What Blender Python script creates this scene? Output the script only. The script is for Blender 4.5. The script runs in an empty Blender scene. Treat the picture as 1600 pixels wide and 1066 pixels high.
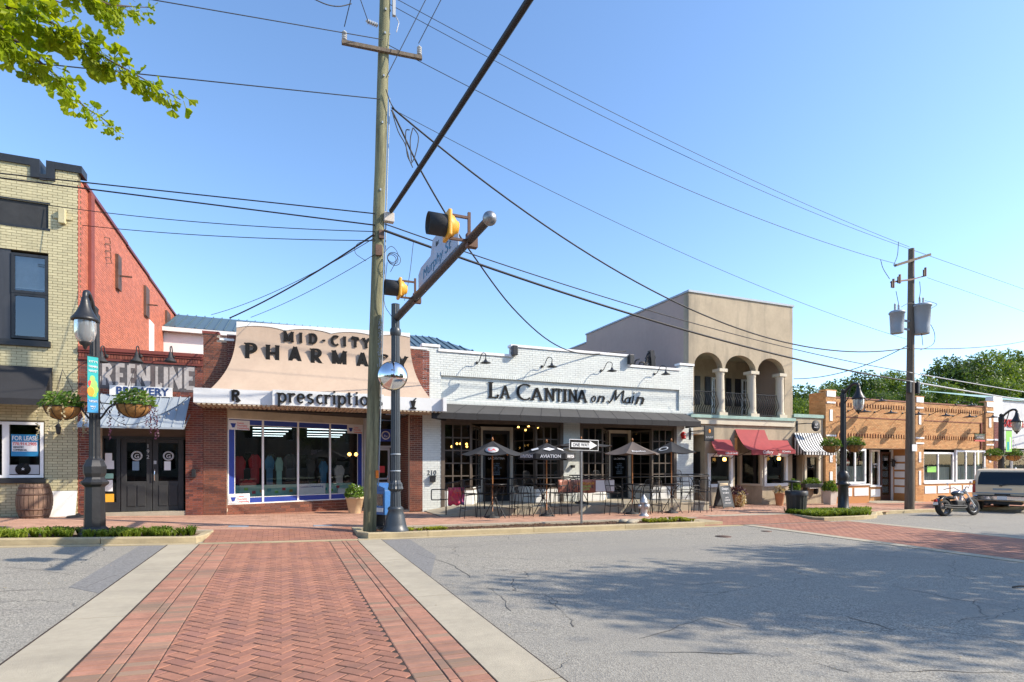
import bpy, math, random
from mathutils import Vector, Matrix, noise
R = random.Random(7)
S = bpy.context.scene
COL = S.collection
# ------------------------------------------------------------------ camera, sky, sun, exposure
FP = 870.0; HV = 724.0; YAW = math.radians(22.48); CH = 1.7
SA, CA = math.sin(YAW), math.cos(YAW)
cd = bpy.data.cameras.new('camera'); cam = bpy.data.objects.new('camera', cd); COL.objects.link(cam)
cd.sensor_width = 36; cd.lens = FP/1600*36; cd.shift_y = (HV-533)/1600
cd.clip_start = .05; cd.clip_end = 4000
cam.location = (0, 0, CH); cam.rotation_euler = (math.pi/2, 0, -YAW); S.camera = cam
SUN = Vector((.857*math.cos(math.radians(36)), -.515*math.cos(math.radians(36)), math.sin(math.radians(36))))
w = bpy.data.worlds.new("World"); S.world = w; w.use_nodes = True
nt = w.node_tree; bg = nt.nodes['Background']
sk = nt.nodes.new('ShaderNodeTexSky'); sk.sky_type = 'NISHITA'; sk.sun_disc = False
sk.sun_elevation = math.radians(36); sk.sun_rotation = math.atan2(SUN.x, SUN.y)
sk.altitude = 200; sk.air_density = 1.0; sk.dust_density = .7; sk.ozone_density = 3.0
hs_ = nt.nodes.new('ShaderNodeHueSaturation'); hs_.inputs['Saturation'].default_value = 1.06; hs_.inputs['Value'].default_value = 1.5; nt.links.new(sk.outputs[0], hs_.inputs['Color']); nt.links.new(hs_.outputs[0], bg.inputs[0]); bg.inputs[1].default_value = .15
sl = bpy.data.lights.new('sun', 'SUN'); so = bpy.data.objects.new('sun', sl); COL.objects.link(so)
sl.energy = 5.0; sl.angle = math.radians(.5); sl.color = (1, .89, .74)
so.rotation_euler = (-SUN).to_track_quat('-Z', 'Y').to_euler(); so.location = (20, -20, 30)
S.view_settings.view_transform = 'Standard'; S.view_settings.look = 'None'
S.view_settings.gamma = 1; S.view_settings.use_curve_mapping = False; S.view_settings.exposure = .5
S.render.engine = 'CYCLES'
YF = 19.1
# ------------------------------------------------------------------ from the picture to the place
def X(u, Y=YF): return Y*math.tan(YAW+math.atan((u-800)/FP))
def dep(x, y): return x*SA+y*CA
def Z(u, v, Y=YF): return CH+(HV-v)/FP*dep(X(u, Y), Y)
def A(u, v, Y=YF): return Vector((X(u, Y), Y, Z(u, v, Y)))
def AX(u, v, x):
    y = x/math.tan(YAW+math.atan((u-800)/FP)); return Vector((x, y, CH+(HV-v)/FP*dep(x, y)))
def soft(t): return math.log1p(math.exp(t)) if t < 20 else t
def rz(x, y=0):
    k = .027-.015*min(1, max(0, (y-13.5)/5.5))
    return -.013*max(-60, min(60, x))+k*(soft(-max(-30, x))-.69)
def sz(x, y=16): return rz(x, y)+.13-.05*min(1, max(0, (y-13.2)/5.9))
# ------------------------------------------------------------------ objects
ORG = {}
def tag(o, label=None, cat=None, group=None, kind=None):
    for k, v in (('label', label), ('category', cat), ('group', group), ('kind', kind)):
        if v: o[k] = v
    return o
def thing(name, label, cat, loc=(0, 0, 0), rz_=0, group=None):
    o = bpy.data.objects.new(name, None); COL.objects.link(o); o.location = loc; o.rotation_euler = (0, 0, rz_)
    o.empty_display_size = .2; ORG[o.name] = Vector(loc); tag(o, label, cat, group); return o
def kids(o): return CH_.get(o.name, [])
CH_ = {}
def setpar(o, p):
    o.parent = p; CH_.setdefault(p.name, []).append(o)
def copy_tree(o, loc=None, rot=None, label=None, group=None, parent=None):
    c = o.copy(); COL.objects.link(c)
    if parent: setpar(c, parent)
    if loc is not None: c.location = loc
    if rot is not None: c.rotation_euler = (0, 0, rot)
    if label: c['label'] = label
    if group: c['group'] = group
    for ch in list(kids(o)): copy_tree(ch, parent=c)
    return c
class MB:
    def __init__(s, M=None): s.v = []; s.f = []; s.m = []; s.M = M; s.k = 0; s.sm = []; s.s = 0
    def add(s, vs, fs):
        b = len(s.v)
        if s.M is not None: vs = [s.M @ Vector(q) for q in vs]
        s.v += [tuple(q) for q in vs]
        for q in fs: s.f.append([b+i for i in q]); s.m.append(s.k); s.sm.append(s.s)
        return s
    def box(s, x0, y0, z0, x1, y1, z1):
        return s.add([(x0,y0,z0),(x1,y0,z0),(x1,y1,z0),(x0,y1,z0),(x0,y0,z1),(x1,y0,z1),(x1,y1,z1),(x0,y1,z1)],
            [(0,3,2,1),(4,5,6,7),(0,1,5,4),(1,2,6,5),(2,3,7,6),(3,0,4,7)])
    def cb(s, c, d, rot=0):
        m = Matrix.Rotation(rot, 3, 'Z'); c = Vector(c); h = [q/2 for q in d]
        vs = [c+m @ Vector((a*h[0], b*h[1], e*h[2])) for e in (-1, 1) for a, b in ((-1,-1),(1,-1),(1,1),(-1,1))]
        return s.add(vs, [(0,3,2,1),(4,5,6,7),(0,1,5,4),(1,2,6,5),(2,3,7,6),(3,0,4,7)])
    def bar(s, p, q, w, h=None, up=(0, 0, 1)):
        p, q = Vector(p), Vector(q); h = h or w; d = (q-p).normalized(); u = Vector(up)
        if abs(d.dot(u)) > .98: u = Vector((0, 1, 0))
        a = d.cross(u).normalized(); b = a.cross(d).normalized(); a = a*w/2; b = b*h/2
        vs = [e+i*a+j*b for e in (p, q) for i, j in ((-1,-1),(1,-1),(1,1),(-1,1))]
        return s.add(vs, [(0,1,2,3),(7,6,5,4),(0,4,5,1),(1,5,6,2),(2,6,7,3),(3,7,4,0)])
    def tube(s, pts, r, n=8, cap=True, closed=False):
        pts = [Vector(p) for p in pts]; N = len(pts); rs = r if isinstance(r, (list, tuple)) else [r]*N
        o = s.s; s.s = 1; u = None; rings = []; vs = []
        for i, p in enumerate(pts):
            if closed: d = pts[(i+1) % N]-pts[i-1]
            else: d = pts[min(i+1, N-1)]-pts[max(i-1, 0)]
            d.normalize()
            if u is None: u = d.orthogonal().normalized()
            else: u = (u-d*u.dot(d)).normalized()
            w_ = d.cross(u)
            for k in range(n):
                a = 2*math.pi*k/n; vs.append(p+rs[i]*(math.cos(a)*u+math.sin(a)*w_))
        fs = []
        for i in range(N if closed else N-1):
            for k in range(n):
                j = (i+1) % N; fs.append((i*n+k, i*n+(k+1) % n, j*n+(k+1) % n, j*n+k))
        s.add(vs, fs)
        if cap and not closed:
            s.s = 0; s.add(vs[:n], [tuple(range(n))[::-1]]); s.add(vs[-n:], [tuple(range(n))])
        s.s = o; return s
    def lathe(s, prof, c=(0, 0, 0), n=20, smooth=1, flute=0, cap=True):
        o = s.s; s.s = smooth; vs = []
        for r, z in prof:
            for k in range(n):
                a = 2*math.pi*k/n; rr = r*(1-(flute if k % 2 else 0)); vs.append((c[0]+rr*math.cos(a), c[1]+rr*math.sin(a), c[2]+z))
        fs = [(i*n+k, i*n+(k+1) % n, (i+1)*n+(k+1) % n, (i+1)*n+k) for i in range(len(prof)-1) for k in range(n)]
        s.add(vs, fs)
        if cap: s.s = 0; s.add(vs[:n], [tuple(range(n))[::-1]]); s.add(vs[-n:], [tuple(range(n))])
        s.s = o; return s
    def prism(s, poly, y0, y1):           # polygon in x,z ; extruded along y
        n = len(poly)
        ar = sum(poly[i][0]*poly[(i+1) % n][1]-poly[(i+1) % n][0]*poly[i][1] for i in range(n))
        if ar < 0: poly = poly[::-1]
        vs = [(x, y0, z) for x, z in poly]+[(x, y1, z) for x, z in poly]
        fs = [tuple(range(n)), tuple(range(2*n-1, n-1, -1))]+[(i, n+i, n+(i+1) % n, (i+1) % n) for i in range(n)]
        return s.add(vs, fs)
    def slab(s, poly, zf0, zf1, side=True):           # polygon in x,y ; heights from functions or numbers
        n = len(poly)
        ar = sum(poly[i][0]*poly[(i+1) % n][1]-poly[(i+1) % n][0]*poly[i][1] for i in range(n))
        if ar < 0: poly = poly[::-1]
        f0 = zf0 if callable(zf0) else (lambda x, y: zf0); f1 = zf1 if callable(zf1) else (lambda x, y: zf1)
        vs = [(x, y, f0(x, y)) for x, y in poly]+[(x, y, f1(x, y)) for x, y in poly]
        fs = [tuple(range(n, 2*n))]+[(i, (i+1) % n, n+(i+1) % n, n+i) for i in range(n)]
        return s.add(vs, fs)
    def quad(s, a, b, c, d): return s.add([a, b, c, d], [(0, 1, 2, 3)])
    def grid(s, P):                      # P[i][j] points
        n = len(P[0]); vs = [q for r in P for q in r]
        return s.add(vs, [(i*n+j, i*n+j+1, (i+1)*n+j+1, (i+1)*n+j) for i in range(len(P)-1) for j in range(n-1)])
    def ball(s, c, r, n=12, sq=(1, 1, 1)):
        prof = [(math.sin(math.pi*i/n), -math.cos(math.pi*i/n)) for i in range(1, n)]
        o = s.s; s.s = 1; m = 2*n; vs = [(c[0]+r*sq[0]*a*math.cos(2*math.pi*k/m), c[1]+r*sq[1]*a*math.sin(2*math.pi*k/m), c[2]+r*sq[2]*b) for a, b in prof for k in range(m)]
        fs = [(i*m+k, i*m+(k+1) % m, (i+1)*m+(k+1) % m, (i+1)*m+k) for i in range(len(prof)-1) for k in range(m)]
        b = len(vs); vs += [(c[0], c[1], c[2]-r*sq[2]), (c[0], c[1], c[2]+r*sq[2])]
        fs += [(b, (k+1) % m, k) for k in range(m)]+[(b+1, (len(prof)-1)*m+k, (len(prof)-1)*m+(k+1) % m) for k in range(m)]
        s.add(vs, fs); s.s = o; return s
    def mesh(s, name):
        me = bpy.data.meshes.new(name); me.from_pydata(s.v, [], s.f)
        me.polygons.foreach_set('material_index', s.m); me.polygons.foreach_set('use_smooth', [bool(q) for q in s.sm]); me.update(); return me
    def build(s, name, mat, parent=None, world=True, bevel=0, sub=0, kind=None, label=None, cat=None, group=None, solid=0):
        if parent is not None and world and parent.name in ORG and ORG[parent.name].length > 0:
            o_ = ORG[parent.name]; s.v = [(q[0]-o_.x, q[1]-o_.y, q[2]-o_.z) for q in s.v]
        me = s.mesh(name)
        for m in (mat if isinstance(mat, (list, tuple)) else [mat]): me.materials.append(m)
        o = bpy.data.objects.new(name, me); COL.objects.link(o)
        ORG[o.name] = ORG.get(parent.name, Vector()) if parent is not None and world else Vector()
        if parent is not None: setpar(o, parent)
        if solid: d = o.modifiers.new('s', 'SOLIDIFY'); d.thickness = solid; d.offset = 0
        if bevel: b = o.modifiers.new('b', 'BEVEL'); b.width = bevel; b.segments = 2; b.limit_method = 'ANGLE'; b.angle_limit = .7; b.harden_normals = False
        if sub: d = o.modifiers.new('d', 'SUBSURF'); d.levels = sub; d.render_levels = sub
        tag(o, label, cat, group, kind); return o
def arc(cx, cz, rx, rz_, a0, a1, n=12):
    return [(cx+rx*math.cos(math.radians(a0+(a1-a0)*i/n)), cz+rz_*math.sin(math.radians(a0+(a1-a0)*i/n))) for i in range(n+1)]
def curve(pts, n=8):                     # Catmull-Rom through points
    P = [Vector(p) for p in pts]; P = [2*P[0]-P[1]]+P+[2*P[-1]-P[-2]]; out = []
    for i in range(1, len(P)-2):
        for k in range(n):
            t = k/n; a, b, c, d = P[i-1:i+3]
            out.append(.5*((2*b)+(c-a)*t+(2*a-5*b+4*c-d)*t*t+(-a+3*b-3*c+d)*t**3))
    return out+[P[-2]]
# ------------------------------------------------------------------ materials
def nd(t, n, **k):
    q = t.nodes.new(n)
    for a, b in k.items(): setattr(q, a, b)
    return q
def mk(name):
    m = bpy.data.materials.new(name); m.use_nodes = True; t = m.node_tree; return m, t, t.nodes['Principled BSDF']
def ramp(t, fac, stops):
    r = nd(t, 'ShaderNodeValToRGB'); e = r.color_ramp.elements
    while len(e) < len(stops): e.new(.5)
    for q, (p, c) in zip(e, stops): q.position = p; q.color = (c, c, c, 1) if not isinstance(c, (tuple, list)) else (*c, 1)
    t.links.new(fac, r.inputs[0]); return r.outputs[0]
def mixc(t, fac, a, b, mode='MIX'):
    m = nd(t, 'ShaderNodeMix', data_type='RGBA', blend_type=mode)
    for i, q in ((0, fac), (6, a), (7, b)):
        if isinstance(q, (int, float)): m.inputs[i].default_value = q
        elif isinstance(q, tuple): m.inputs[i].default_value = (*q, 1) if len(q) == 3 else q
        else: t.links.new(q, m.inputs[i])
    return m.outputs[2]
def noi(t, scale, det=4, vec=None, rough=.6, stretch=None):
    if vec is None: vec = nd(t, 'ShaderNodeTexCoord').outputs['Object']
    if stretch:
        mp = nd(t, 'ShaderNodeMapping'); mp.inputs['Scale'].default_value = stretch; t.links.new(vec, mp.inputs[0]); vec = mp.outputs[0]
    n = nd(t, 'ShaderNodeTexNoise'); n.inputs['Scale'].default_value = scale; n.inputs['Detail'].default_value = det; n.inputs['Roughness'].default_value = rough
    t.links.new(vec, n.inputs['Vector']); return n.outputs['Fac']
def mth(t, op, a, b=None):
    m = nd(t, 'ShaderNodeMath', operation=op)
    for i, q in enumerate((a, b)):
        if q is None: continue
        if isinstance(q, (int, float)): m.inputs[i].default_value = q
        else: t.links.new(q, m.inputs[i])
    return m.outputs[0]
def pm(name, col, rough=.6, metal=0, var=.15, vs=2.5, bump=0, bs=60, island=0, col2=None, spec=.5, stretch=None, stain=0, stain_col=(.05, .045, .035), coat=0, world=False):
    m, t, b = mk(name); col = tuple(col)
    vec = nd(t, 'ShaderNodeNewGeometry').outputs['Position'] if world else None
    n1 = noi(t, vs, 5, vec, stretch=stretch); n2 = noi(t, vs*9, 4, vec, stretch=stretch)
    s = mth(t, 'ADD', mth(t, 'MULTIPLY', n1, .65), mth(t, 'MULTIPLY', n2, .35))
    lo = tuple(max(0, c*(1-var)) for c in col); hi = tuple(c*(1+var) for c in col)
    c = mixc(t, ramp(t, s, [(.35, 0), (.65, 1)]), lo, hi)
    if island:
        g = nd(t, 'ShaderNodeNewGeometry').outputs['Random Per Island']; oi = nd(t, 'ShaderNodeObjectInfo').outputs['Random']
        rn = mth(t, 'FRACT', mth(t, 'ADD', g, oi))
        if col2: c = mixc(t, ramp(t, rn, [(.62, 0), (.9, 1)]), c, tuple(col2))
        hs = nd(t, 'ShaderNodeHueSaturation'); t.links.new(c, hs.inputs['Color'])
        t.links.new(mth(t, 'ADD', mth(t, 'MULTIPLY', mth(t, 'FRACT', mth(t, 'MULTIPLY', rn, 7.3)), island*2), 1-island), hs.inputs['Value']); c = hs.outputs[0]
    if stain:
        sn = noi(t, .9, 6, vec, .7, stretch=(.4, 1.8, 1) if world else (1.6, 1.6, .22)); c = mixc(t, mth(t, 'MULTIPLY', ramp(t, sn, [(.48, 0), (.72, 1)]), stain), c, tuple(stain_col))
    t.links.new(c, b.inputs['Base Color'])
    b.inputs['Metallic'].default_value = metal; b.inputs['Specular IOR Level'].default_value = spec; b.inputs['Coat Weight'].default_value = coat
    t.links.new(mth(t, 'ADD', mth(t, 'MULTIPLY', mth(t, 'SUBTRACT', n2, .5), .25), rough), b.inputs['Roughness'])
    if bump:
        bp = nd(t, 'ShaderNodeBump'); bp.inputs['Strength'].default_value = bump; bp.inputs['Distance'].default_value = .01
        t.links.new(noi(t, bs, 6, vec, .7, stretch=stretch), bp.inputs['Height']); t.links.new(bp.outputs[0], b.inputs['Normal'])
    return m
def emi(name, col, st):
    m, t, b = mk(name); b.inputs['Base Color'].default_value = (*col, 1); b.inputs['Emission Color'].default_value = (*col, 1); b.inputs['Emission Strength'].default_value = st; return m
def glass(name, tint=(.75, .8, .8), refl=.1, rough=.015, wob=.04):
    m = bpy.data.materials.new(name); m.use_nodes = True; t = m.node_tree; t.nodes.clear()
    o = nd(t, 'ShaderNodeOutputMaterial'); tr = nd(t, 'ShaderNodeBsdfTransparent'); tr.inputs[0].default_value = (*tint, 1)
    g = nd(t, 'ShaderNodeBsdfGlossy'); g.inputs['Roughness'].default_value = rough; g.inputs[0].default_value = (.9, .95, 1, 1)
    bp = nd(t, 'ShaderNodeBump'); bp.inputs['Strength'].default_value = wob; bp.inputs['Distance'].default_value = .02; t.links.new(noi(t, 1.3, 2), bp.inputs['Height']); t.links.new(bp.outputs[0], g.inputs['Normal'])
    f = nd(t, 'ShaderNodeFresnel'); f.inputs[0].default_value = 1.5
    mx = nd(t, 'ShaderNodeMixShader'); t.links.new(mth(t, 'ADD', mth(t, 'MULTIPLY', f.outputs[0], .75), refl), mx.inputs[0]); t.links.new(tr.outputs[0], mx.inputs[1]); t.links.new(g.outputs[0], mx.inputs[2]); t.links.new(mx.outputs[0], o.inputs[0]); return m
M = {}
M['ybrick'] = pm('yellow painted brick', (.5, .45, .27), .55, island=.09, var=.08, bump=.25, bs=50, stain=.12)
M['ymortar'] = pm('yellow mortar', (.17, .14, .075), .8, bump=.2)
M['rpaint'] = pm('red painted brick', (.46, .14, .075), .6, island=.14, var=.1, bump=.3, stain=.12, stain_col=(.3, .1, .08))
M['rpmortar'] = pm('red painted mortar', (.2, .045, .03), .7)
M['rbrick'] = pm('red brick', (.2, .055, .032), .75, island=.28, var=.15, bump=.4, col2=(.11, .035, .028))
M['rmortar'] = pm('grey mortar', (.52, .44, .36), .9, bump=.3)
M['bbrick'] = pm('brown brick', (.185, .062, .034), .75, island=.2, var=.15, bump=.4, col2=(.12, .045, .03))
M['bmortar'] = pm('brown mortar', (.52, .43, .33), .9)
M['obrick'] = pm('orange brick', (.52, .275, .105), .75, island=.14, var=.1, bump=.3, col2=(.46, .21, .07))
M['omortar'] = pm('orange mortar', (.45, .29, .16), .9)
M['dbrick'] = pm('dark red brick', (.16, .035, .025), .75, island=.2, bump=.3)
M['wbrick'] = pm('white painted brick', (.64, .67, .63), .5, island=.035, var=.04, bump=.2, stain=.08, stain_col=(.5, .5, .45))
M['wmortar'] = pm('white painted mortar', (.48, .5, .48), .6)
M['white'] = pm('white paint', (.75, .75, .72), .45, var=.05, stain=.08, stain_col=(.4, .38, .33))
M['cream'] = pm('cream paint', (.62, .56, .45), .5, var=.06, stain=.1)
M['black'] = pm('black paint', (.02, .021, .023), .42, var=.25, bump=.05)
M['blackm'] = pm('matt black', (.028, .029, .03), .7, var=.3, bump=.1)
M['iron'] = pm('black iron', (.016, .016, .018), .4, metal=.3, var=.3)
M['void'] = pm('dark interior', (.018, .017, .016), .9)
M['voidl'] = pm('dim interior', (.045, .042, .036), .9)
M['tan'] = pm('tan stucco sign', (.47, .355, .262), .75, var=.07, vs=1.2, bump=.35, bs=25, stain=.35, stain_col=(.38, .27, .2))
M['fascia'] = pm('white metal fascia', (.68, .69, .68), .4, var=.04, stain=.15, stain_col=(.45, .42, .36))
M['letter'] = pm('black letters', (.011, .010, .009), .6, var=.2, spec=.2)
M['stucco'] = pm('grey tan stucco', (.42, .345, .24), .85, var=.16, vs=.9, bump=.5, bs=30, stain=.75, stain_col=(.17, .15, .115))
M['stuccop'] = pm('pinkish stucco', (.44, .33, .28), .85, var=.07, vs=.7, bump=.5, bs=30, stain=.2, stain_col=(.3, .23, .2))
M['stuccol'] = pm('light stucco', (.6, .54, .42), .85, var=.07, bump=.3, bs=30, stain=.15, stain_col=(.35, .3, .22))
M['copper'] = pm('green flashing', (.28, .42, .36), .6, var=.2, stain=.3)
M['conc'] = pm('concrete', (.385, .34, .255), .9, var=.13, vs=1.4, bump=.5, bs=70, stain=.35, stain_col=(.2, .18, .14), world=True)
M['kerb'] = pm('kerb concrete', (.42, .345, .21), .9, var=.16, vs=2, bump=.6, bs=60, stain=.5, stain_col=(.13, .11, .075), world=True)
M['awnb'] = pm('charcoal canvas', (.02, .02, .022), .85, var=.15, bump=.2, bs=120)
M['awng'] = pm('grey canvas', (.062, .061, .059), .85, var=.12, bump=.2, bs=120)
M['awnr'] = pm('red canvas', (.3, .036, .04), .8, var=.14, bump=.2, bs=120)
M['galv'] = pm('galvanised metal', (.3, .345, .385), .55, metal=.1, var=.07, stain=.12, stain_col=(.25, .25, .24))
M['steel'] = pm('grey steel', (.28, .29, .3), .4, metal=.8, var=.15)
M['chrome'] = pm('chrome', (.8, .8, .82), .08, metal=1, var=.03)
M['seam'] = pm('blue grey metal roof', (.1, .15, .17), .4, metal=.3, var=.1)
M['wood'] = pm('weathered pole wood', (.19, .18, .1), .85, var=.6, vs=3, bump=1, bs=30, stretch=(4, 4, .25), stain=.5, stain_col=(.06, .075, .03))
M['wood2'] = pm('grey brown pole wood', (.14, .11, .08), .85, var=.4, vs=3, bump=1, bs=30, stretch=(4, 4, .25))
M['brown'] = pm('grey brown window wood', (.105, .08, .06), .6, var=.2, stretch=(3, 3, .4))
M['umbw'] = pm('umbrella pole wood', (.4, .16, .05), .5)
M['barrel'] = pm('barrel oak', (.17, .105, .07), .75, var=.4, vs=4, bump=.6, stretch=(4, 4, .4), island=.25)
M['rust'] = pm('rusty iron', (.12, .07, .05), .6, metal=.4, var=.4)
M['coir'] = pm('coir liner', (.3, .15, .045), .95, var=.35, vs=14, bump=1, bs=90)
M['yel'] = pm('signal yellow', (.72, .36, .03), .45, var=.08, stain=.1)
M['blue'] = pm('blue enamel', (.02, .05, .3), .4, var=.06)
M['blueb'] = pm('newspaper box blue', (.03, .14, .38), .4, var=.08)
M['slate'] = pm('blue grey paint', (.18, .26, .34), .5, var=.1)
M['terra'] = pm('terracotta', (.45, .22, .11), .8, var=.15)
M['pot'] = pm('cream clay pot', (.62, .47, .28), .7, var=.1, stain=.2)
M['planter'] = pm('pale stone planter', (.55, .5, .44), .8, var=.1, stain=.2)
M['mulch'] = pm('bark mulch', (.1, .055, .03), .95, var=.5, vs=12, bump=1, bs=60)
M['hydrant'] = pm('aluminium hydrant paint', (.5, .51, .52), .4, metal=.5, var=.12, stain=.3)
M['red'] = pm('red enamel', (.5, .02, .02), .35, var=.05)
M['bin'] = pm('dark bin plastic', (.018, .022, .02), .5, var=.2)
M['curtain'] = pm('pale curtain', (.38, .42, .4), .9, var=.12, stretch=(14, 14, .2), vs=3)
M['blind'] = pm('window blind', (.75, .8, .82), .6)
M['poster'] = pm('white poster', (.75, .75, .75), .6, var=.03)
M['pblue'] = pm('poster blue', (.02, .22, .45), .5, var=.05)
M['teal'] = pm('banner teal', (.0, .32, .33), .6, var=.03)
M['pgreen'] = pm('banner green', (.25, .6, .1), .6, var=.2)
M['porange'] = pm('banner orange', (.85, .3, .02), .6, var=.2)
M['pred'] = pm('banner red', (.65, .05, .05), .6, var=.1)
M['mint'] = pm('mint cloth', (.35, .62, .5), .9, var=.12)
M['shirtr'] = pm('dark red shirt', (.4, .03, .035), .9, var=.2)
M['shirtb'] = pm('dark blue shirt', (.06, .2, .33), .9, var=.2)
M['taupe'] = pm('faded taupe canvas', (.11, .085, .072), .85, var=.1)
M['gray'] = pm('light grey plastic', (.42, .43, .44), .5, var=.08)
M['white2'] = pm('bright white paint', (.82, .82, .8), .5, var=.03)
M['glass'] = glass('window glass', (.78, .82, .81), .0)
M['glassp'] = glass('shop front glass', (.8, .84, .83), .035)
M['glassd'] = glass('dark window glass', (.58, .62, .62), .005)
M['glassr'] = glass('sky reflecting glass', (.6, .65, .66), .13)
M['globe'] = pm('frosted lamp globe', (.34, .36, .37), .12, var=.05, coat=.5); M['globe'].node_tree.nodes['Principled BSDF'].inputs['Transmission Weight'].default_value = .45
M['crack'] = pm('road crack dirt', (.1, .095, .085), .95)
M['tube'] = emi('fluorescent tube', (.8, .95, 1), 2)
M['bulb'] = emi('warm bulb', (1, .5, .12), 5)
M['wire'] = pm('black cable', (.012, .012, .014), .6)
M['wiret'] = pm('weathered cable', (.07, .07, .075), .5, metal=.3)
def leafmat(name, a, b, tr=.35, rough=.5):
    m = bpy.data.materials.new(name); m.use_nodes = True; t = m.node_tree; p = t.nodes['Principled BSDF']
    g = nd(t, 'ShaderNodeNewGeometry').outputs['Random Per Island']; oi = nd(t, 'ShaderNodeObjectInfo').outputs['Random']
    c = mixc(t, mth(t, 'FRACT', mth(t, 'ADD', g, oi)), a, b); c = mixc(t, ramp(t, noi(t, .7, 3), [(.35, 0), (.65, 1)]), c, tuple(q*.62 for q in a))
    t.links.new(c, p.inputs['Base Color']); p.inputs['Roughness'].default_value = rough; p.inputs['Specular IOR Level'].default_value = .3
    tl = nd(t, 'ShaderNodeBsdfTranslucent'); t.links.new(mixc(t, 1.0, c, (1.6, 1.5, .5), 'MULTIPLY'), tl.inputs[0]); mx = nd(t, 'ShaderNodeMixShader'); mx.inputs[0].default_value = tr
    t.links.new(p.outputs[0], mx.inputs[1]); t.links.new(tl.outputs[0], mx.inputs[2]); t.links.new(mx.outputs[0], t.nodes['Material Output'].inputs[0]); return m
M['leaf'] = leafmat('tree leaves', (.1, .17, .03), (.2, .27, .05), .4)
M['leafd'] = leafmat('dark tree leaves', (.06, .11, .028), (.12, .18, .04), .4)
M['ginkgo'] = leafmat('ginkgo leaves', (.22, .33, .012), (.42, .48, .03), .5)
M['grass'] = leafmat('liriope grass', (.13, .22, .02), (.38, .44, .07), .35)
M['yflow'] = leafmat('yellow green tuft', (.4, .42, .03), (.25, .3, .03), .2)
M['basket'] = leafmat('basket plants', (.08, .18, .02), (.24, .34, .06), .3)
M['pflow'] = leafmat('pale blossom', (.5, .42, .25), (.6, .5, .4), .2)
M['purple'] = leafmat('dark purple leaves', (.07, .02, .05), (.12, .05, .06), .2)
# ground materials
def asphalt():
    m, t, b = mk('worn asphalt'); P = nd(t, 'ShaderNodeNewGeometry').outputs['Position']
    v = nd(t, 'ShaderNodeTexVoronoi'); v.inputs['Scale'].default_value = 70; t.links.new(P, v.inputs['Vector'])
    n = noi(t, .35, 6, P, .65); n2 = noi(t, 2.2, 5, P); n3 = noi(t, 160, 3, P)
    c = mixc(t, ramp(t, v.outputs['Color'], [(.15, 0), (.85, 1)]), (.185, .17, .143), (.53, .495, .41))
    c = mixc(t, ramp(t, n3, [(.42, 0), (.62, 1)]), mixc(t, 1.0, c, (.6, .6, .6), 'MULTIPLY'), c)
    c = mixc(t, ramp(t, n, [(.36, .7), (.62, 0)]), c, (.25, .235, .2))
    c = mixc(t, ramp(t, n2, [(.56, 0), (.78, .3)]), c, (.19, .19, .185))
    st = noi(t, .55, 5, P, .6, stretch=(.25, 2.2, 1)); c = mixc(t, ramp(t, st, [(.5, 0), (.75, .35)]), c, (.17, .16, .15))
    # cracks
    wn = nd(t, 'ShaderNodeTexNoise'); wn.inputs['Scale'].default_value = 1.6; wn.inputs['Detail'].default_value = 6; t.links.new(P, wn.inputs['Vector'])
    add = nd(t, 'ShaderNodeVectorMath', operation='MULTIPLY_ADD'); t.links.new(wn.outputs['Color'], add.inputs[0]); add.inputs[1].default_value = (.7, .7, .7); t.links.new(P, add.inputs[2])
    mp = nd(t, 'ShaderNodeMapping'); mp.inputs['Scale'].default_value = (.8, 1.7, 0); mp.inputs['Location'].default_value = (3.3, 1.2, 0); t.links.new(add.outputs[0], mp.inputs[0])
    e = nd(t, 'ShaderNodeTexVoronoi', feature='DISTANCE_TO_EDGE'); e.inputs['Scale'].default_value = .33; t.links.new(mp.outputs[0], e.inputs['Vector'])
    msk = ramp(t, noi(t, .3, 2, P), [(.42, 0), (.5, 1)])
    cr = mth(t, 'MULTIPLY', ramp(t, e.outputs['Distance'], [(0, .75), (.0012, .5), (.003, 0)]), msk)
    c = mixc(t, cr, c, (.07, .066, .06)); t.links.new(c, b.inputs['Base Color']); b.inputs['Roughness'].default_value = .85
    bp = nd(t, 'ShaderNodeBump'); bp.inputs['Strength'].default_value = .7; bp.inputs['Distance'].default_value = .006
    h = mth(t, 'SUBTRACT', v.outputs['Distance'], mth(t, 'MULTIPLY', cr, 3)); t.links.new(h, bp.inputs['Height']); t.links.new(bp.outputs[0], b.inputs['Normal']); return m
M['asphalt'] = asphalt()
M['patch'] = pm('newer asphalt patch', (.205, .2, .19), .9, var=.35, vs=30, bump=.8, bs=160, world=True)
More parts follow.
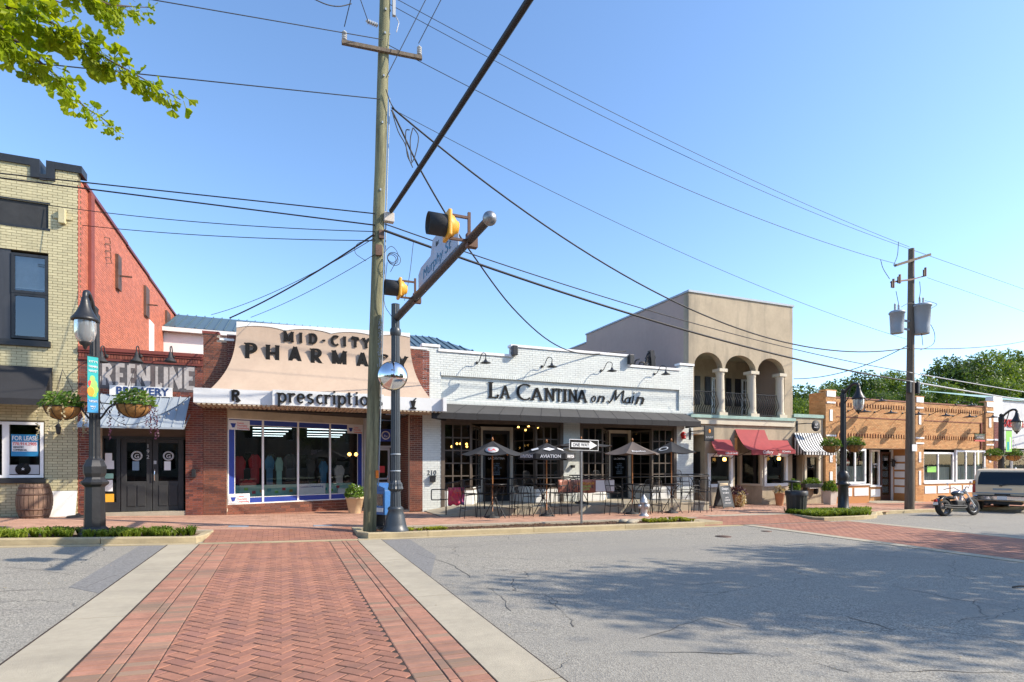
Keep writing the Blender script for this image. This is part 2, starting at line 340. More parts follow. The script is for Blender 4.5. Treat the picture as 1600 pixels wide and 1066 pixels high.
def pavemat(name, c1, c2, mort, rot=0, bw=.22, rh=.11):
    m, t, b = mk(name); P = nd(t, 'ShaderNodeNewGeometry').outputs['Position']
    mp = nd(t, 'ShaderNodeMapping'); mp.inputs['Rotation'].default_value = (0, 0, rot); t.links.new(P, mp.inputs[0])
    k = nd(t, 'ShaderNodeTexBrick'); k.inputs['Scale'].default_value = 1; k.inputs['Brick Width'].default_value = bw; k.inputs['Row Height'].default_value = rh; k.inputs['Mortar Size'].default_value = .006
    k.inputs['Color1'].default_value = (*c1, 1); k.inputs['Color2'].default_value = (*c2, 1); k.inputs['Mortar'].default_value = (*mort, 1); t.links.new(mp.outputs[0], k.inputs['Vector'])
    c = mixc(t, ramp(t, noi(t, .8, 6, P, .7), [(.4, 0), (.7, .5)]), k.outputs['Color'], tuple(q*.6 for q in c2)); t.links.new(c, b.inputs['Base Color']); b.inputs['Roughness'].default_value = .85
    bp = nd(t, 'ShaderNodeBump'); bp.inputs['Strength'].default_value = .5; bp.inputs['Distance'].default_value = .01; t.links.new(k.outputs['Fac'], bp.inputs['Height']); bp.invert = True; t.links.new(bp.outputs[0], b.inputs['Normal']); return m
M['pave'] = pavemat('brick pavement', (.48, .24, .15), (.42, .2, .13), (.26, .18, .13))
M['pave45'] = pavemat('ramp brick paving', (.42, .17, .1), (.34, .13, .08), (.17, .1, .07), .78)
M['paver'] = pm('red paver', (.34, .155, .098), .8, island=.09, var=.16, vs=4, bump=.7, bs=90, col2=(.29, .135, .095), stain=.6, stain_col=(.14, .085, .065), world=True)
M['paverb'] = pm('border paver', (.36, .175, .115), .8, island=.14, var=.18, vs=5, bump=.6, bs=90, col2=(.28, .18, .12), stain=.7, stain_col=(.16, .12, .09), world=True)
M['pjoint'] = pm('paver joint', (.04, .028, .022), .95, var=.4, world=True)
M['ground'] = pm('distant ground', (.1, .12, .05), .95, var=.3, vs=.05)
def stripes(name, a, b_, n):
    m, t, b = mk(name); uv = nd(t, 'ShaderNodeAttribute', attribute_name='u'); f = mth(t, 'FRACT', mth(t, 'MULTIPLY', uv.outputs['Fac'], n))
    t.links.new(mixc(t, ramp(t, f, [(.49, 0), (.51, 1)]), a, b_), b.inputs['Base Color']); b.inputs['Roughness'].default_value = .8; return m
# ------------------------------------------------------------------ text: stroke letters with serifs, and plain letters
def ribbon(mb, pts, wt, wn, y0, y1):      # pts in x,z
    n = len(pts); L = []; Rr = []
    for i in range(n):
        a = Vector(pts[max(i-1, 0)]); b = Vector(pts[min(i+1, n-1)]); d = (b-a); d = d.normalized() if d.length > 1e-9 else Vector((1, 0))
        w_ = (wn+(wt-wn)*abs(d.y)**1.5)/2
        if 0 < i < n-1:
            d1 = (Vector(pts[i])-a).normalized(); c = max(.5, d1.dot(d)); w_ /= c
        nrm = Vector((-d.y, d.x)); p = Vector(pts[i]); L.append(p+nrm*w_); Rr.append(p-nrm*w_)
    for i in range(n-1):
        q = [Rr[i], Rr[i+1], L[i+1], L[i]]
        vs = [(p.x, y0, p.y) for p in q]+[(p.x, y1, p.y) for p in q]
        fs = [(0, 1, 2, 3), (7, 6, 5, 4), (0, 4, 5, 1), (2, 6, 7, 3)]
        if i == 0: fs.append((3, 7, 4, 0))
        if i == n-2: fs.append((1, 5, 6, 2))
        mb.add(vs, fs)
def G_(s): return s
GL = {
 'A': (.86, [[(.1, 0), (.43, 1)], [(.43, 1), (.76, 0)], [(.22, .33), (.64, .33)]], [(.1, 0), (.76, 0)]),
 'B': (.72, [[(.14, 0), (.14, 1)], [(.14, .98)]+arc(.36, .75, .22, .23, 90, -90, 8)+[(.14, .52)], [(.14, .5)]+arc(.38, .26, .26, .25, 90, -90, 8)+[(.14, .02)]], []),
 'C': (.86, [arc(.45, .5, .38, .48, 48, 312, 16)], []),
 'D': (.84, [[(.14, 0), (.14, 1)], [(.14, .97)]+arc(.36, .5, .36, .47, 90, -90, 12)+[(.14, .03)]], [(.1, 1), (.1, 0)]),
 'E': (.68, [[(.14, 0), (.14, 1)], [(.14, .96), (.6, .96)], [(.14, .5), (.5, .5)], [(.14, .04), (.6, .04)]], []),
 'G': (.86, [arc(.45, .5, .38, .48, 50, 350, 16), [(.45, .42), (.84, .42)]], []),
 'H': (.9, [[(.16, 0), (.16, 1)], [(.74, 0), (.74, 1)], [(.16, .5), (.74, .5)]], [(.16, 0), (.16, 1), (.74, 0), (.74, 1)]),
 'I': (.4, [[(.2, 0), (.2, 1)]], [(.2, 0), (.2, 1)]),
 'L': (.68, [[(.18, 0), (.18, 1)], [(.1, .04), (.6, .04), (.62, .22)]], [(.18, 0), (.18, 1)]),
 'M': (1.04, [[(.16, 0), (.16, 1)], [(.16, 1), (.52, .12)], [(.52, .12), (.88, 1)], [(.88, 1), (.88, 0)]], [(.16, 0), (.14, 1), (.88, 0), (.9, 1)]),
 'N': (.9, [[(.16, 0), (.16, 1)], [(.16, 1), (.74, 0)], [(.74, 0), (.74, 1)]], [(.16, 0), (.12, 1), (.74, 1)]),
 'O': (.9, [arc(.45, .5, .36, .46, 0, 360, 20)], []),
 'P': (.78, [[(.17, 0), (.17, 1)], [(.17, .96)]+arc(.38, .72, .28, .24, 90, -90, 10)+[(.17, .48)]], [(.17, 0), (.12, 1)]),
 'R': (.86, [[(.17, 0), (.17, 1)], [(.17, .96)]+arc(.38, .74, .26, .22, 90, -90, 10)+[(.17, .52)], [(.36, .52), (.72, 0)]], [(.17, 0), (.12, 1), (.76, 0)]),
 'S': (.66, [arc(.33, .74, .22, .23, 30, 250, 10)+arc(.33, .26, .24, .25, 80, -150, 10)], []),
 'T': (.76, [[(.38, 0), (.38, 1)], [(.06, .78), (.06, .96), (.7, .96), (.7, .78)]], [(.38, 0)]),
 'W': (1.1, [[(.08, 1), (.3, 0)], [(.3, 0), (.54, .8)], [(.54, .8), (.78, 0)], [(.78, 0), (1, 1)]], []),
 'Y': (.84, [[(.42, 0), (.42, .45)], [(.12, 1), (.42, .45)], [(.72, 1), (.42, .45)]], [(.42, 0), (.12, 1), (.72, 1)]),
 '-': (.5, [[(.1, .42), (.4, .42)]], []),
 'x': (.5, [[(.05, .5), (.42, 0)], [(.42, .5), (.05, 0)]], []),
 'p': (.62, [[(.14, -.3), (.14, .62)], arc(.34, .3, .21, .29, 170, -170, 14)], [(.14, -.3), (.08, .62)]),
 'r': (.5, [[(.14, 0), (.14, .62)], [(.14, .4), (.24, .56), (.4, .6), (.43, .5)]], [(.14, 0), (.08, .62)]),
 'e': (.58, [[(.1, .32), (.48, .32)]+arc(.29, .31, .2, .29, 10, 310, 14)], []),
 's': (.5, [arc(.24, .46, .15, .15, 30, 250, 8)+arc(.24, .15, .17, .15, 70, -150, 8)], []),
 'c': (.54, [arc(.29, .3, .21, .29, 50, 310, 14)], []),
 'i': (.32, [[(.16, 0), (.16, .62)], [(.16, .8), (.16, .9)]], [(.16, 0), (.1, .62)]),
 't': (.42, [[(.18, .85), (.18, .1), (.26, .02), (.38, .06)], [(.04, .6), (.36, .6)]], []),
 'o': (.62, [arc(.31, .3, .22, .29, 0, 360, 18)], []),
 'n': (.64, [[(.14, 0), (.14, .62)], [(.14, .42), (.26, .57), (.4, .56), (.48, .42), (.48, 0)]], [(.14, 0), (.08, .62), (.48, 0)]),
 'a': (.62, [arc(.29, .28, .2, .27, 20, 340, 14), [(.49, .6), (.47, .2), (.52, .03), (.6, .08)]], []),
 'Q': (1.35, [[(.0, .12), (.1, -.05), (.26, .2), (.5, 1.0), (.56, 1.02)], [(.52, 1.0), (.5, .35), (.52, .2)], [(.5, .2), (.72, .6), (1.0, 1.0), (1.05, .96)], [(1.02, .95), (.93, .2), (1.0, .03), (1.12, .1)]], []),
}
def letter_mb(ch, h, wt, wn, d, serif, shear=0):
    w_, st, sf = GL[ch]; mb = MB(); k = 0
    sh = lambda p: ((p[0]+shear*p[1])*h, p[1]*h)
    for s_ in st: ribbon(mb, [sh(p) for p in s_], wt*h, wn*h, -d-.0012*k, 0); k += 1
    if serif:
        for p in sf:
            z_ = p[1]; z0 = z_ if z_ <= 0 else z_-serif*.4
            x_, zz = sh((p[0], z0)); mb.box(x_-serif*h*.95, -d-.0012*k, zz, x_+serif*h*.95, 0, zz+serif*.4*h); k += 1
    return mb, w_*h
def sign_text(txt, org, parent, mat, h, wt=.16, wn=.08, d=.05, serif=.14, gap=.06, ux=(1, 0, 0), up=(0, 0, 1), pos=None, shear=0, name='letter', scalex=1, caps=None):
    ux = Vector(ux).normalized(); up = Vector(up).normalized(); n = up.cross(ux).normalized()*-1   # n points out (towards -y)
    x_ = 0; outs = []
    for i, ch in enumerate(txt):
        if ch == ' ': x_ += .4*h; continue
        hh = h*(caps[i] if caps else 1)
        mb, w_ = letter_mb(ch, hh, wt, wn, d, serif, shear)
        o = pos[i] if pos else Vector(org)+ux*x_
        n_ = ux.cross(up)
        T = Matrix(((ux.x*scalex, -n_.x, up.x, o[0]), (ux.y*scalex, -n_.y, up.y, o[1]), (ux.z*scalex, -n_.z, up.z, o[2]), (0, 0, 0, 1)))
        mb.v = [tuple(T @ Vector(q)) for q in mb.v]
        outs.append(mb.build(name, mat, parent)); x_ += (w_+gap*h)*scalex
    return outs
def text(body, org, size, mat, parent=None, ux=(1, 0, 0), up=(0, 0, 1), depth=.004, align='CENTER', name='lettering', width=None, bold=0, shear=0):
    c = bpy.data.curves.new(name, 'FONT'); c.body = body; c.size = size; c.extrude = depth; c.align_x = align; c.offset = bold; c.shear = shear; c.resolution_u = 3
    o = bpy.data.objects.new('t', c); COL.objects.link(o); bpy.context.view_layer.update()
    me = bpy.data.meshes.new_from_object(o.evaluated_get(bpy.context.evaluated_depsgraph_get())); bpy.data.objects.remove(o); bpy.data.curves.remove(c)
    ux = Vector(ux).normalized(); up = Vector(up).normalized(); n = ux.cross(up)
    xs = [v.co.x for v in me.vertices] or [0]; k = 1
    if width: k = width/max(1e-6, max(xs)-min(xs))
    T = Matrix(((ux.x*k, up.x, n.x, org[0]), (ux.y*k, up.y, n.y, org[1]), (ux.z*k, up.z, n.z, org[2]), (0, 0, 0, 1)))
    me.transform(T)
    if parent is not None and parent.name in ORG: me.transform(Matrix.Translation(-ORG[parent.name]))
    me.materials.clear(); me.materials.append(mat); me.name = name
    q = bpy.data.objects.new(name, me); COL.objects.link(q)
    if parent is not None: setpar(q, parent)
    return q
# ------------------------------------------------------------------ brick walls
def cut(segs, a, b):
    out = []
    for s0, s1 in segs:
        if b <= s0 or a >= s1: out.append((s0, s1)); continue
        if a > s0: out.append((s0, a))
        if b < s1: out.append((b, s1))
    return out
def brick_wall(parent, x0, x1, z0, z1, holes, mb_mat, mm_mat, org=(0, YF, 0), ux=(1, 0, 0), L=.213, C=.0677, j=.01, proud=.012, thick=.22, pieces=300, top=None, backing=True, stuff='brickwork', skip=None, prefer=None):
    """wall in the plane org + s*ux, z up; outside is -y for ux=+x (rotated accordingly)."""
    o = Vector(org); u = Vector(ux).normalized(); n = Vector((u.y, -u.x, 0))       # outward
    T = Matrix(((u.x, -n.x, 0, o.x), (u.y, -n.y, 0, o.y), (u.z, -n.z, 1, o.z), (0, 0, 0, 1)))
    if backing:
        xs = sorted(set([x0, x1]+[q for h in holes for q in (h[0], h[2]) if x0 < q < x1])); zs = sorted(set([z0, z1]+[q for h in holes for q in (h[1], h[3]) if z0 < q < z1]))
        if top: xs = sorted(set(xs+[q for q in top[1] if x0 < q < x1]))
        mb = MB(T)
        for a, b in zip(xs, xs[1:]):
            mx = (a+b)/2
            tz = top[0](mx) if top else z1
            zz = [q for q in zs if q < tz-.001]+[tz]
            run = None
            for c, d in zip(zz, zz[1:]):
                mz = (c+d)/2
                if any(h[0] < mx < h[2] and h[1] < mz < h[3] for h in holes):
                    if run: mb.box(a, 0, run[0], b, thick, run[1]); run = None
                else: run = (run[0], d) if run else (c, d)
            if run: mb.box(a, 0, run[0], b, thick, run[1])
        mb.build('mortar', mm_mat, parent)
    full = []; mb = MB(T); nrow = int((z1-z0)/C+.5)
    for r in range(nrow):
        za = z0+r*C; zb = za+C-j; off = (r % 2)*L/2
        if top and False: pass
        segs = [(x0, x1)]
        for h in holes:
            if h[1] < zb-.01 and h[3] > za+.01: segs = cut(segs, h[0], h[2])
        k0 = math.floor((x0-off)/L)
        for s0, s1 in segs:
            k = math.floor((s0-off)/L)
            while off+k*L < s1:
                a = max(s0, off+k*L); b = min(s1, off+(k+1)*L-j); k += 1
                if b-a < .025: continue
                if top and zb > top[0]((a+b)/2)+.005: continue
                if skip and skip((a+b)/2, (za+zb)/2): continue
                if b-a > L-j-.002: full.append((a, za))
                else: mb.box(a, -proud, za, b, 0, zb)
    key = prefer or (lambda s_, z_: ((o+u*s_).xy.length**2+(z_+o.z-CH)**2))
    full.sort(key=lambda q: key(*q))
    pm_ = MB().box(0, -proud, 0, L-j, 0, C-j)
    if pieces:
        me = pm_.mesh('brick'); me.materials.append(mb_mat); po = ORG.get(parent.name, Vector()); ang = math.atan2(u.y, u.x)
        for a, z_ in full[:pieces]:
            b = bpy.data.objects.new('brick', me); COL.objects.link(b); p = o+u*a; b.location = (p.x-po.x, p.y-po.y, o.z+z_-po.z); b.rotation_euler = (0, 0, ang); setpar(b, parent)
    for i, (a, z_) in enumerate(full[pieces:]):
        d = proud*(.75+.5*((i*7919) % 13)/13)
        mb.box(a, -d, z_, a+L-j, 0, z_+C-j)
    if mb.v:
        keep = [i for i in range(len(mb.f)) if i % 6 not in (4,)]   # back faces are never seen
        mb.f = [mb.f[i] for i in keep]; mb.m = [mb.m[i] for i in keep]; mb.sm = [mb.sm[i] for i in keep]
        mb.build(stuff, mb_mat, parent, kind='stuff')
def window(parent, x0, z0, x1, z1, y, cols, rows, mf, mg, fw=.06, mw=.03, dep_=.06, name='window', ux=None, org=None, sill=None, cross=True):
    """window in plane y (front of frame at y-dep_) ; if org given: local plane from org along ux"""
    T = None
    if org is not None:
        u = Vector(ux).normalized(); n = Vector((u.y, -u.x, 0)); T = Matrix(((u.x, -n.x, 0, org[0]), (u.y, -n.y, 0, org[1]), (0, 0, 1, org[2]), (0, 0, 0, 1)))
    f = MB(T); a, b = y-dep_, y
    f.box(x0, a, z0, x0+fw, b, z1); f.box(x1-fw, a, z0, x1, b, z1); f.box(x0+fw, a, z0, x1-fw, b, z0+fw); f.box(x0+fw, a, z1-fw, x1-fw, b, z1)
    o = f.build(name, mf, parent)
    ix0, ix1, iz0, iz1 = x0+fw, x1-fw, z0+fw, z1-fw
    if cols*rows > 1:
        g = MB(T); g2 = MB(T)
        for i in range(1, cols): xx = ix0+(ix1-ix0)*i/cols; g.box(xx-mw/2, a+.012, iz0, xx+mw/2, b-.012, iz1)
        for i in range(1, rows): zz = iz0+(iz1-iz0)*i/rows; g.box(ix0, a+.016, zz-mw/2, ix1, b-.016, zz+mw/2)
        g.build('glazing_bar', mf, o)
    k = 0
    for i in range(cols):
        for j_ in range(rows):
            p = MB(T); yy = (a+b)/2; e = mw/2 if cols*rows > 1 else 0
            xa = ix0+(ix1-ix0)*i/cols; xb = ix0+(ix1-ix0)*(i+1)/cols; zc = iz0+(iz1-iz0)*j_/rows; zd = iz0+(iz1-iz0)*(j_+1)/rows
            t = R.uniform(-.0015, .0015)
            p.add([(xa, yy+t, zc), (xb, yy-t, zc), (xb, yy-t*.5, zd), (xa, yy+t, zd)], [(0, 1, 2, 3)]); p.build('pane', mg, o)
    if sill: MB(T).box(x0-.05, a-.05, z0-.07, x1+.05, b, z0-.001).build('sill', sill, o)
    return o
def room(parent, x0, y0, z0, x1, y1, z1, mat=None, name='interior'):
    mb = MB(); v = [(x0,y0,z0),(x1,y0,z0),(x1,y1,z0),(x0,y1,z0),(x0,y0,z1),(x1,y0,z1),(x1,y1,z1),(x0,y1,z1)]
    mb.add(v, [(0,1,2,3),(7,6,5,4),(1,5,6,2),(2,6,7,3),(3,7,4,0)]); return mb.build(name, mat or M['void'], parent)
def gooseneck(parent, x, y, z, reach=.45, rise=.28, r=.14, drop=.0, mat=None, hs=.13, dx=0, name='gooseneck_lamp'):
    """wall lamp: mount on wall (x,y,z), arm curls out (-y) and the shade hangs at its end"""
    mat = mat or M['black']; a = MB()
    pts = curve([(x, y, z), (x+dx*.3, y-.12, z+.02), (x+dx*.7, y-reach*.55, z+rise), (x+dx, y-reach, z+rise*.75), (x+dx, y-reach, z+rise*.2)], 6)
    a.tube(pts, .016, 6); a.M = Matrix.Translation((x, y, z)) @ Matrix.Rotation(math.pi/2, 4, 'X'); a.lathe([(.0, 0), (.05, 0), (.05, .03), (0, .03)], (0, 0, 0), 10)
    o = a.build(name, mat, parent)
    c = MB(); zz = z+rise*.2
    c.lathe([(.02, 0), (.035, -.03), (.06, -hs*.55), (r*.75, -hs*.8), (r, -hs), (r*.96, -hs), (r*.7, -hs*.82), (.03, -hs*.5)], (x+dx, y-reach, zz), 18, cap=False)
    c.build('shade', mat, o); return o
# ================================================================== GROUND
def sheet(x0, x1, y0, y1, zf, nx, ny):
    mb = MB(); mb.s = 1
    return mb.grid([[(x0+(x1-x0)*i/nx, y0+(y1-y0)*j/ny, zf(x0+(x1-x0)*i/nx, y0+(y1-y0)*j/ny)) for j in range(ny+1)] for i in range(nx+1)])
def flat(*a): 
    q = sheet(*a); q.f = [f_[::-1] for f_ in q.f]; return q
def up_(mb):
    # make sure sheets face up
    f = mb.f[0]; a, b, c = (Vector(mb.v[i]) for i in f[:3])
    if (b-a).cross(c-a).z < 0: mb.f = [q[::-1] for q in mb.f]
    return mb
MB().add([(-1500, -1500, -1.6), (1500, -1500, -1.6), (1500, 1500, -1.6), (-1500, 1500, -1.6)], [(0, 1, 2, 3)]).build('ground', M['ground'], kind='structure')
up_(sheet(-45, 90, -14, 15.3, rz, 90, 40)).build('road', M['asphalt'], kind='structure')
# asphalt patches beside the crossing
def patch(poly, name='road_patch'): MB().slab(poly, lambda x, y: rz(x, y)-.01, lambda x, y: rz(x, y)+.004).build(name, M['patch'], kind='structure')
patch([(-2.56, 8.9), (-2.085, 8.4), (-2.085, 12.8), (-2.56, 12.8)]); patch([(2.095, 8.3), (2.7, 10.3), (2.72, 12.8), (2.095, 12.8)])
# ---- first crossing : pavers, border and concrete strips
cw = thing('crosswalk', None, None, (0, 0, 0)); cw['kind'] = 'structure'
CW0, CW1, CY0, CY1 = -1.54, 1.57, -1.0, 12.83
up_(sheet(CW0, CW1, CY0, CY1, lambda x, y: rz(x, y)+.006, 6, 20)).build('joint_bed', M['pjoint'], cw)
def clip(poly, ax, lim, keep_less):
    out = []
    for i in range(len(poly)):
        a, b = poly[i], poly[(i+1) % len(poly)]; ia = (a[ax] < lim) == keep_less; ib = (b[ax] < lim) == keep_less
        if ia: out.append(a)
        if ia != ib: t = (lim-a[ax])/(b[ax]-a[ax]); out.append((a[0]+(b[0]-a[0])*t, a[1]+(b[1]-a[1])*t))
    return out
def area(p): return abs(sum(p[i][0]*p[(i+1) % len(p)][1]-p[(i+1) % len(p)][0]*p[i][1] for i in range(len(p))))/2
pav = []
W_ = .118; c45 = math.sqrt(.5); g = .0058; fx0, fx1 = CW0+.6, CW1-.6
for i in range(-110, 130):
    for j in range(-110, 130):
        k = (i-j) % 4
        if k == 0: r = (i, j, i+2, j+1)
        elif k == 3: r = (i, j, i+1, j+2)
        else: continue
        cx, cy = ((r[0]+r[2])/2*W_, (r[1]+r[3])/2*W_); wx, wy = (cx-cy)*c45, (cx+cy)*c45+5
        if not (fx0-.2 < wx < fx1+.2 and CY0 < wy < CY1): continue
        p = [(a*W_+s1*g, b*W_+s2*g) for a, b, s1, s2 in ((r[0], r[1], 1, 1), (r[2], r[1], -1, 1), (r[2], r[3], -1, -1), (r[0], r[3], 1, -1))]
        p = [((a-b)*c45, (a+b)*c45+5) for a, b in p]
        p = clip(p, 0, fx0+.004, False); p = clip(p, 0, fx1-.004, True) if len(p) > 2 else p; p = clip(p, 1, CY1, True) if len(p) > 2 else p
        if len(p) > 2 and area(p) > .002: pav.append((p, 'paver'))
for xa, xb, along in ((CW0, CW0+.255, 0), (CW0+.255, CW0+.345, 1), (CW0+.345, CW0+.6, 0), (CW1-.255, CW1, 0), (CW1-.345, CW1-.255, 1), (CW1-.6, CW1-.345, 0)):
    st = .24 if along else .108; y_ = CY0
    while y_ < CY1-.02:
        yb = min(CY1, y_+st); pav.append(([(xa+g, y_+g), (xb-g, y_+g), (xb-g, yb-g), (xa+g, yb-g)], 'paverb')); y_ += st
def paver_add(mb, p, zt):
    n = len(p); ar = sum(p[i][0]*p[(i+1) % n][1]-p[(i+1) % n][0]*p[i][1] for i in range(n)); p = p if ar > 0 else p[::-1]
    cx = sum(q[0] for q in p)/n; cy = sum(q[1] for q in p)/n; tl = R.uniform(-.001, .001)
    b = 1-.012/max(.05, math.sqrt(area(p)))
    vs = [(x, y, rz(x, y)-.004) for x, y in p]+[(x, y, rz(x, y)+zt-.004+tl) for x, y in p]+[(cx+(x-cx)*b, cy+(y-cy)*b, rz(x, y)+zt+tl) for x, y in p]
    mb.add(vs, [tuple(range(2*n, 3*n))]+[(i, (i+1) % n, n+(i+1) % n, n+i) for i in range(n)]+[(n+i, n+(i+1) % n, 2*n+(i+1) % n, 2*n+i) for i in range(n)])
pav.sort(key=lambda q: abs(q[0][0][1]-4.2) if q[0][0][1] > 4.0 else 90)
rest = {'paver': MB(), 'paverb': MB()}
for i, (p, k) in enumerate(pav):
    if i < 300 and p[0][1] > 3.4: m_ = MB(); paver_add(m_, p, .0125); m_.build('paver', M[k], cw)
    else: paver_add(rest[k], p, .013)
for k, q in rest.items(): q.build('paving' if k == 'paver' else 'border_paving', M[k], cw, kind='stuff')
for xa, xb in ((-2.08, -1.545), (1.575, 2.09)):
    y_ = CY0
    for L_ in (2.9, 2.1, 3.1, 2.9, 2.83):
        MB().slab([(xa, y_+.006), (xb, y_+.006), (xb, y_+L_-.006), (xa, y_+L_-.006)], lambda x, y: rz(x, y)-.02, lambda x, y: rz(x, y)+.014).build('concrete_strip', M['conc'], cw); y_ += L_
# ---- second crossing beyond the main street
cw2 = thing('crosswalk', None, None, (0, 0, 0)); cw2['kind'] = 'structure'
up_(sheet(13.3, 17.5, -6, 12.95, lambda x, y: rz(x, y)+.003, 4, 16)).build('joint_bed', M['pjoint'], cw2)
mb = MB()
for r in range(int(16.9/.119)):
    y_ = -4+r*.119
    if y_ > 12.8: break
    off = (r % 2)*.12
    for k in range(-1, 18):
        xa = max(13.32, 13.32+off+k*.24); xb = min(17.48, 13.32+off+(k+1)*.24)
        if xb-xa > .05: paver_add(mb, [(xa+g, y_+g), (xb-g, y_+g), (xb-g, y_+.119-g), (xa+g, y_+.119-g)], .013)
mb.build('paving', M['paver'], cw2, kind='stuff')
for xa, xb in ((12.95, 13.3), (17.5, 17.9)):
    for k in range(6): MB().slab([(xa, -6+k*3.16+.006), (xb, -6+k*3.16+.006), (xb, -6+k*3.16+3.15), (xa, -6+k*3.16+3.15)], lambda x, y: rz(x, y)-.02, lambda x, y: rz(x, y)+.014).build('concrete_strip', M['conc'], cw2)
# ---- kerbs
kerb = thing('kerb', None, None, (0, 0, 0)); kerb['kind'] = 'structure'
def kerb_run(pts, wdt=.16, hgt=.135, seg=3.0):
    P = [Vector((*p, 0)) for p in pts]; d = 0
    cum = [0]
    for a, b in zip(P, P[1:]): cum.append(cum[-1]+(b-a).length)
    def at(s_):
        for i in range(len(P)-1):
            if s_ <= cum[i+1] or i == len(P)-2:
                t = (s_-cum[i])/(cum[i+1]-cum[i]); dr = (P[i+1]-P[i]).normalized(); return P[i].lerp(P[i+1], t), Vector((-dr.y, dr.x, 0))
    n = max(1, round(cum[-1]/seg)); 
    for k in range(n):
        s0, s1 = cum[-1]*k/n+.006, cum[-1]*(k+1)/n-.006; m = max(2, int((s1-s0)/.4)); mb = MB(); G = []
        for i in range(m+1):
            p, nn = at(s0+(s1-s0)*i/m); q = p+nn*wdt; z0 = rz(p.x, p.y)
            G.append([(p.x, p.y, z0-.1), (p.x, p.y, z0+hgt-.02), (p.x+nn.x*.02, p.y+nn.y*.02, z0+hgt), (q.x, q.y, z0+hgt), (q.x, q.y, z0-.1)])
        mb.grid(G); mb.f = [f_[::-1] for f_ in mb.f]
        mb.add(G[0], [(4, 3, 2, 1, 0)]); mb.add(G[-1], [(0, 1, 2, 3, 4)]); mb.build('kerbstone', M['kerb'], kerb)
kerb_run([(-44, 13.07), (-9, 13.07)], seg=5); kerb_run([(-9, 13.07), (-1.75, 13.07), (-1.62, 13.12), (-1.5, 13.3), (-1.42, 14.3)], seg=2.6)
kerb_run([(1.62, 14.35), (1.62, 13.3), (1.7, 13.12), (1.85, 13.07), (11.6, 13.07)], seg=2.5)
kerb_run([(16.9, 14.95), (16.42, 13.55), (16.5, 13.25), (16.8, 13.15), (18.6, 13.2), (19.8, 13.5), (20.8, 14.2), (22, 14.62), (24, 14.72), (46, 14.72)], seg=2.4)
# concrete gutter
gut = MB()
for a, b in ((-44, -1.6), (-1.6, 1.6), (1.6, 12.9)):
    n = max(1, int((b-a)/3))
    for k in range(n):
        xa, xb = a+(b-a)*k/n+.005, a+(b-a)*(k+1)/n-.005
        gut.slab([(xa, 12.86), (xb, 12.86), (xb, 13.062), (xa, 13.062)], lambda x, y: rz(x, y)-.03, lambda x, y: rz(x, y)+.011)
gut.build('gutter', M['kerb'], kerb)
# ---- sidewalk
sw = thing('sidewalk', None, None, (0, 0, 0)); sw['kind'] = 'structure'
up_(sheet(-45, 8, 14.42, 26, lambda x, y: sz(x, min(y, 19.5))-.006, 60, 8)).build('paving_bed', M['pave'], sw)
up_(sheet(8, 22, 14.42, 26, lambda x, y: sz(x, min(y, 19.5))-.006, 20, 8)).build('paving_bed', M['pave'], sw)
up_(sheet(22, 90, 14.86, 26, lambda x, y: sz(x, min(y, 19.5))-.006, 30, 8)).build('paving_bed', M['pave'], sw)
mb = MB()
for r in range(int(4.6/.112)):
    y_ = 14.5+r*.112; off = (r % 2)*.11
    for k in range(-38, 112):
        xa = off+k*.222; xb = xa+.214
        if xa > 21.9 and y_ < 14.9: continue
        z_ = R.uniform(-.0015, .002)+.004; vs = [(x, y, sz(x, y)+z_) for x, y in ((xa, y_), (xb, y_), (xb, y_+.104), (xa, y_+.104))]
        vs2 = [(x, y, z-.01) for x, y, z in vs]; mb.add(vs2+vs, [(4, 5, 6, 7), (0, 1, 5, 4), (1, 2, 6, 5), (3, 0, 4, 7)])
mb.build('brick_paving', pm('sidewalk paver', (.49, .285, .195), .8, island=.12, var=.15, vs=3, bump=.4, col2=(.42, .24, .165), stain=.4, stain_col=(.2, .1, .07), world=True), sw, kind='stuff')
mb = MB()
for a, b in ((-44, -1.45), (1.62, 12.4)):
    n = int((b-a)/1.5)
    for k in range(n): mb.slab([(a+(b-a)*k/n+.004, 14.3), (a+(b-a)*(k+1)/n-.004, 14.3), (a+(b-a)*(k+1)/n-.004, 14.49), (a+(b-a)*k/n+.004, 14.49)], lambda x, y: sz(x, y)-.1, lambda x, y: sz(x, y)+.01)
mb.build('concrete_edging', M['conc'], sw)
def rampz(x, y): t = min(1, max(0, (y-13.07)/1.35)); return rz(x, y)+.008+(sz(x, 14.42)-rz(x, 14.42)-.008)*t
for a, b in ((-1.5, 1.62), (11.6, 16.9)):
    bed = up_(sheet(a, b, 13.066, 14.5, lambda x, y: rampz(x, y)-.004, 8, 6)); bed.build('ramp_bed', M['pjoint'], sw)
    mb = MB(); y_ = 13.08; r = 0; one = a < 0
    while y_ < 14.44:
        for k in range(-1, int((b-a)/.222)+1):
            xa = max(a+.003, a+(r % 2)*.11+k*.222); xb = min(b-.003, a+(r % 2)*.11+k*.222+.214)
            if xb-xa < .03: continue
            q = [(xa, y_), (xb, y_), (xb, y_+.104), (xa, y_+.104)]; vs = [(x, y, rampz(x, y)+.006) for x, y in q]
            tgt = MB() if one else mb
            tgt.add([(x, y, z-.01) for x, y, z in vs]+vs, [(4, 5, 6, 7), (0, 1, 5, 4), (1, 2, 6, 5), (3, 0, 4, 7)])
            if one: tgt.build('paver', M['paver'], sw)
        y_ += .112; r += 1
    if mb.v: mb.build('ramp_paving', M['paver'], sw, kind='stuff')
MB().slab([(13.2, 14.5), (16.9, 14.5), (16.9, 14.95), (13.2, 14.95)], lambda x, y: sz(x, y)-.1, lambda x, y: sz(x, y)+.012).build('concrete_edging', M['conc'], sw)
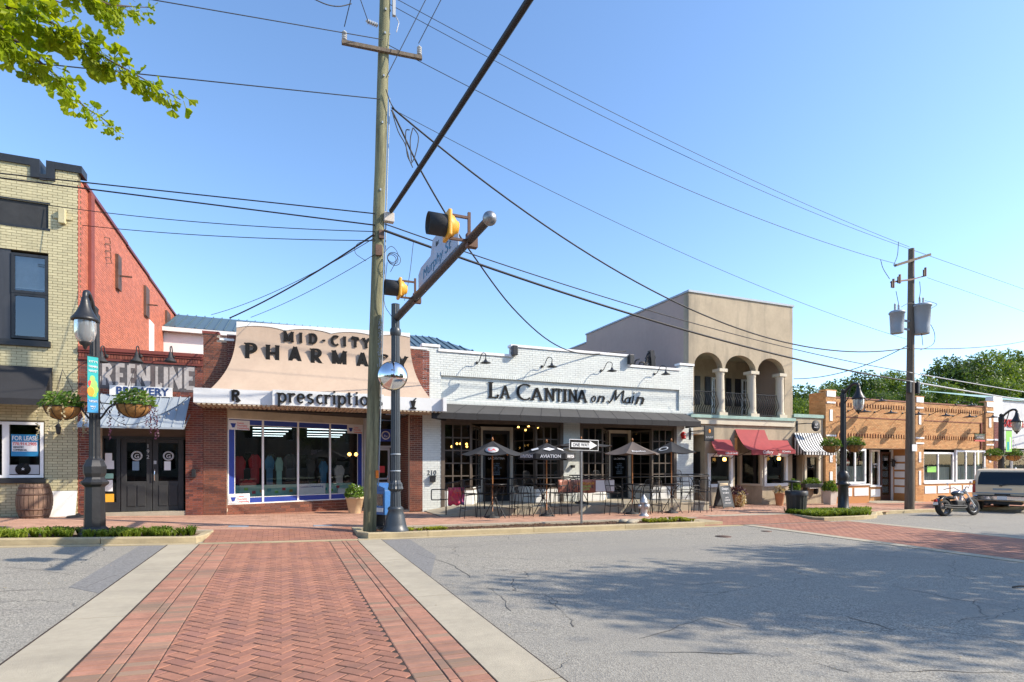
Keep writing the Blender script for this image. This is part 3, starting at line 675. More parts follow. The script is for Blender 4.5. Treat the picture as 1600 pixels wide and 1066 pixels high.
# utility covers
for x, y, a, b in ((-1.2, 15.1, .45, .3), (.75, 14.9, .45, .3)): MB().slab([(x, y), (x+a, y), (x+a, y+b), (x, y+b)], lambda x, y: sz(x, y)-.05, lambda x, y: sz(x, y)+.014).build('cover_plate', M['galv'], sw)
tag(MB().lathe([(0, -.02), (.2, -.02), (.2, .008), (0, .008)], (10.3, 10.95, rz(10.3, 10.95)), 24).build('valve_cover', M['rust']), 'small round dark valve cover in the asphalt, nearer one of two', 'valve cover')
tag(MB().lathe([(0, -.02), (.14, -.02), (.14, .008), (0, .008)], (12.35, 11.5, rz(12.35, 11.5)), 24).build('valve_cover', M['rust']), 'smaller dark valve cover in the asphalt close to the far crossing', 'valve cover')
def G(u, v):
    f = CH*FP/(v-HV)
    for _ in range(8):
        x = f*(SA+(u-800)/FP*CA); y = f*(CA-(u-800)/FP*SA); f = (CH-rz(x, y))*FP/(v-HV)
    return x, y
def crack(P, w=.008):
    mb = MB(); pts = []
    for (u0, v0), (u1, v1) in zip(P, P[1:]):
        a, b = Vector(G(u0, v0)), Vector(G(u1, v1)); n = max(3, int((b-a).length/.12))
        for k in range(n): q = a.lerp(b, k/n); nn = noise.noise((q.x*3.1, q.y*3.1, 0))*.07+noise.noise((q.x*11, q.y*11, 0))*.03; d = (b-a).normalized(); pts.append(Vector((q.x-d.y*nn, q.y+d.x*nn)))
    G_ = []
    for i, p in enumerate(pts):
        d = (pts[min(i+1, len(pts)-1)]-pts[max(0, i-1)]).normalized(); ww = w*max(0, .55+.9*noise.noise((p.x*2, p.y*2, 5))); G_.append([(p.x-d.y*s*ww, p.y+d.x*s*ww, rz(p.x, p.y)+.0045) for s in (-1, 1)])
    up_(mb.grid(G_)).build('road_crack', M['crack'], kind='stuff')
for P in ([(1210, 880), (1300, 897), (1394, 916), (1470, 932), (1600, 955)], [(985, 1016), (1070, 1019), (1140, 1021), (1230, 1027), (1290, 1040), (1345, 1057)], [(1325, 964), (1370, 976), (1400, 990)], [(1385, 1052), (1450, 1046), (1530, 1052), (1600, 1049)], [(0, 925), (60, 922), (130, 918), (190, 896)], [(860, 938), (885, 965), (905, 985)], [(1005, 1000), (1100, 966), (1180, 984)], [(760, 917), (790, 940), (800, 960)], [(0, 885), (70, 893), (120, 900)], [(1450, 880), (1520, 888), (1600, 905)]): crack(P)
crack([(1000, 905), (1080, 915), (1150, 908)], .008); crack([(650, 865), (700, 880), (742, 905)], .009)
for x_ in (-2.093, 2.092, -1.543, 1.572): MB().slab([(x_-.006, -1), (x_+.006, -1), (x_+.006, 12.83), (x_-.006, 12.83)], lambda x, y: rz(x, y)-.02, lambda x, y: rz(x, y)+.0148).build('joint', M['pjoint'], cw)
# ---- beds
bed = MB()
def bedz(x, y): return sz(x, y)-.045+.03*noise.noise((x*2.5, y*2.5, 0))
up_(sheet(1.78, 11.9, 13.22, 14.31, bedz, 90, 10)).build('mulch_bed', M['mulch'], kind='stuff')
up_(sheet(-44, -1.57, 13.22, 14.31, bedz, 200, 6)).build('planting_bed', M['mulch'], kind='stuff')
isl = [(17.02, 14.85), (16.62, 13.6), (16.7, 13.35), (16.9, 13.3), (18.55, 13.35), (19.65, 13.63), (20.6, 14.3), (21.7, 14.8), (21.7, 14.95), (17.05, 14.95)]
MB().slab(isl, lambda x, y: rz(x, y)-.05, lambda x, y: sz(x, y)-.03).build('island_bed', M['mulch'], kind='stuff')
MB().slab([(11.5, 13.2), (12.4, 13.2), (12.4, 14.4), (11.5, 14.4)], lambda x, y: rz(x, y)-.05, lambda x, y: sz(x, y)-.02).build('kerb_end_slab', M['kerb'], kind='structure')
mb = MB()
for i in range(2600):
    x, y = R.uniform(1.85, 11.8), R.uniform(13.25, 14.28); a = R.uniform(0, 6.3); l = R.uniform(.02, .06); z_ = bedz(x, y)+R.uniform(.0, .015)
    mb.cb((x, y, z_), (l, l*.4, .012), a)
mb.build('bark_chips', pm('bark chip', (.13, .065, .035), .9, island=.5), kind='stuff')
def tufts(name, n, pt, h=(.12, .22), mat=None, wd=.012, lean=.6, blades=16):
    mb = MB()
    for i in range(n):
        x, y, z = pt(i)
        for b in range(blades):
            a = R.uniform(0, 6.283); L_ = R.uniform(*h); ln = R.uniform(.15, lean); dx, dy = math.cos(a), math.sin(a); px, py = -dy*wd, dx*wd
            p0 = (x+dx*.01, y+dy*.01, z-.01); p1 = (x+dx*L_*ln*.5, y+dy*L_*ln*.5, z+L_*.75); p2 = (x+dx*L_*ln*1.25, y+dy*L_*ln*1.25, z+L_*(.95-.5*ln))
            mb.add([(p0[0]-px, p0[1]-py, p0[2]), (p0[0]+px, p0[1]+py, p0[2]), (p1[0]+px, p1[1]+py, p1[2]), (p1[0]-px, p1[1]-py, p1[2]), p2], [(0, 1, 2, 3), (3, 2, 4)])
    return mb.build(name, mat or M['grass'], kind='stuff')
def lp(i):
    while True:
        x, y = R.uniform(-9, -1.75), R.uniform(13.3, 14.2)
        if (x+3.5)**2+(y-13.75)**2 < .1: continue
        if noise.noise((x*2.2, y*1.2, 3)) > (.08 if x < -3.6 else -.05) : return x, y, sz(x, y)-.04
tufts('border_grass', 230, lp, (.07, .25), blades=20, lean=.95)
def ip(i):
    while True:
        x, y = R.uniform(16.8, 21.6), R.uniform(13.4, 14.9)
        if x > 19.4 and y < 13.6+(x-19.4)*.62: continue
        if (x-20.1)**2+(y-14.5)**2 < .1: continue
        return x, y, sz(x, y)-.03
tufts('island_grass', 380, ip, (.1, .3), blades=17, wd=.014, lean=.9)
tufts('yellow_tuft', 26, lambda i: (R.uniform(2.75, 3.75), R.uniform(13.3, 13.6), sz(3, 13.4)-.03), (.06, .12), M['yflow'], blades=30, lean=1)
tufts('yellow_tuft', 60, lambda i: (R.uniform(9.9, 11.5), R.uniform(13.35, 14.1), sz(10.5, 13.4)-.03), (.07, .14), M['yflow'], blades=30, lean=1)
mb = MB()
for i in range(7): mb.ball((9.5+R.uniform(-.2, .2), 13.8+R.uniform(-.2, .2), sz(9.5, 13.8)), R.uniform(.06, .13), 5, (1.3, 1, .6))
tag(mb.build('rocks', M['conc']), 'small pale rocks lying in the mulch near the yellow ground cover', 'rocks', kind='stuff')
# far side pavement behind the camera
up_(sheet(-45, 90, -26, -7, lambda x, y: rz(x, y)+.12, 40, 4)).build('near_sidewalk', M['pave'], kind='structure'); up_(sheet(8, 90, -7, 1.6, lambda x, y: rz(x, y)+.12, 40, 4)).build('near_sidewalk', M['pave'], kind='structure')
# ================================================================== BUILDINGS
def rr(u0, u1, zt, zb, Y=YF): return (X(u0, Y), zb, X(u1, Y), zt)
# ------------------------------------------------ 1 yellow brick building with the red side wall
B1 = thing('brick_building', 'two storey building with yellow painted brick front and red painted side wall', 'building', (-8.5, YF, .2))
XL, XR = -13.0, X(122); ZT = 10.0
w2 = (X(-70), Z(10, 530), X(76), Z(30, 391)); shop = (X(-120), Z(20, 748), X(70), Z(20, 658)); panel = (X(-90), Z(0, 348), X(76), Z(0, 309))
notch = (X(61.5), ZT-.42, X(74.5), ZT+.2)
holes1 = [w2, shop, panel, notch]
brick_wall(B1, XL, XR, .12, ZT-.12, holes1, M['ybrick'], M['ymortar'], C=.0745, L=.225, prefer=lambda s, z: abs(s-X(85))*1.2+abs(z-6.0)*.55+(50 if s < X(3) else 0))
mb = MB()
for a, b, z in ((XL, notch[0]-.18, ZT), (notch[2]+.18, XR+.1, ZT)): mb.box(a, YF-.06, z-.17, b, YF+.42, z+.03)
mb.box(notch[0]-.18, YF-.062, ZT-.5, notch[0]+.02, YF+.4, ZT+.031); mb.box(notch[2]-.02, YF-.062, ZT-.5, notch[2]+.18, YF+.4, ZT+.031); mb.box(notch[0]+.02, YF-.064, ZT-.52, notch[2]-.02, YF+.4, ZT-.36)
mb.build('coping', M['black'], B1)
MB().box(panel[0], YF+.03, panel[1], panel[2], YF+.05, panel[3]).build('sign_panel', M['blackm'], B1)
mb = MB()
for z0, z1 in ((panel[1]-.06, panel[1]), (panel[3], panel[3]+.04)): mb.box(panel[0], YF-.02, z0, panel[2]+.04, YF+.05, z1)
mb.build('panel_trim', M['black'], B1)
# upper window : dark wood panel then a sash window with blinds
MB().box(w2[0], YF+.02, w2[1], X(16), YF+.08, w2[3]).build('wall_panel', pm('dark painted boards', (.04, .043, .05), .5, var=.2, stretch=(4, 4, .3)), B1)
zm = Z(45, 459)
for (a, b, nm) in ((zm, w2[3]-.08, 0), (w2[1]+.05, zm, 1)):
    o = window(B1, X(17.5), a, X(75), b, YF+(.06 if nm else .05), 1, 1, M['black'], M['glassr'], fw=.07, name='sash')
mb = MB()
n = 26
for k in range(n):
    z_ = zm+.15+(w2[3]-zm-.3)*k/n; mb.box(X(22), YF+.09, z_, X(69), YF+.10, z_+.05)
mb.build('blind', M['blind'], B1)
MB().box(X(-80), YF-.1, w2[1]-.16, X(80), YF+.2, w2[1]-.001).build('window_sill', M['black'], B1)
room(B1, X(-70), YF+.3, w2[1], X(76), YF+3, w2[3]+.1)
# shop window with white frame
zs0, zs1 = shop[1], shop[3]
for a, b in ((-100, -45), (-45, 9), (9, 68)):
    window(B1, X(a), zs0+.02, X(b), zs1-.02, YF+.05, 1, 1, M['white2'], M['glassd'], fw=.075, name='shop_window')
MB().box(X(-125), YF-.1, zs0-.12, X(73), YF+.12, zs0-.002).build('window_sill', M['black'], B1)
MB().box(X(-120), YF+.02, zs1+.001, X(70), YF+.1, zs1+.09).build('window_head', M['white'], B1)
room(B1, X(-120), YF+.25, zs0-.1, X(70), YF+4, zs1+.2, M['voidl'])
# for lease poster and film on the glass
pz1, pz0 = Z(40, 679), Z(40, 713); px0, px1 = X(17), X(59.5); FY = YF-.056
po = MB().box(px0, FY+.068, pz0, px1, FY+.074, pz1).build('poster', M['pblue'], B1)
MB().box(px0+.02, FY+.064, pz0+.22*(pz1-pz0), px1-.02, FY+.0675, pz0+.66*(pz1-pz0)).build('poster_panel', M['poster'], po)
pc = (px0+px1)/2; ph = pz1-pz0
text('FOR LEASE', (pc, FY+.062, pz0+.73*ph), .17, M['poster'], po, width=(px1-px0)*.92, bold=.003)
text('770.914.2905', (pc, FY+.061, pz0+.5*ph), .12, M['pred'], po, width=(px1-px0)*.88)
text('INDUSTRY\nCOMMERCIAL', (px0+.05, FY+.0615, pz0+.37*ph), .075, M['letter'], po, align='LEFT', width=(px1-px0)*.5)
MB().box(X(12.5), FY+.06, Z(40, 741), X(61), FY+.064, Z(40, 726.5)).build('window_film', M['gray'], B1)
o = MB().lathe([(0, 0), (.17, 0), (.17, .004), (0, .004)], (0, 0, 0), 20); T = Matrix.Translation((X(36), FY+.055, Z(36, 733.5))) @ Matrix.Rotation(math.pi/2, 4, 'X'); o.v = [tuple(T @ Vector(q)) for q in o.v]
o = o.build('logo', M['letter'], B1); text('★', (X(36), FY+.05, Z(36, 735)), .1, M['poster'], o)
# awning
a0, a1 = X(-120), X(82); zt, zb, zw = Z(40, 573), Z(20, 637), Z(80, 616)
aw = MB(); f0 = YF-1.05
xr2 = X(55, f0)+.16; 
aw.add([(a0, YF-.02, zt), (a1, YF-.02, zt), (xr2, f0, zb+.16), (a0, f0, zb+.16), (a0, f0, zb), (xr2, f0, zb), (a1, YF-.02, zw)], [(0, 3, 2, 1), (3, 4, 5, 2), (1, 2, 5, 6)])
aw.build('awning', M['awnb'], B1, solid=.012)
MB().bar((a1, YF-.03, zw), (xr2, f0, zb), .025).build('awning_frame', M['iron'], B1)
# vent box on the wall
vb = MB().box(X(93.5), YF-.14, Z(98, 351), X(104), YF-.012, Z(98, 329)).build('vent_box', M['ybrick'], B1, bevel=.01)
MB().box(X(84), YF-.05, Z(98, 343), X(113), YF-.012, Z(98, 337)).build('vent_bracket', M['ybrick'], vb)
# lantern by the window
ln = MB(); lx, lz = X(95), Z(95, 672); ln.tube([(lx, YF, lz+.25), (lx, YF-.16, lz+.3), (lx, YF-.18, lz+.16)], .012, 6); ln.lathe([(.02, .17), (.09, .08), (.095, .07), (.07, .07), (.05, -.1), (.03, -.13)], (lx, YF-.18, lz), 6, 0)
ln.build('wall_lantern', M['black'], B1)
# side wall of red painted brick
xs = XR; 
prof = [(129.5, 289), (197, 368), (191.5, 372), (231, 420), (228.5, 427), (257.5, 462), (256.5, 467.6), (281.5, 498.6), (281, 503), (300, 527)]
pp = [AX(u, v, xs) for u, v in prof]
segs = [(pp[i].y, pp[i+1].y, min(pp[i].z, pp[i+1].z)) for i in range(0, 10, 2)]
zz = [9.72, 9.95, 9.98, 9.9, 9.8]; ys = [YF+.45, segs[0][1], segs[1][1], segs[2][1], segs[3][1], 46.0]
zz = [s[2] for s in segs]
for k in range(1, 5): zz[k] = min(zz[k], zz[k-1]-.04)
def topf(s):
    y = YF+s
    for k in range(5):
        if y < ys[k+1]: return zz[k]
    return zz[-1]
brick_wall(B1, .23, 44-YF, .1, 11, [(14.0-.0, 5.4, 14.5, 7.6)], M['rpaint'], M['rpmortar'], org=(xs, YF, 0), ux=(0, 1, 0), C=.0745, L=.225, proud=.008, pieces=0, top=(topf, [y-YF for y in ys]), skip=lambda s, z: z < 4.2 and s > .3)
mb = MB()
for k in range(5): mb.box(xs-.3, ys[k] if k else YF+.43, zz[k]+.001, xs+.07, ys[k+1], zz[k]+.1)
mb.build('parapet_coping', pm('dark red coping', (.13, .03, .03), .5), B1)
mb = MB()
for r in range(int((ZT-.3-.3)/.0745)):     # front corner bricks wrapping to the red side
    z_ = .12+r*.0745; d = .24 if r % 2 else .12; mb.box(XR, YF-.012, z_, XR+.012, YF+d, z_+.0645)
mb.build('corner_brick', M['rpaint'], B1, kind='stuff')
MB().box(xs+.012, AX(137, 400, xs).y, 4.9, xs+.09, AX(137, 400, xs).y+.32, zz[0]).build('downpipe', M['rpmortar'], B1)
for u, v0, v1 in ((182, 412, 450), (226.5, 460, 492), (260, 498, 522)):
    a = AX(u-2.5, v1, xs); b = AX(u+3, v0, xs); mb = MB().box(xs+.01, a.y, a.z, xs+.1, b.y, b.z+.2); mb.bar((xs+.1, (a.y+b.y)/2, (a.z+b.z)/2), (xs+.45, (a.y+b.y)/2, (a.z+b.z)/2), .05); mb.build('tie_plate', M['rust'], B1)
for u0, u1, v0, v1 in ((232.5, 240, 507, 550), (260.5, 267, 533, 550)):
    a = AX(u0, v1, xs); b = AX(u1, v0, xs); MB().box(xs-.05, a.y, a.z-1, xs+.02, b.y, b.z).build('shutter', M['white2'], B1)
mb = MB()
for i, (u, v) in enumerate(((163, 371), (163.5, 382), (164, 393), (164.5, 402), (273, 510), (276, 517))):
    p = AX(u, v, xs+.02); mb.tube([(p.x, p.y, p.z), (p.x+.12, p.y+.1, p.z+.03), (p.x+.12, p.y+.2, p.z-.12), (p.x, p.y+.1, p.z-.16)], .015, 5)
mb.build('wall_hook', M['rust'], B1)
MB().box(XL, YF+.3, ZT-1.0, xs-.1, 44, ZT-.9).build('roof', M['voidl'], B1)
# ------------------------------------------------ 2 brewery
B2 = thing('brewery', 'narrow dark red brick brewery front with blue grey metal awning', 'building', (-3.7, YF, .2))
bx0, bx1 = XR+.02, X(317.5); zt = 4.98; dx0, dx1 = X(154), X(290); dz1 = Z(230, 652)
sg = (X(140), Z(230, 610), X(305), Z(230, 567))
brick_wall(B2, bx0, bx1, .1, 4.62, [(dx0, 0, dx1, dz1)], M['rbrick'], M['rmortar'], org=(0, YF, 0), prefer=lambda s, z: (0 if (s > dx1 or s < dx0) and z < 3.2 else 40)+abs(z-1.8))
mb = MB(); 
for k, (a, b, d) in enumerate(((4.62, 4.68, .05), (4.68, 4.82, .02), (4.82, 4.88, .06), (4.88, 4.98, .09))): mb.box(bx0, YF-d, a, bx1, YF+.25+.003*k, b)
mb.build('cornice', M['dbrick'], B2)
mb = MB(); x_ = bx0+.01
while x_ < bx1-.07: mb.box(x_, YF-.035, 4.69, x_+.055, YF-.02, 4.81); x_ += .068
mb.build('soldier_course', M['rbrick'], B2, kind='stuff')
MB().box(sg[0], YF-.02, sg[1], sg[2], YF-.0125, sg[3]).build('painted_sign', pm('faded black paint', (.085, .078, .08), .7, var=.4, stain=.5, stain_col=(.2, .1, .08)), B2)
lw = pm('faded white paint', (.4, .37, .35), .7, var=.25, stain=.5, stain_col=(.16, .13, .13)); sgh = (sg[3]-sg[1])*.76
hb = (sg[3]-sg[1])*.12+sg[1]
for ch, u0, u1 in (('G', 142, 158.5), ('R', 160, 177), ('E', 181, 195), ('E', 199, 211.5), ('N', 214, 235), ('L', 243, 254), ('I', 256, 263), ('N', 265, 284.5), ('E', 288, 304)):
    mb, w_ = letter_mb(ch, 1, .26, .2, .003/sgh, 0); xs_ = [q[0] for q in mb.v]; a, b = min(xs_), max(xs_)
    mb.v = [(X(u0)+(q[0]-a)/(b-a)*(X(u1)-X(u0)), YF-.0215+q[1]*sgh, hb+q[2]*sgh) for q in mb.v]; mb.build('letter', lw, B2)
bb = MB().box(X(172.5), YF-.1, Z(220, 619.5), X(270), YF-.03, Z(220, 604.5)).build('sign_board', M['white'], B2)
text('BREWERY', (X(224), YF-.105, Z(220, 617.5)), .3, pm('sign blue', (.02, .05, .16), .5), bb, width=X(263)-X(181), bold=.008, depth=.006)
# metal awning
tz, bz_, Yb = Z(230, 619), Z(210, 667, YF-1.0), YF-1.0
ax0, ax1, cx0, cx1 = X(160), X(297), X(121, Yb), X(286.5, Yb)
awm = thing('x', None, None) if 0 else None
n = 9; A_ = MB().add([(ax0, YF-.015, tz), (ax1, YF-.015, tz), (cx1, Yb, bz_), (cx0, Yb, bz_)], [(0, 3, 2, 1)]).build('awning', M['galv'], B2, solid=.015)
for k in range(n+1):
    t = k/n; MB().bar((ax0+(ax1-ax0)*t, YF-.03, tz+.02), (cx0+(cx1-cx0)*t, Yb, bz_+.02), .018, .035).build('seam_rib', M['galv'], A_)
mb = MB(); mb.bar((cx0, Yb, bz_-.02), (cx1, Yb, bz_-.02), .03, .05); mb.bar((ax1, YF, tz-.5), (cx1, Yb, bz_-.03), .03); mb.bar((ax0, YF, tz-.5), (cx0, Yb, bz_-.03), .03); mb.build('awning_frame', M['galv'], B2)
for u in (163.5, 216.5, 267.5): gooseneck(B2, X(u+4), YF-.05, Z(u, 557), reach=.5, rise=.22, r=.17, hs=.3, mat=M['blackm'], dx=.0)
# doors
yd = YF+.28
MB().box(dx0, YF+.26, dz1-.02, dx1, YF+.3, Z(230, 652)+.4).build('lintel', M['dbrick'], B2)
tr0 = Z(240, 683); zfl = Z(240, 800)
MB().box(dx0, yd, tr0, dx1, yd+.05, dz1+.3).build('transom_panel', pm('old boards', (.09, .06, .04), .7, var=.3, stretch=(.5, 4, 4)), B2)
MB().box(dx0, yd-.02, tr0-.05, dx1, yd+.06, tr0+.02).build('door_head', M['black'], B2)
MB().box(dx0-.01, YF+.01, 0, dx1+.01, yd+.2, zfl).build('step', M['conc'], B2)
sidelight_u = (158, 186)
o = MB(); o.box(X(158, yd), yd, zfl, X(162, yd), yd+.06, tr0); o.box(X(182, yd), yd, zfl, X(188, yd), yd+.06, tr0); o.box(X(162, yd), yd, zfl, X(182, yd), yd+.06, zfl+.3); o = o.build('sidelight', M['black'], B2)
MB().quad((X(162, yd), yd+.03, zfl+.3), (X(182, yd), yd+.03, zfl+.3), (X(182, yd), yd+.03, tr0), (X(162, yd), yd+.03, tr0)).build('pane', M['glassd'], o)
for u0, u1, v0, v1, m_ in ((164, 175, 708, 720, 'poster'), (161, 178, 720, 733, 'poster'), (163, 177, 740, 748, 'mint'), (163, 176, 750, 768, 'poster'), (163, 178, 772, 785, 'yel')):
    MB().box(X(u0, yd), yd+.012, Z(u0, v1, yd), X(u1, yd), yd+.016, Z(u0, v0, yd)).build('notice', M[m_], o)
for u0, u1, hs in ((189, 237.5, 1), (238.5, 287, -1)):
    xa, xb = X(u0, yd), X(u1, yd); za, zb_ = zfl+.01, tr0-.05; wz0 = Z(240, 752, yd); wz1 = Z(240, 692, yd); m1 = .14
    d = MB(); d.box(xa, yd, za, xa+m1, yd+.06, zb_); d.box(xb-m1, yd, za, xb, yd+.06, zb_); d.box(xa+m1, yd, za, xb-m1, yd+.06, wz0); d.box(xa+m1, yd, wz1, xb-m1, yd+.06, zb_)
    for q0, q1 in ((xa+m1+.02, (xa+xb)/2-.02), ((xa+xb)/2+.02, xb-m1-.02)): d.box(q0, yd-.018, za+.15, q1, yd, wz0-.12)
    d = d.build('door', M['blackm'], B2, bevel=.008)
    MB().quad((xa+m1, yd+.03, wz0), (xb-m1, yd+.03, wz0), (xb-m1, yd+.03, wz1), (xa+m1, yd+.03, wz1)).build('pane', M['glassd'], d)
    o = MB().lathe([(.10, 0), (.145, 0), (.145, .004), (.10, .004), (.10, 0)], (0, 0, 0), 24, cap=False); T = Matrix.Translation(((xa+xb)/2, yd+.022, Z(240, 712.5, yd))) @ Matrix.Rotation(math.pi/2, 4, 'X'); o.v = [tuple(T @ Vector(q)) for q in o.v]
    o.build('logo_ring', M['gray'], d); text('G', ((xa+xb)/2, yd+.02, Z(240, 716, yd)), .17, M['gray'], d, bold=.005)
    o = MB().box((xa+xb)/2-.11, yd+.014, Z(240, 735, yd), (xa+xb)/2+.06, yd+.018, Z(240, 721, yd)); o.build('notice', M['poster' if hs < 0 else 'slate'], d)
    if hs < 0:
        MB().tube([(xa+.06, yd-.01, zfl+.9), (xa+.06, yd-.07, zfl+.95), (xa+.06, yd-.07, zfl+1.2), (xa+.06, yd-.01, zfl+1.25)], .014, 6).build('handle', M['chrome'], d)
        MB().box(xa+.03, yd-.02, zfl+1.4, xa+.1, yd, zfl+1.5).build('lock', M['gray'], d)
text('1\n9\n2', (X(231.5, yd), yd-.025, Z(230, 700, yd)), .16, M['gray'], B2)
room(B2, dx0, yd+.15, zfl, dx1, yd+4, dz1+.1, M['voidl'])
MB().box(dx0-.002, YF+.2, zfl, dx0+.02, yd+.2, dz1).build('reveal', M['rmortar'], B2)
MB().box(bx0, YF+.3, 4.4, bx1, YF+9, 4.5).build('roof', M['voidl'], B2)
# ------------------------------------------------ 3 pharmacy
B3 = thing('pharmacy', 'brown brick pharmacy with a tall tan curved sign front and blue framed window', 'building', (1.2, YF, .1))
px0, px1 = bx1+.004, X(660); wl = X(354.5); zs = 3.4
brick_wall(B3, px0, wl, .05, 5.62, [], M['bbrick'], M['bmortar'], top=(lambda s: 5.62 if s < X(343) else 5.45, [X(343)]), prefer=lambda s, z: abs(z-1.7))
brick_wall(B3, X(640), px1, .05, 3.4, [], M['bbrick'], M['bmortar'], pieces=0)
brick_wall(B3, 0, 1.75, .05, 3.4, [], M['bbrick'], M['bmortar'], org=(X(640), YF+.2, 0), ux=(0, 1, 0), pieces=0) if 0 else None
brick_wall(B3, -1.75, 0, .05, 3.4, [], M['bbrick'], M['bmortar'], org=(X(640)-.001, YF+.2, 0), ux=(0, -1, 0), pieces=0, thick=.1)
brick_wall(B3, wl+.001, X(671), zs, Z(655, 546), [], M['rbrick'], M['rmortar'], pieces=0)
MB().box(px0-.03, YF-.04, 5.62, X(343), YF+.3, 5.7).build('coping', M['dbrick'], B3)
MB().box(X(343)+.001, YF-.04, 5.45, X(366), YF+.3, 5.52).build('coping', M['white'], B3)
MB().box(X(641), YF-.04, Z(655, 546), X(668), YF+.3, Z(655, 546)+.07).build('coping', M['white'], B3)
# curved tan sign front : lofted, flaring outwards at the foot
YT, YB = YF-.25, YF-1.12
zt0, zt1 = Z(369, 503, YT), Z(640, 521, YT); zb0 = 3.78
def flare(t): return max(0, 1-t)**2.6
xl0, xr0 = X(369.5, YT), X(640.5, YT); xl1, xr1 = X(326, YB), X(675, YB)
NS, NT = 60, 22
def front(s, t, off=0):                # s across 0..1, t up 0..1
    f = flare(t); a = xl0+(xl1-xl0)*f; b = xr0+(xr1-xr0)*f; zt_ = zt0+(zt1-zt0)*s
    return Vector((a+(b-a)*s, YT+(YB-YT)*f-off, zb0+(zt_-zb0)*t))
def scal(s): q = (s*3.85) % 1; return .962-.042*(abs(q-.5)*2)**2.2
mb = MB(); mb.s = 1; mb.grid([[front(i/NS, j/NT*scal(i/NS)) for j in range(NT+1)] for i in range(NS+1)]); mb.f = [q[::-1] for q in mb.f]; mb.f = [q[::-1] for q in mb.f]
sf = mb.build('sign_front', M['tan'], B3)
mb = MB(); mb.s = 1
mb.grid([[front(i/NS, scal(i/NS)+(1-scal(i/NS))*j/3+(0 if j < 3 else .004), .018) for j in range(4)] for i in range(NS+1)])
mb.grid([[front(i/NS, 1.004, .018), front(i/NS, 1.004, -.3)] for i in range(NS+1)]); mb.grid([[front(i/NS, scal(i/NS), .018), front(i/NS, scal(i/NS), 0)] for i in range(NS+1)])
mb.build('scalloped_cap', M['white'], sf)
for s, nm in ((0, 1), (1, 0)):
    mb = MB(); mb.grid([[front(s, j/NT*(scal(0) if 0 else 1)), Vector((front(s, j/NT).x, YF, front(s, j/NT).z))] for j in range(NT+1)]); mb.build('sign_return', M['tan'], sf)
def letters_on_front(txt, us, v0, vs, h, wt, wn, serif, sx=1):
    for ch, u in zip(txt, us):
        if ch == ' ': continue
        # find s,t for pixel centre
        vv = v0+(u-us[0])*vs; best = None
        for it in range(60):
            t = it/59; f = flare(t); y = YT+(YB-YT)*f; a = xl0+(xl1-xl0)*f; b = xr0+(xr1-xr0)*f; x_ = X(u, y); z_ = Z(u, vv, y); s_ = (x_-a)/(b-a); z2 = zb0+(zt0+(zt1-zt0)*s_-zb0)*t
            if best is None or abs(z2-z_) < best[0]: best = (abs(z2-z_), x_, y, z_)
        _, x_, y, z_ = best
        mb, w_ = letter_mb(ch, 1, wt, wn, .06/h, serif); xs_ = [q[0] for q in mb.v]; c = (min(xs_)+max(xs_))/2
        mb.v = [(x_+(q[0]-c)*h*sx, y-.002+q[1]*h, z_+(q[2]-.5)*h) for q in mb.v]; mb.build('letter', M['letter'], sf)
def lets(txt, us, v0, slope, h, **k): letters_on_front(txt, us, v0, slope, h, k.get('wt', .24), k.get('wn', .11), k.get('serif', .2), k.get('sx', 1))
lets('MID-CITY', [451, 470, 489, 506, 523, 538.5, 555, 572], 526.5, .083, .31, sx=.95, wt=.27, wn=.13, serif=.17)
lets('PHARMACY', [392, 426, 461, 495, 530, 566, 598, 628], 549, .083, .48, sx=.95, wt=.26, wn=.12, serif=.16)
# fascia canopy
fy, fy2 = YF-1.15, YF-1.35; c0, c1 = X(302, fy), X(693, fy); fz0, fz1 = 3.42, 3.84
cn = MB().box(c0, fy, fz0, c1, YF+.1, fz0+.08); cn.box(c0, fy, fz0+.08, c1, fy+.05, fz1); cn.box(c0, fy+.05, fz0+.08, c0+.05, YF-.02, fz1); cn.box(c1-.05, fy+.05, fz0+.08, c1, YF-.02, fz1); cn.box(c0+.05, fy+.05, fz1-.04, c1-.05, YF-.02, fz1-.005)
cn = cn.build('canopy', M['fascia'], B3)
m0, m1 = X(425.5, fy2), X(599.5, fy2)
MB().box(m0, fy2, fz0-.015, m1, fy-.001, fz1+.02).build('fascia_box', M['fascia'], cn, bevel=.006)
MB().box(X(692.5, fy2), fy2, fz0-.01, X(698, fy2), fy-.001, fz1+.01).build('fascia_end', M['fascia'], cn)
mb = MB(); x_ = c0+.1
while x_ < c1-.12: mb.prism([(x_, fz0-.045), (x_+.06, fz0-.045), (x_+.085, fz0-.001), (x_-.02, fz0-.001)], fy+.01, YF-.05); x_ += .13
mb.build('soffit_rib', pm('cream soffit', (.5, .42, .3), .6, stain=.3), cn, kind='stuff')
zc = (fz0+fz1)/2
sign_text('R', (X(361, fy), fy-.002, zc-.12), cn, M['letter'], .3, wt=.25, wn=.2, d=.03, serif=.1)
MB().add([], [])
mb, w_ = letter_mb('x', .2, .22, .16, .03, .0); mb.v = [(X(368, fy)+q[0], fy-.004+q[1], zc-.16+q[2]) for q in mb.v]; mb.build('letter', M['letter'], cn)
us = [440.5, 456, 469.5, 484.5, 498, 510, 521, 534, 549, 560, 573.5, 590]; us2 = 'prescriptions'
us = [440, 455.5, 470, 485, 499, 511.5, 521.5, 533.5, 546.5, 556.5, 569, 581.5, 592.5]
for ch, u in zip(us2, us):
    mb, w_ = letter_mb(ch, .44, .15, .07, .04, .11); xs_ = [q[0] for q in mb.v]; c = (min(xs_)+max(xs_))/2
    mb.v = [(X(u, fy2)+(q[0]-c)*1.0, fy2-.01+q[1], zc-.13+q[2]) for q in mb.v]; mb.build('letter', M['letter'], cn)
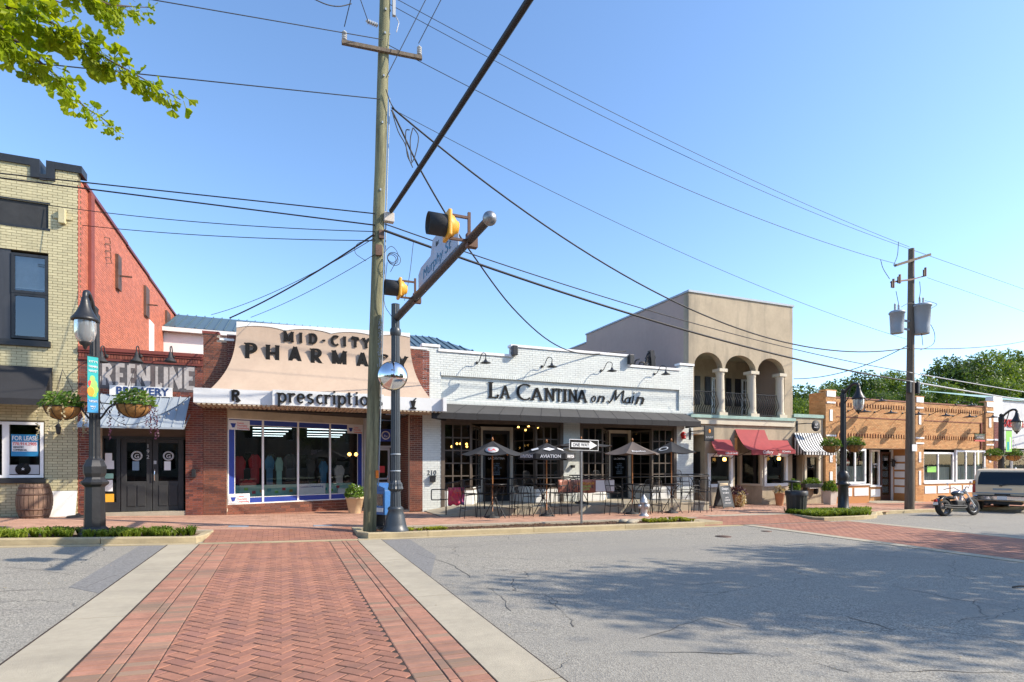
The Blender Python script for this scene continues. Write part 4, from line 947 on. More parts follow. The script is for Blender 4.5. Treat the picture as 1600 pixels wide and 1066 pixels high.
mp_ = X(645.5, fy); MB().prism([(mp_-.1, zc-.17), (mp_+.1, zc-.17), (mp_+.1, zc-.13), (mp_+.04, zc-.1), (mp_+.09, zc+.1), (mp_-.09, zc+.1), (mp_-.04, zc-.1), (mp_-.1, zc-.13)], fy-.03, fy-.001).prism([(mp_+.0, zc+.101), (mp_+.04, zc+.101), (mp_+.12, zc+.19), (mp_+.07, zc+.19)], fy-.03, fy-.001).build('mortar_and_pestle', M['letter'], cn)
# angled shop window
wa = Vector((X(356), YF+.1, 0)); wb = Vector((X(567, YF+1.75), YF+1.75, 0)); wd = (wb-wa).normalized(); wL = (wb-wa).length
zw0, zw1 = .42, 3.1
uv_ = [0, .27, .55, .8, 1]
ug = (356, 411, 466, 516, 567)
def spar(u):                       # distance along the slanted window for pixel column u
    k = math.tan(YAW+math.atan((u-800)/FP)); return (k*wa.y-wa.x)/(wd.x-k*wd.y)
sp = [spar(u) for u in ug]
for i in range(4):
    window(B3, sp[i], zw0, sp[i+1], zw1, .06, 1, 1, M['white2'], M['glassp'], fw=.03, name='window', org=wa, ux=wd)
n_ = Vector((wd.y, -wd.x, 0)); T = Matrix(((wd.x, -n_.x, 0, wa.x), (wd.y, -n_.y, 0, wa.y), (0, 0, 1, 0), (0, 0, 0, 1)))
mb = MB(T); a, b, c, d = sp[0]+.035, sp[-1]-.035, zw0+.035, zw1-.03
bw_ = .16; mb.box(a, .02, c, a+bw_, .026, d); mb.box(b-bw_*.9, .02, c, b, .026, d); mb.box(a+bw_, .02, c, b-bw_, .0265, c+bw_); mb.box(a+bw_, .02, d-bw_, b-bw_, .0265, d)
mb.build('blue_border', M['blue'], B3)
mb = MB(T); e = bw_+.004
for q in ((a+bw_, c+e, a+bw_+.02, d-e), (b-bw_-.02, c+e, b-bw_, d-e), (a+bw_, c+bw_, b-bw_, c+bw_+.02), (a+bw_, d-bw_-.02, b-bw_, d-bw_)): mb.box(q[0], .012, q[1], q[2], .0188, q[3])
mb.build('white_line', M['white'], B3)
for s0, z_, w_ in ((sp[0]+.02, zw1-.36, .62), (sp[0]+.02, zw0+.03, .62), (sp[-1]-.62, zw1-.33, .6)):
    o = MB(T).box(s0, -.012, z_, s0+w_, .0, z_+.3).build('window_badge', M['poster'], B3)
    MB(T).prism([(s0+.05, z_+.2), (s0+.1, z_+.07), (s0+.17, z_+.07), (s0+.21, z_+.2)], -.018, -.0125).build('mortar_mark', M['blue'], o)
    P = T @ Vector((s0+.25, -.014, z_+.19)); text('Custom\nPrescription\nCompounding', P, .08, M['pred'], o, ux=wd, align='LEFT', width=w_-.28)
brick_wall(B3, -.03, wL+.02, .02, zw0-.005, [], M['bbrick'], M['bmortar'], org=(wa.x, wa.y-.02, 0), ux=wd, C=.1, L=.32, pieces=120)
MB(T).box(-.02, -.0, zw1+.001, wL+.02, .2, fz0+.06).build('window_head', pm('cream head', (.5, .44, .33), .6), B3)
# door wall, recessed
yd = YF+1.75; d0, d1 = X(570, yd), X(636, yd); dt = Z(600, 700, yd); zf = .1
mb = MB()
for u0, u1 in ((568, 573), (585, 588), (632, 637)): mb.box(X(u0, yd), yd, zf, X(u1, yd), yd+.08, fz0+.05)
mb.box(X(573, yd), yd, dt, X(632, yd), yd+.08, dt+.08); mb = mb.build('door_frame', M['gray'], B3)
for u0, u1 in ((588, 609.5), (610.5, 632)):
    xa, xb = X(u0, yd)+.01, X(u1, yd)-.01; d = MB(); d.box(xa, yd+.01, zf, xa+.07, yd+.06, dt-.01); d.box(xb-.07, yd+.01, zf, xb, yd+.06, dt-.01); d.box(xa+.07, yd+.01, zf, xb-.07, yd+.06, zf+.12); d.box(xa+.07, yd+.01, dt-.09, xb-.07, yd+.06, dt-.01); d.box(xa+.07, yd+.01, zf+1.0, xb-.07, yd+.06, zf+1.06)
    d = d.build('door', M['gray'], B3); MB().quad((xa+.07, yd+.03, zf+.12), (xb-.07, yd+.03, zf+.12), (xb-.07, yd+.03, dt-.09), (xa+.07, yd+.03, dt-.09)).build('pane', M['glassd'], d)
    if u0 < 600:
        MB().tube([(xb-.09, yd, zf+.95), (xb-.09, yd-.05, zf+.97), (xb-.09, yd-.05, zf+1.2), (xb-.09, yd, zf+1.22)], .012, 6).build('handle', M['chrome'], d)
        MB().box(xa+.1, yd+.02, zf+1.25, xa+.3, yd+.025, zf+1.5).build('notice', M['pred'], d)
        MB().box(xa+.1, yd+.02, zf+.6, xa+.4, yd+.025, zf+.9).build('notice', M['poster'], d)
MB().quad((X(573, yd), yd+.05, dt+.08), (X(632, yd), yd+.05, dt+.08), (X(632, yd), yd+.05, fz0), (X(573, yd), yd+.05, fz0)).build('transom_pane', M['glassd'], B3)
MB().quad((X(573, yd), yd+.05, zf), (X(585, yd), yd+.05, zf), (X(585, yd), yd+.05, dt), (X(573, yd), yd+.05, dt)).build('side_pane', M['glassd'], B3)
sg_ = MB().box(X(593.5, yd-.1), yd-.12, Z(600, 690, yd), X(611.5, yd-.1), yd-.1, Z(600, 671, yd)).build('square_sign', M['blue'], B3, bevel=.01)
T2 = Matrix.Translation(((X(593.5, yd-.1)+X(611.5, yd-.1))/2, yd-.122, Z(600, 680.5, yd))) @ Matrix.Rotation(math.pi/2, 4, 'X'); o = MB(T2).lathe([(.12, 0), (.16, 0), (.16, .004), (.12, .004), (.12, 0)], (0, 0, 0), 24, cap=False); o.build('ring', M['poster'], sg_)
text('Rx', ((X(593.5, yd-.1)+X(611.5, yd-.1))/2, yd-.126, Z(600, 683.5, yd)), .13, M['poster'], sg_)
MB().slab([(X(570, yd)-.3, yd-.8), (X(640), yd-1.7), (X(640), yd+.1), (X(570, yd), yd+.1)], -.2, .085).build('threshold', M['conc'], B3)
# interior: closed dark room, tube lights, clothes, display cloth
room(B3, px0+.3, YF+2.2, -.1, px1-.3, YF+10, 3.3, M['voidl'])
mb = MB()   # side closures between slanted window and room
mb.add([(wa.x-.05, wa.y+.3, -.1), (wa.x-.05, YF+2.2, -.1), (wa.x-.05, YF+2.2, 3.4), (wa.x-.05, wa.y+.3, 3.4)], [(0, 1, 2, 3)]); mb.add([(wa.x-.05, wa.y, 3.35), (X(640), wa.y, 3.35), (X(640), YF+2.2, 3.35), (wa.x-.05, YF+2.2, 3.35)], [(0, 3, 2, 1)]); mb.add([(wa.x-.05, wa.y+.2, .0), (X(567), YF+2.2, .0), (wa.x-.05, YF+2.2, .0)], [(0, 1, 2)]); mb.build('interior_ceiling', M['voidl'], B3)
for k in range(4):
    y_ = YF+3.0+k*2.1
    for a, b in ((X(395, y_), X(395, y_)+1.3), (X(480, y_), X(480, y_)+1.5)): MB().bar((a, y_, 2.98), (b, y_, 2.98), .05, .03).build('tube_light', M['tube'], B3)
def shirt(x, y, z, w_, h, m_, rot=0):
    w_ *= .74; p = [(-.18, .5), (-.08, .5), (0, .46), (.08, .5), (.18, .5), (.42, .3), (.36, .02), (.28, .05), (.27, -.5), (-.27, -.5), (-.28, .05), (-.36, .02), (-.42, .3)]
    mb = MB(Matrix.Translation((x, y, z)) @ Matrix.Rotation(rot, 4, 'Z')); mb.prism([(a*w_, b*h) for a, b in p], -.05, .05); return mb.build('shirt', m_, B3, bevel=.02)
for u, v, w_, h, m_, y_ in ((374, 735, .62, .95, 'shirtr', YF+1.5), (398, 733, .66, 1.0, 'shirtr', YF+1.6), (388, 768, .8, .8, 'shirtr', YF+1.1), (421, 735, .5, 1.0, 'shirtb', YF+1.8), (436, 737, .42, 1.0, 'mint', YF+1.9), (453, 731, .75, .95, 'black', YF+1.85), (486, 738, .5, .9, 'voidl', YF+2.1), (505, 740, .5, .9, 'shirtb', YF+2.15), (530, 744, .6, .8, 'planter', YF+2.15)):
    shirt(X(u, y_), y_, Z(u, v, y_), w_, h, M[m_], .15)
mb = MB(T); mb.box(.3, .55, .15, wL-.1, .62, .98); mb.box(.3, .35, .15, wL-.1, .55, .5); mb.build('display_cloth', M['mint'], B3)
for k in range(14):
    q = T @ Vector((.7+k*(wL-1.4)/13, .545, .86-.12*abs(math.sin(k*1.2)))); MB().cb(q, (.11, .02, .09), math.atan2(wd.y, wd.x)).build('paper_lantern', M[('pgreen', 'pred', 'yel', 'teal')[k % 4]], B3)
q = T @ Vector((sp[2]+.45, .12, .75)); o = MB(T).box(sp[2]+.05, .1, .55, sp[2]+1.0, .12, 1.0).build('window_card', M['poster'], B3)
text('Custom Compounding', T @ Vector((sp[2]+.52, .095, .88)), .09, M['blue'], o, ux=wd, width=.8)
MB(T).box(sp[3]+.35, .12, .5, sp[3]+.8, .2, .8).build('window_card', M['poster'], B3)
for a in (0, .25): q = Vector((X(546, YF+3)+a, YF+3, Z(546, 710, YF+3))); MB().ball(q, .07, 8).build('wall_lamp', M['bulb'], B3)
MB().box(px0, YF+.3, 4.0, px1, YF+10, 4.1).build('roof', M['voidl'], B3)
# ------------------------------------------------ metal roofed building behind
B0 = thing('metal_roof_building', 'long building behind the shops with a blue grey standing seam hip roof', 'building', (0, 32, 0))
yb = 31.0; r0 = A(282, 493, 35); r1 = A(676, 526, 35); e0 = A(250, 520, yb); e1 = A(742, 549, yb)
ze = e1.z; zr = (r0.z+r1.z)/2
mb = MB(); mb.add([(e0.x-4, yb, ze), (e1.x, yb, ze), (r1.x, 35, zr), (r0.x-3, 35, zr), (e1.x, 39, ze), (e0.x-4, 39, ze)], [(0, 1, 2, 3), (1, 4, 2), (3, 2, 4, 5)]); rf = mb.build('roof', M['seam'], B0)
mb = MB(); x_ = e0.x-4
while x_ < e1.x:
    t = 1 if x_ < r1.x else max(0, (e1.x-x_)/(e1.x-r1.x)); mb.bar((x_, yb, ze+.03), (x_, yb+4*t, ze+(zr-ze)*t+.03), .04, .06); x_ += .42
mb.build('standing_seam', M['seam'], rf, kind='stuff')
MB().box(e0.x-3.8, yb+.3, -.3, e1.x-.3, 38.7, ze-.02).build('wall', M['white'], B0); MB().box(e0.x-4, yb-.05, ze-.22, e1.x+.05, yb+.05, ze-.021).build('fascia_board', M['white'], B0)
# ------------------------------------------------ 4 white brick restaurant
B4 = thing('restaurant', 'white painted brick restaurant with black wall lamps and a long charcoal awning', 'building', (10.5, YF, 0))
qx0, qx1 = px1+.004, X(1083); azt = 3.8
bayA = (X(689), -.2, X(880), 3.3); bayB = (X(906), -.2, X(1057), 3.3)
pan = (X(689), 3.93, X(1061), 4.8)
xt = [X(686), X(799), X(981), X(1062)]
def top4(s): return 5.78 if s < xt[0] else 5.64 if s < xt[1] else 6.02 if s < xt[2] else 5.62 if s < xt[3] else 5.86
brick_wall(B4, qx0, qx1, 0, 6.1, [bayA, bayB, pan], M['wbrick'], M['wmortar'], pieces=0, proud=.007, top=(top4, xt), C=.08, L=.23)
brick_wall(B4, pan[0], pan[2], pan[1], pan[3], [], M['wbrick'], M['wmortar'], org=(0, YF+.07, 0), pieces=0, proud=.006, C=.08, L=.23, thick=.1)
mb = MB()
for a, b, z in ((qx0, xt[0], 5.78), (xt[0], xt[1], 5.64), (xt[1], xt[2], 6.02), (xt[2], xt[3], 5.62), (xt[3], qx1, 5.86)): mb.box(a-.03, YF-.05, z+.001, b+.03*(z > 5.7), YF+.3, z+.09)
mb.build('coping', M['white2'], B4)
mb = MB(); x_ = pan[0]
while x_ < pan[2]: mb.box(x_, YF-.03, 4.805, x_+.07, YF-.0075, 4.93); x_ += .08
mb.build('soldier_course', M['wbrick'], B4, kind='stuff')
MB().box(qx0+.004, YF+.3, 5.2, qx1, 46, 5.3).build('roof', M['voidl'], B4)
# lettering
def place(ch, u0, u1, v0, v1, y, d, parent, wt, wn, serif, mat=None, shear=0, dz0=0):
    mb, w_ = letter_mb(ch, 1, wt, wn, .0, serif, shear); xs_ = [q[0] for q in mb.v]; a, b = min(xs_), max(xs_); xa, xb = X(u0, y), X(u1, y); z0, z1 = Z((u0+u1)/2, v1, y), Z((u0+u1)/2, v0, y)
    zs_ = [q[2] for q in mb.v]; c, e = min(zs_), max(zs_)
    mb.v = [(xa+(q[0]-a)/(b-a)*(xb-xa), y+q[1]*(d/.01 if 0 else 1)-(d if q[1] < -.00001 or True else 0), z0+(q[2]-c)/(e-c)*(z1-z0)) for q in mb.v]
    return mb
def raised(ch, u0, u1, v0, v1, y, d, parent, wt=.17, wn=.08, serif=.14, mat=None, shear=0):
    mb, w_ = letter_mb(ch, 1, wt, wn, 1.0, serif, shear); xs_ = [q[0] for q in mb.v]; a, b = min(xs_), max(xs_); xa, xb = X(u0, y), X(u1, y); z0, z1 = Z((u0+u1)/2, v1, y), Z((u0+u1)/2, v0, y)
    zs_ = [q[2] for q in mb.v]; c, e = min(zs_), max(zs_)
    mb.v = [(xa+(q[0]-a)/(b-a)*(xb-xa), y-.012+q[1]*d+(q[1] < -1 and 0), z0+(q[2]-c)/(e-c)*(z1-z0)) for q in mb.v]
    return mb.build('letter', mat or M['letter'], parent)
yp = YF+.06
for ch, u0, u1, v0, v1 in (('L', 762.5, 780, 597.5, 622), ('A', 780.5, 797.5, 602, 622.8), ('C', 806.5, 829, 600, 625), ('A', 828, 849, 606, 626), ('N', 850, 867, 606, 627), ('T', 867, 878.5, 607, 627.5), ('I', 879, 886, 608, 627.8), ('N', 887, 902, 608, 628), ('A', 900, 918, 609, 629)):
    raised(ch, u0, u1, v0, v1, yp, .025, B4, .13 if ch == 'C' else .17, .06, .16)
for ch, u0, u1, v0, v1 in (('o', 923.5, 931, 618.5, 628.5), ('n', 932.5, 945, 618.5, 629), ('Q', 948.5, 977, 609, 631), ('a', 975.5, 986, 620, 630.5), ('i', 987, 991, 613, 631), ('n', 992, 1006.5, 620, 632)):
    raised(ch, u0, u1, v0, v1, yp, .025, B4, .125 if ch != 'Q' else .08, .06 if ch != 'Q' else .045, 0, shear=.25 if ch != 'Q' else 0)
for u, v in ((745, 567), (846.5, 573), (939, 579.5), (1022, 584.5)): gooseneck(B4, X(u), YF-.01, Z(u, v), reach=.6, rise=.28, r=.2, hs=.16, dx=.12)
for u0, u1, v0, v1 in ((798, 806, 541, 556), (979.5, 986.5, 555, 569.5)): MB().box(X(u0), YF-.22, Z(u0, v1), X(u1), YF-.02, Z(u0, v0)).build('speaker_box', M['black'], B4, bevel=.02)
MB().lathe([(.0, 0), (.09, 0), (.1, .05), (.06, .1), (0, .1)], (X(1066), YF-.1, Z(1066, 686)), 16).build('alarm_body', M['red'], B4)
T = Matrix.Translation((X(1067), YF-.012, Z(1067, 679.5))) @ Matrix.Rotation(math.pi/2, 4, 'X')
al = MB(T).lathe([(0, 0), (.13, 0), (.13, .04), (.06, .1), (0, .1)], (0, 0, 0), 20).build('alarm_bell', M['red'], B4); MB(T).lathe([(0, .101), (.04, .101), (.03, .125), (0, .125)], (0, 0, 0), 14).build('alarm_lens', M['white2'], al)
# awning
ay = YF-1.0; aw0, aw1 = X(674, ay), X(1095, ay); az0, az1 = 3.19, 3.4
ta, tb = X(697), X(1070)
mb = MB(); n = 14
for k in range(n):
    s0, s1 = k/n, (k+1)/n
    mb.add([(ta+(tb-ta)*s0, YF-.02, azt), (ta+(tb-ta)*s1, YF-.02, azt), (aw0+(aw1-aw0)*s1, ay, az1), (aw0+(aw1-aw0)*s0, ay, az1)], [(0, 3, 2, 1)])
    MB().box(aw0+(aw1-aw0)*s0+.004, ay-.012, az0+R.uniform(-.006, .006), aw0+(aw1-aw0)*s1-.004, ay-.002, az1-.003).build('awning_valance', M['awnb'], B4)
aw = mb.build('awning', M['awng'], B4, solid=.01)
for k in range(n+1): s0 = k/n; MB().bar((ta+(tb-ta)*s0, YF-.02, azt+.006), (aw0+(aw1-aw0)*s0, ay, az1+.006), .02, .01).build('awning_seam', M['awnb'], aw)
MB().add([(ta, YF-.02, azt), (aw0, ay, az1), (aw0, ay, az0), (ta, YF-.02, az0)], [(0, 1, 2, 3)]).add([(tb, YF-.02, azt), (aw1, ay, az1), (aw1, ay, az0), (tb, YF-.02, az0)], [(0, 3, 2, 1)]).build('awning_side', M['awnb'], B4)
# pier trims and storefront bays
zd = .22           # deck level
def bay(x0, x1, uw, ur, ud, ua, ub, fl):
    """window | angled return | recessed door | angled windows | window"""
    yb = YF+.12; yr = YF+1.5
    fr = MB(); fr.box(x0, YF-.02, zd-.3, x0+.14, YF+.2, 3.3); fr.box(x1-.14, YF-.02, zd-.3, x1, YF+.2, 3.3); fr.box(x0+.14, YF, 3.14, x1-.14, YF+.2, 3.3); fr.build('bay_frame', M['brown'], B4)
    zb = zd+.5
    W0, W1 = X(uw[0]), X(uw[1]); window(B4, W0, zb, W1, 3.14, yb, 3, 5, M['brown'], M['glassd'], fw=.07, mw=.045)
    MB().box(W0, YF+.03, zd-.3, W1, YF+.15, zb-.002).build('stall_wall', M['white'], B4)
    # angled side window into the recess
    D0, D1 = X(ud[0], yr), X(ud[1], yr); a = Vector((W1+.02, yb+.02, 0)); b = Vector((D0, yr, 0)); L_ = (b-a).length
    window(B4, 0, zb, L_, 3.1, .04, 2, 5, M['brown'], M['glassd'], fw=.06, mw=.04, org=a, ux=b-a)
    # door
    dm = MB(); dm.box(D0, yr, zd-.1, D0+.09, yr+.08, 3.14); dm.box(D1-.12, yr-.04, zd-.1, D1, yr+.08, 3.14); dm.box(D0+.09, yr, 3.0, D1-.12, yr+.08, 3.14)
    fo = dm.build('door_frame', M['cream'], B4)
    d = MB(); xa, xb = D0+.1, D1-.13; d.box(xa, yr+.01, zd-.05, xa+.1, yr+.06, 2.99); d.box(xb-.1, yr+.01, zd-.05, xb, yr+.06, 2.99); d.box(xa+.1, yr+.01, zd-.05, xb-.1, yr+.06, zd+.2); d.box(xa+.1, yr+.01, 2.85, xb-.1, yr+.06, 2.99); d = d.build('door', M['black'], B4)
    MB().quad((xa+.1, yr+.03, zd+.2), (xb-.1, yr+.03, zd+.2), (xb-.1, yr+.03, 2.85), (xa+.1, yr+.03, 2.85)).build('pane', M['glassd'], d)
    text('LA CANTINA', ((xa+xb)/2, yr-.002, 1.85), .13, M['poster'], d, width=(xb-xa)*.62)
    text('on Main\nOPEN\nTUES - SUN\n11 - 10\nLUNCH\nDINNER', ((xa+xb)/2, yr-.002, 1.66), .085, M['slate'], d)
    # angled windows back out
    c = Vector((X(ua[1]), yb+.02, 0)); e = Vector((D1+.02, yr, 0)); L_ = (c-e).length
    window(B4, 0, zb, L_, 3.1, .04, 2, 5, M['brown'], M['glassd'], fw=.07, mw=.04, org=e, ux=c-e)
    if ub: 
        W2, W3 = X(ub[0]), X(ub[1]); window(B4, W2, zb, W3, 3.14, yb, 3, 5, M['brown'], M['glassd'], fw=.07, mw=.045)
        MB().box(W2, YF+.03, zd-.3, W3, YF+.15, zb-.002).build('stall_wall', M['white'], B4)
    for p, q in ((a, b), (e, c)):
        mb = MB(); dd = (q-p).normalized(); nn = Vector((dd.y, -dd.x, 0))*.0; mb.bar((p.x, p.y+.05, zb/2+.1), (q.x, q.y+.05, zb/2+.1), .08, zb-.02); mb.build('stall_wall', M['white'], B4)
    MB().slab([(W1, YF), (x1 if not ub else X(ub[0]), YF), (D1+.1, yr+.1), (D0-.1, yr+.1)], zd-.3, zd-.02).build('threshold', M['conc'], B4)
    MB().add([(x0, YF+.2, 3.31), (x1, YF+.2, 3.31), (x1, yr+.1, 3.31), (x0, yr+.1, 3.31)], [(0, 1, 2, 3)]).build('ceiling', M['cream'], B4)
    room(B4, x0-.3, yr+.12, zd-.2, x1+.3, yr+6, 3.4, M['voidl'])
    mb = MB()
    for xx in (x0+.0, x1): mb.add([(xx, YF+.2, zd-.2), (xx, yr+.2, zd-.2), (xx, yr+.2, 3.3), (xx, YF+.2, 3.3)], [(0, 1, 2, 3)])
    mb.build('reveal', M['voidl'], B4)
bay(bayA[0], bayA[2], (692, 738), 0, (751, 801), (806, 838), (838, 875), 0)
bay(bayB[0], bayB[2], (909, 944), 0, (951, 985), (988, 1020), (1020, 1053), 0)
for u, v, y_ in ((706, 698, YF+2.2), (714, 693.5, YF+2.4), (719.5, 693.5, YF+2.3), (729, 694, YF+2.3), (729.5, 698, YF+2.5), (810, 668, YF+2.2), (821, 672, YF+2.0), (840, 668, YF+2.4), (823, 661, YF+2.3), (826, 667, YF+2.6), (941, 676, YF+2.3)):
    MB().ball(A(u, v, y_), .05, 6).build('pendant_bulb', M['bulb'], B4)
text('210', (X(674.5), YF-.014, Z(674, 742)), .23, M['blackm'], B4, depth=.008)
mbx = MB().box(X(671.5), YF-.13, Z(675, 753), X(679.5), YF-.01, Z(675, 744)).build('letter_box', M['black'], B4, bevel=.01)
MB().box(X(671), YF-.145, Z(675, 745), X(680), YF-.01, Z(675, 743)).build('lid', M['black'], mbx)
MB().box(X(891), YF-.15, Z(892, 731), X(896), YF-.01, Z(892, 726.5)).build('security_camera', M['black'], B4, bevel=.02)
MB().box(X(883), YF-.02, zd+1.25+.0, X(903), YF-.011, zd+1.27).build('paint_line', M['white2'], B4) if 0 else None
mb = MB()      # curled iron ornament on the parapet
for k in range(9):
    c = A(1012+R.uniform(-14, 8), 566+R.uniform(-9, 8), YF+.6); r = R.uniform(.12, .3); a0 = R.uniform(0, 6)
    mb.tube([(c.x+r*(1-t/14)*math.cos(a0+t*.5), c.y, c.z+r*(1-t/14)*math.sin(a0+t*.5)) for t in range(11)], .035, 5)
mb.tube([A(990, 574, YF+.6), A(1003, 572, YF+.6), A(1025, 577, YF+.6), A(1030, 576, YF+.6)], .05, 6); mb.bar(A(1017, 548, YF+.6), A(1020, 580, YF+.6), .2, .2)
tag(mb.build('roof_ornament', M['iron'], None), 'tangled black iron fixture on the white restaurant parapet beside the stucco wall', 'fixture')
# patio deck
dk = thing('patio_deck', None, None, (5, 17, 0)); dk['kind'] = 'structure'
DX0, DX1, DY = 5.6, 15.25, 16.95
dz = lambda x, y: min(zd, sz(x, 17)+.02+.5*max(0, (x-4.6))*.35)
mb = MB(); n = 30; mb.grid([[(DX0-1+(DX1-DX0+1)*i/n, yy, dz(DX0-1+(DX1-DX0+1)*i/n, 17)) for yy in (DY, YF-.02)] for i in range(n+1)]); mb.grid([[(DX0-1+(DX1-DX0+1)*i/n, DY, z) for z in (sz(DX0-1+(DX1-DX0+1)*i/n, 17)-.05, dz(DX0-1+(DX1-DX0+1)*i/n, 17))] for i in range(n+1)])
mb.quad((DX1, DY, -.3), (DX1, YF-.02, -.3), (DX1, YF-.02, zd), (DX1, DY, zd)); mb.build('deck', M['conc'], dk, solid=0)
# railing
rl = thing('railing', 'black metal patio railing along the front edge of the concrete deck', 'railing', (10, DY, zd))
mb = MB(); ry = DY+.06; RX0, RX1 = X(697, ry), X(1108, ry); h = zd+1.02
def rzt(x): return min(h, dz(x, 17)+.98+.0)
pts = [(RX0+(RX1-RX0)*k/40, ry) for k in range(41)]
MB().tube([(x, y, rzt(x)) for x, y in pts], .022, 6).build('top_rail', M['iron'], rl)
MB().tube([(x, y, rzt(x)-.5) for x, y in pts], .016, 6).build('middle_rail', M['iron'], rl)
for u in (697, 757, 800, 860, 918, 972, 1026, 1064, 1106): x_ = X(u, ry); MB().tube([(x_, ry, dz(x_, 17)-.02), (x_, ry, rzt(x_))], .02, 6).build('post', M['iron'], rl)
z_ = rzt(RX0); MB().tube(curve([(RX0, ry, z_-.18), (RX0-.42, ry, z_-.18), (RX0-.47, ry, z_-.24), (RX0-.47, ry, z_-.45), (RX0-.42, ry, z_-.5), (RX0, ry, z_-.5)], 4), .018, 6).build('end_loop', M['iron'], rl)
MB().tube([(RX1, ry, h), (RX1, YF-.05, h)], .02, 6).build('side_rail', M['iron'], rl)
# banners on the railing
def banner(u0, u1, v0, v1, label, cols, seed):
    rnd = random.Random(seed); xa, xb = X(u0, ry-.05), X(u1, ry-.05); z0, z1 = Z(u0, v1, ry-.05), Z(u0, v0, ry-.05)
    m, t, b = mk('printed banner'); P = nd(t, 'ShaderNodeTexCoord').outputs['Object']; n1 = noi(t, 2.3, 4, P); n2 = noi(t, 4.1, 3, P)
    c = mixc(t, ramp(t, n1, [(.42, 0), (.52, 1)]), cols[0], cols[1]); c = mixc(t, ramp(t, n2, [(.52, 0), (.58, 1)]), c, cols[2]); t.links.new(c, b.inputs['Base Color']); b.inputs['Roughness'].default_value = .5
    mb = MB(); mb.s = 1; n = 24; mb.grid([[(xa+(xb-xa)*i/n, ry-.05+.02*math.sin(i*1.1+j), z0+(z1-z0)*j/6-.02*math.sin(i*.6)*(1-j/6)) for j in range(7)] for i in range(n+1)])
    return tag(mb.build('banner', m, solid=.004), label, 'banner'), xa, xb, z0, z1
o, xa, xb, z0, z1 = banner(700, 726, 762, 790, 'square pink and blue printed banner tied to the left end of the railing', ((.04, .05, .2), (.5, .04, .1), (.5, .12, .1)), 1)
text('ATL', ((xa+xb)/2, ry-.09, z0+.5*(z1-z0)), .2, M['pred'], o)
o, xa, xb, z0, z1 = banner(872, 959, 750, 771, 'long food photo banner with white right end draped over the railing', ((.06, .03, .025), (.45, .18, .12), (.3, .1, .06)), 5)
MB().box(xa+(xb-xa)*.66, ry-.085, z0+.03, xb, ry-.075, z1-.03).build('white_panel', M['poster'], o, bevel=.0)
text('HAPPY HOUR', (xa+(xb-xa)*.48, ry-.085, z0+.62*(z1-z0)), .11, M['yel'], o); text('MON-FRI\n3-6 PM', (xa+(xb-xa)*.48, ry-.085, z0+.4*(z1-z0)), .1, M['pgreen'], o)
# ------------------------------------------------ 5 stucco building with the arched balcony
B5 = thing('stucco_building', 'two storey tan stucco building with three arched balcony openings and columns', 'building', (20, YF, -.1))
sx0, sx1, sx2 = X(1076), X(1238.5), X(1286); ztop = 9.02; zfl = 3.78; zsp = 5.86
ax = [(X(1084.5), X(1129)), (X(1133), X(1181)), (X(1184), X(1226))]
# upper wall with three arches
mb = MB()
def arcpts(a, b, z, rise, n=20): return [((a+b)/2+(b-a)/2*math.cos(math.pi*k/n), z+rise*math.sin(math.pi*k/n)) for k in range(n+1)]
top_poly = [(sx0, ztop), (sx0, zsp), (ax[0][0], zsp)]
poly = [(sx1, ztop), (sx0, ztop), (sx0, zsp)]
for a, b in ax: poly += arcpts(a, b, zsp, .66)[::-1]
poly += [(sx1, zsp)]
mb.prism(poly, YF, YF+.32)
mb.box(sx0, YF, zfl+.02, ax[0][0], YF+.32, zsp-.001); mb.box(ax[2][1], YF, zfl+.02, sx1, YF+.32, zsp-.001)
mb.build('front_wall', M['stucco'], B5)
MB().box(sx0-.04, YF-.05, ztop+.001, sx1+.05, YF+.34, ztop+.09).build('parapet_cap', M['galv'], B5)
mb = MB().box(sx0, YF+.321, 5, sx0+.25, 27.75, ztop); mb.box(sx0, 27.751, 5, sx0+.25, 36, 8.55); mb.box(sx1-.25, YF+.321, zfl+.02, sx1, 34, ztop-.01); mb.build('side_wall', M['stuccop'], B5)
MB().box(sx0-.04, YF+.34, ztop+.001, sx0+.3, 27.8, ztop+.08).box(sx0-.04, 27.8, 8.551, sx0+.3, 36, 8.63).build('side_cap', M['galv'], B5)
MB().box(sx0+.25, YF+3.5, 8.4, sx1-.25, 34, 8.5).build('roof', M['voidl'], B5)
# balcony: floor, back wall, vaults, doors
by = YF+2.3
bk = MB().box(sx0+.25, by, zfl, sx1-.25, by+.2, 7.2).build('balcony_back_wall', M['stucco'], B5)
MB().box(sx0+.25, YF+.32, 6.75, sx1-.25, by, 6.85).build('balcony_ceiling', M['stucco'], B5)
MB().box(sx0-.01, YF-.16, zfl-.12, sx1+.03, by+.2, zfl+.015).build('balcony_floor', M['copper'], B5)
def shut(x0, x1, z0, z1, par):
    s = MB().box(x0, by-.06, z0, x1, by-.02, z1); k = z0+.08
    while k < z1-.1: s.box(x0+.05, by-.075, k, x1-.05, by-.0605, k+.045); k += .075
    s.build('shutter', M['black'], par)
for u0, u1 in ((1084, 1093), (1101, 1109.5), (1134, 1141.5), (1148, 1156.5), (1186, 1188)): shut(X(u0, by), X(u1, by), zfl+.75 if u0 == 1084 or u0 == 1134 or u0 > 1100 and u0 < 1103 else zfl+.75, 5.9, B5)
for u0, u1 in ((1110.5, 1120), (1157.5, 1170)):
    o = window(B5, X(u0, by), zfl+.05, X(u1, by), 5.9, by-.01, 2, 4, M['white2'], M['glassd'], fw=.09, mw=.03, name='french_door')
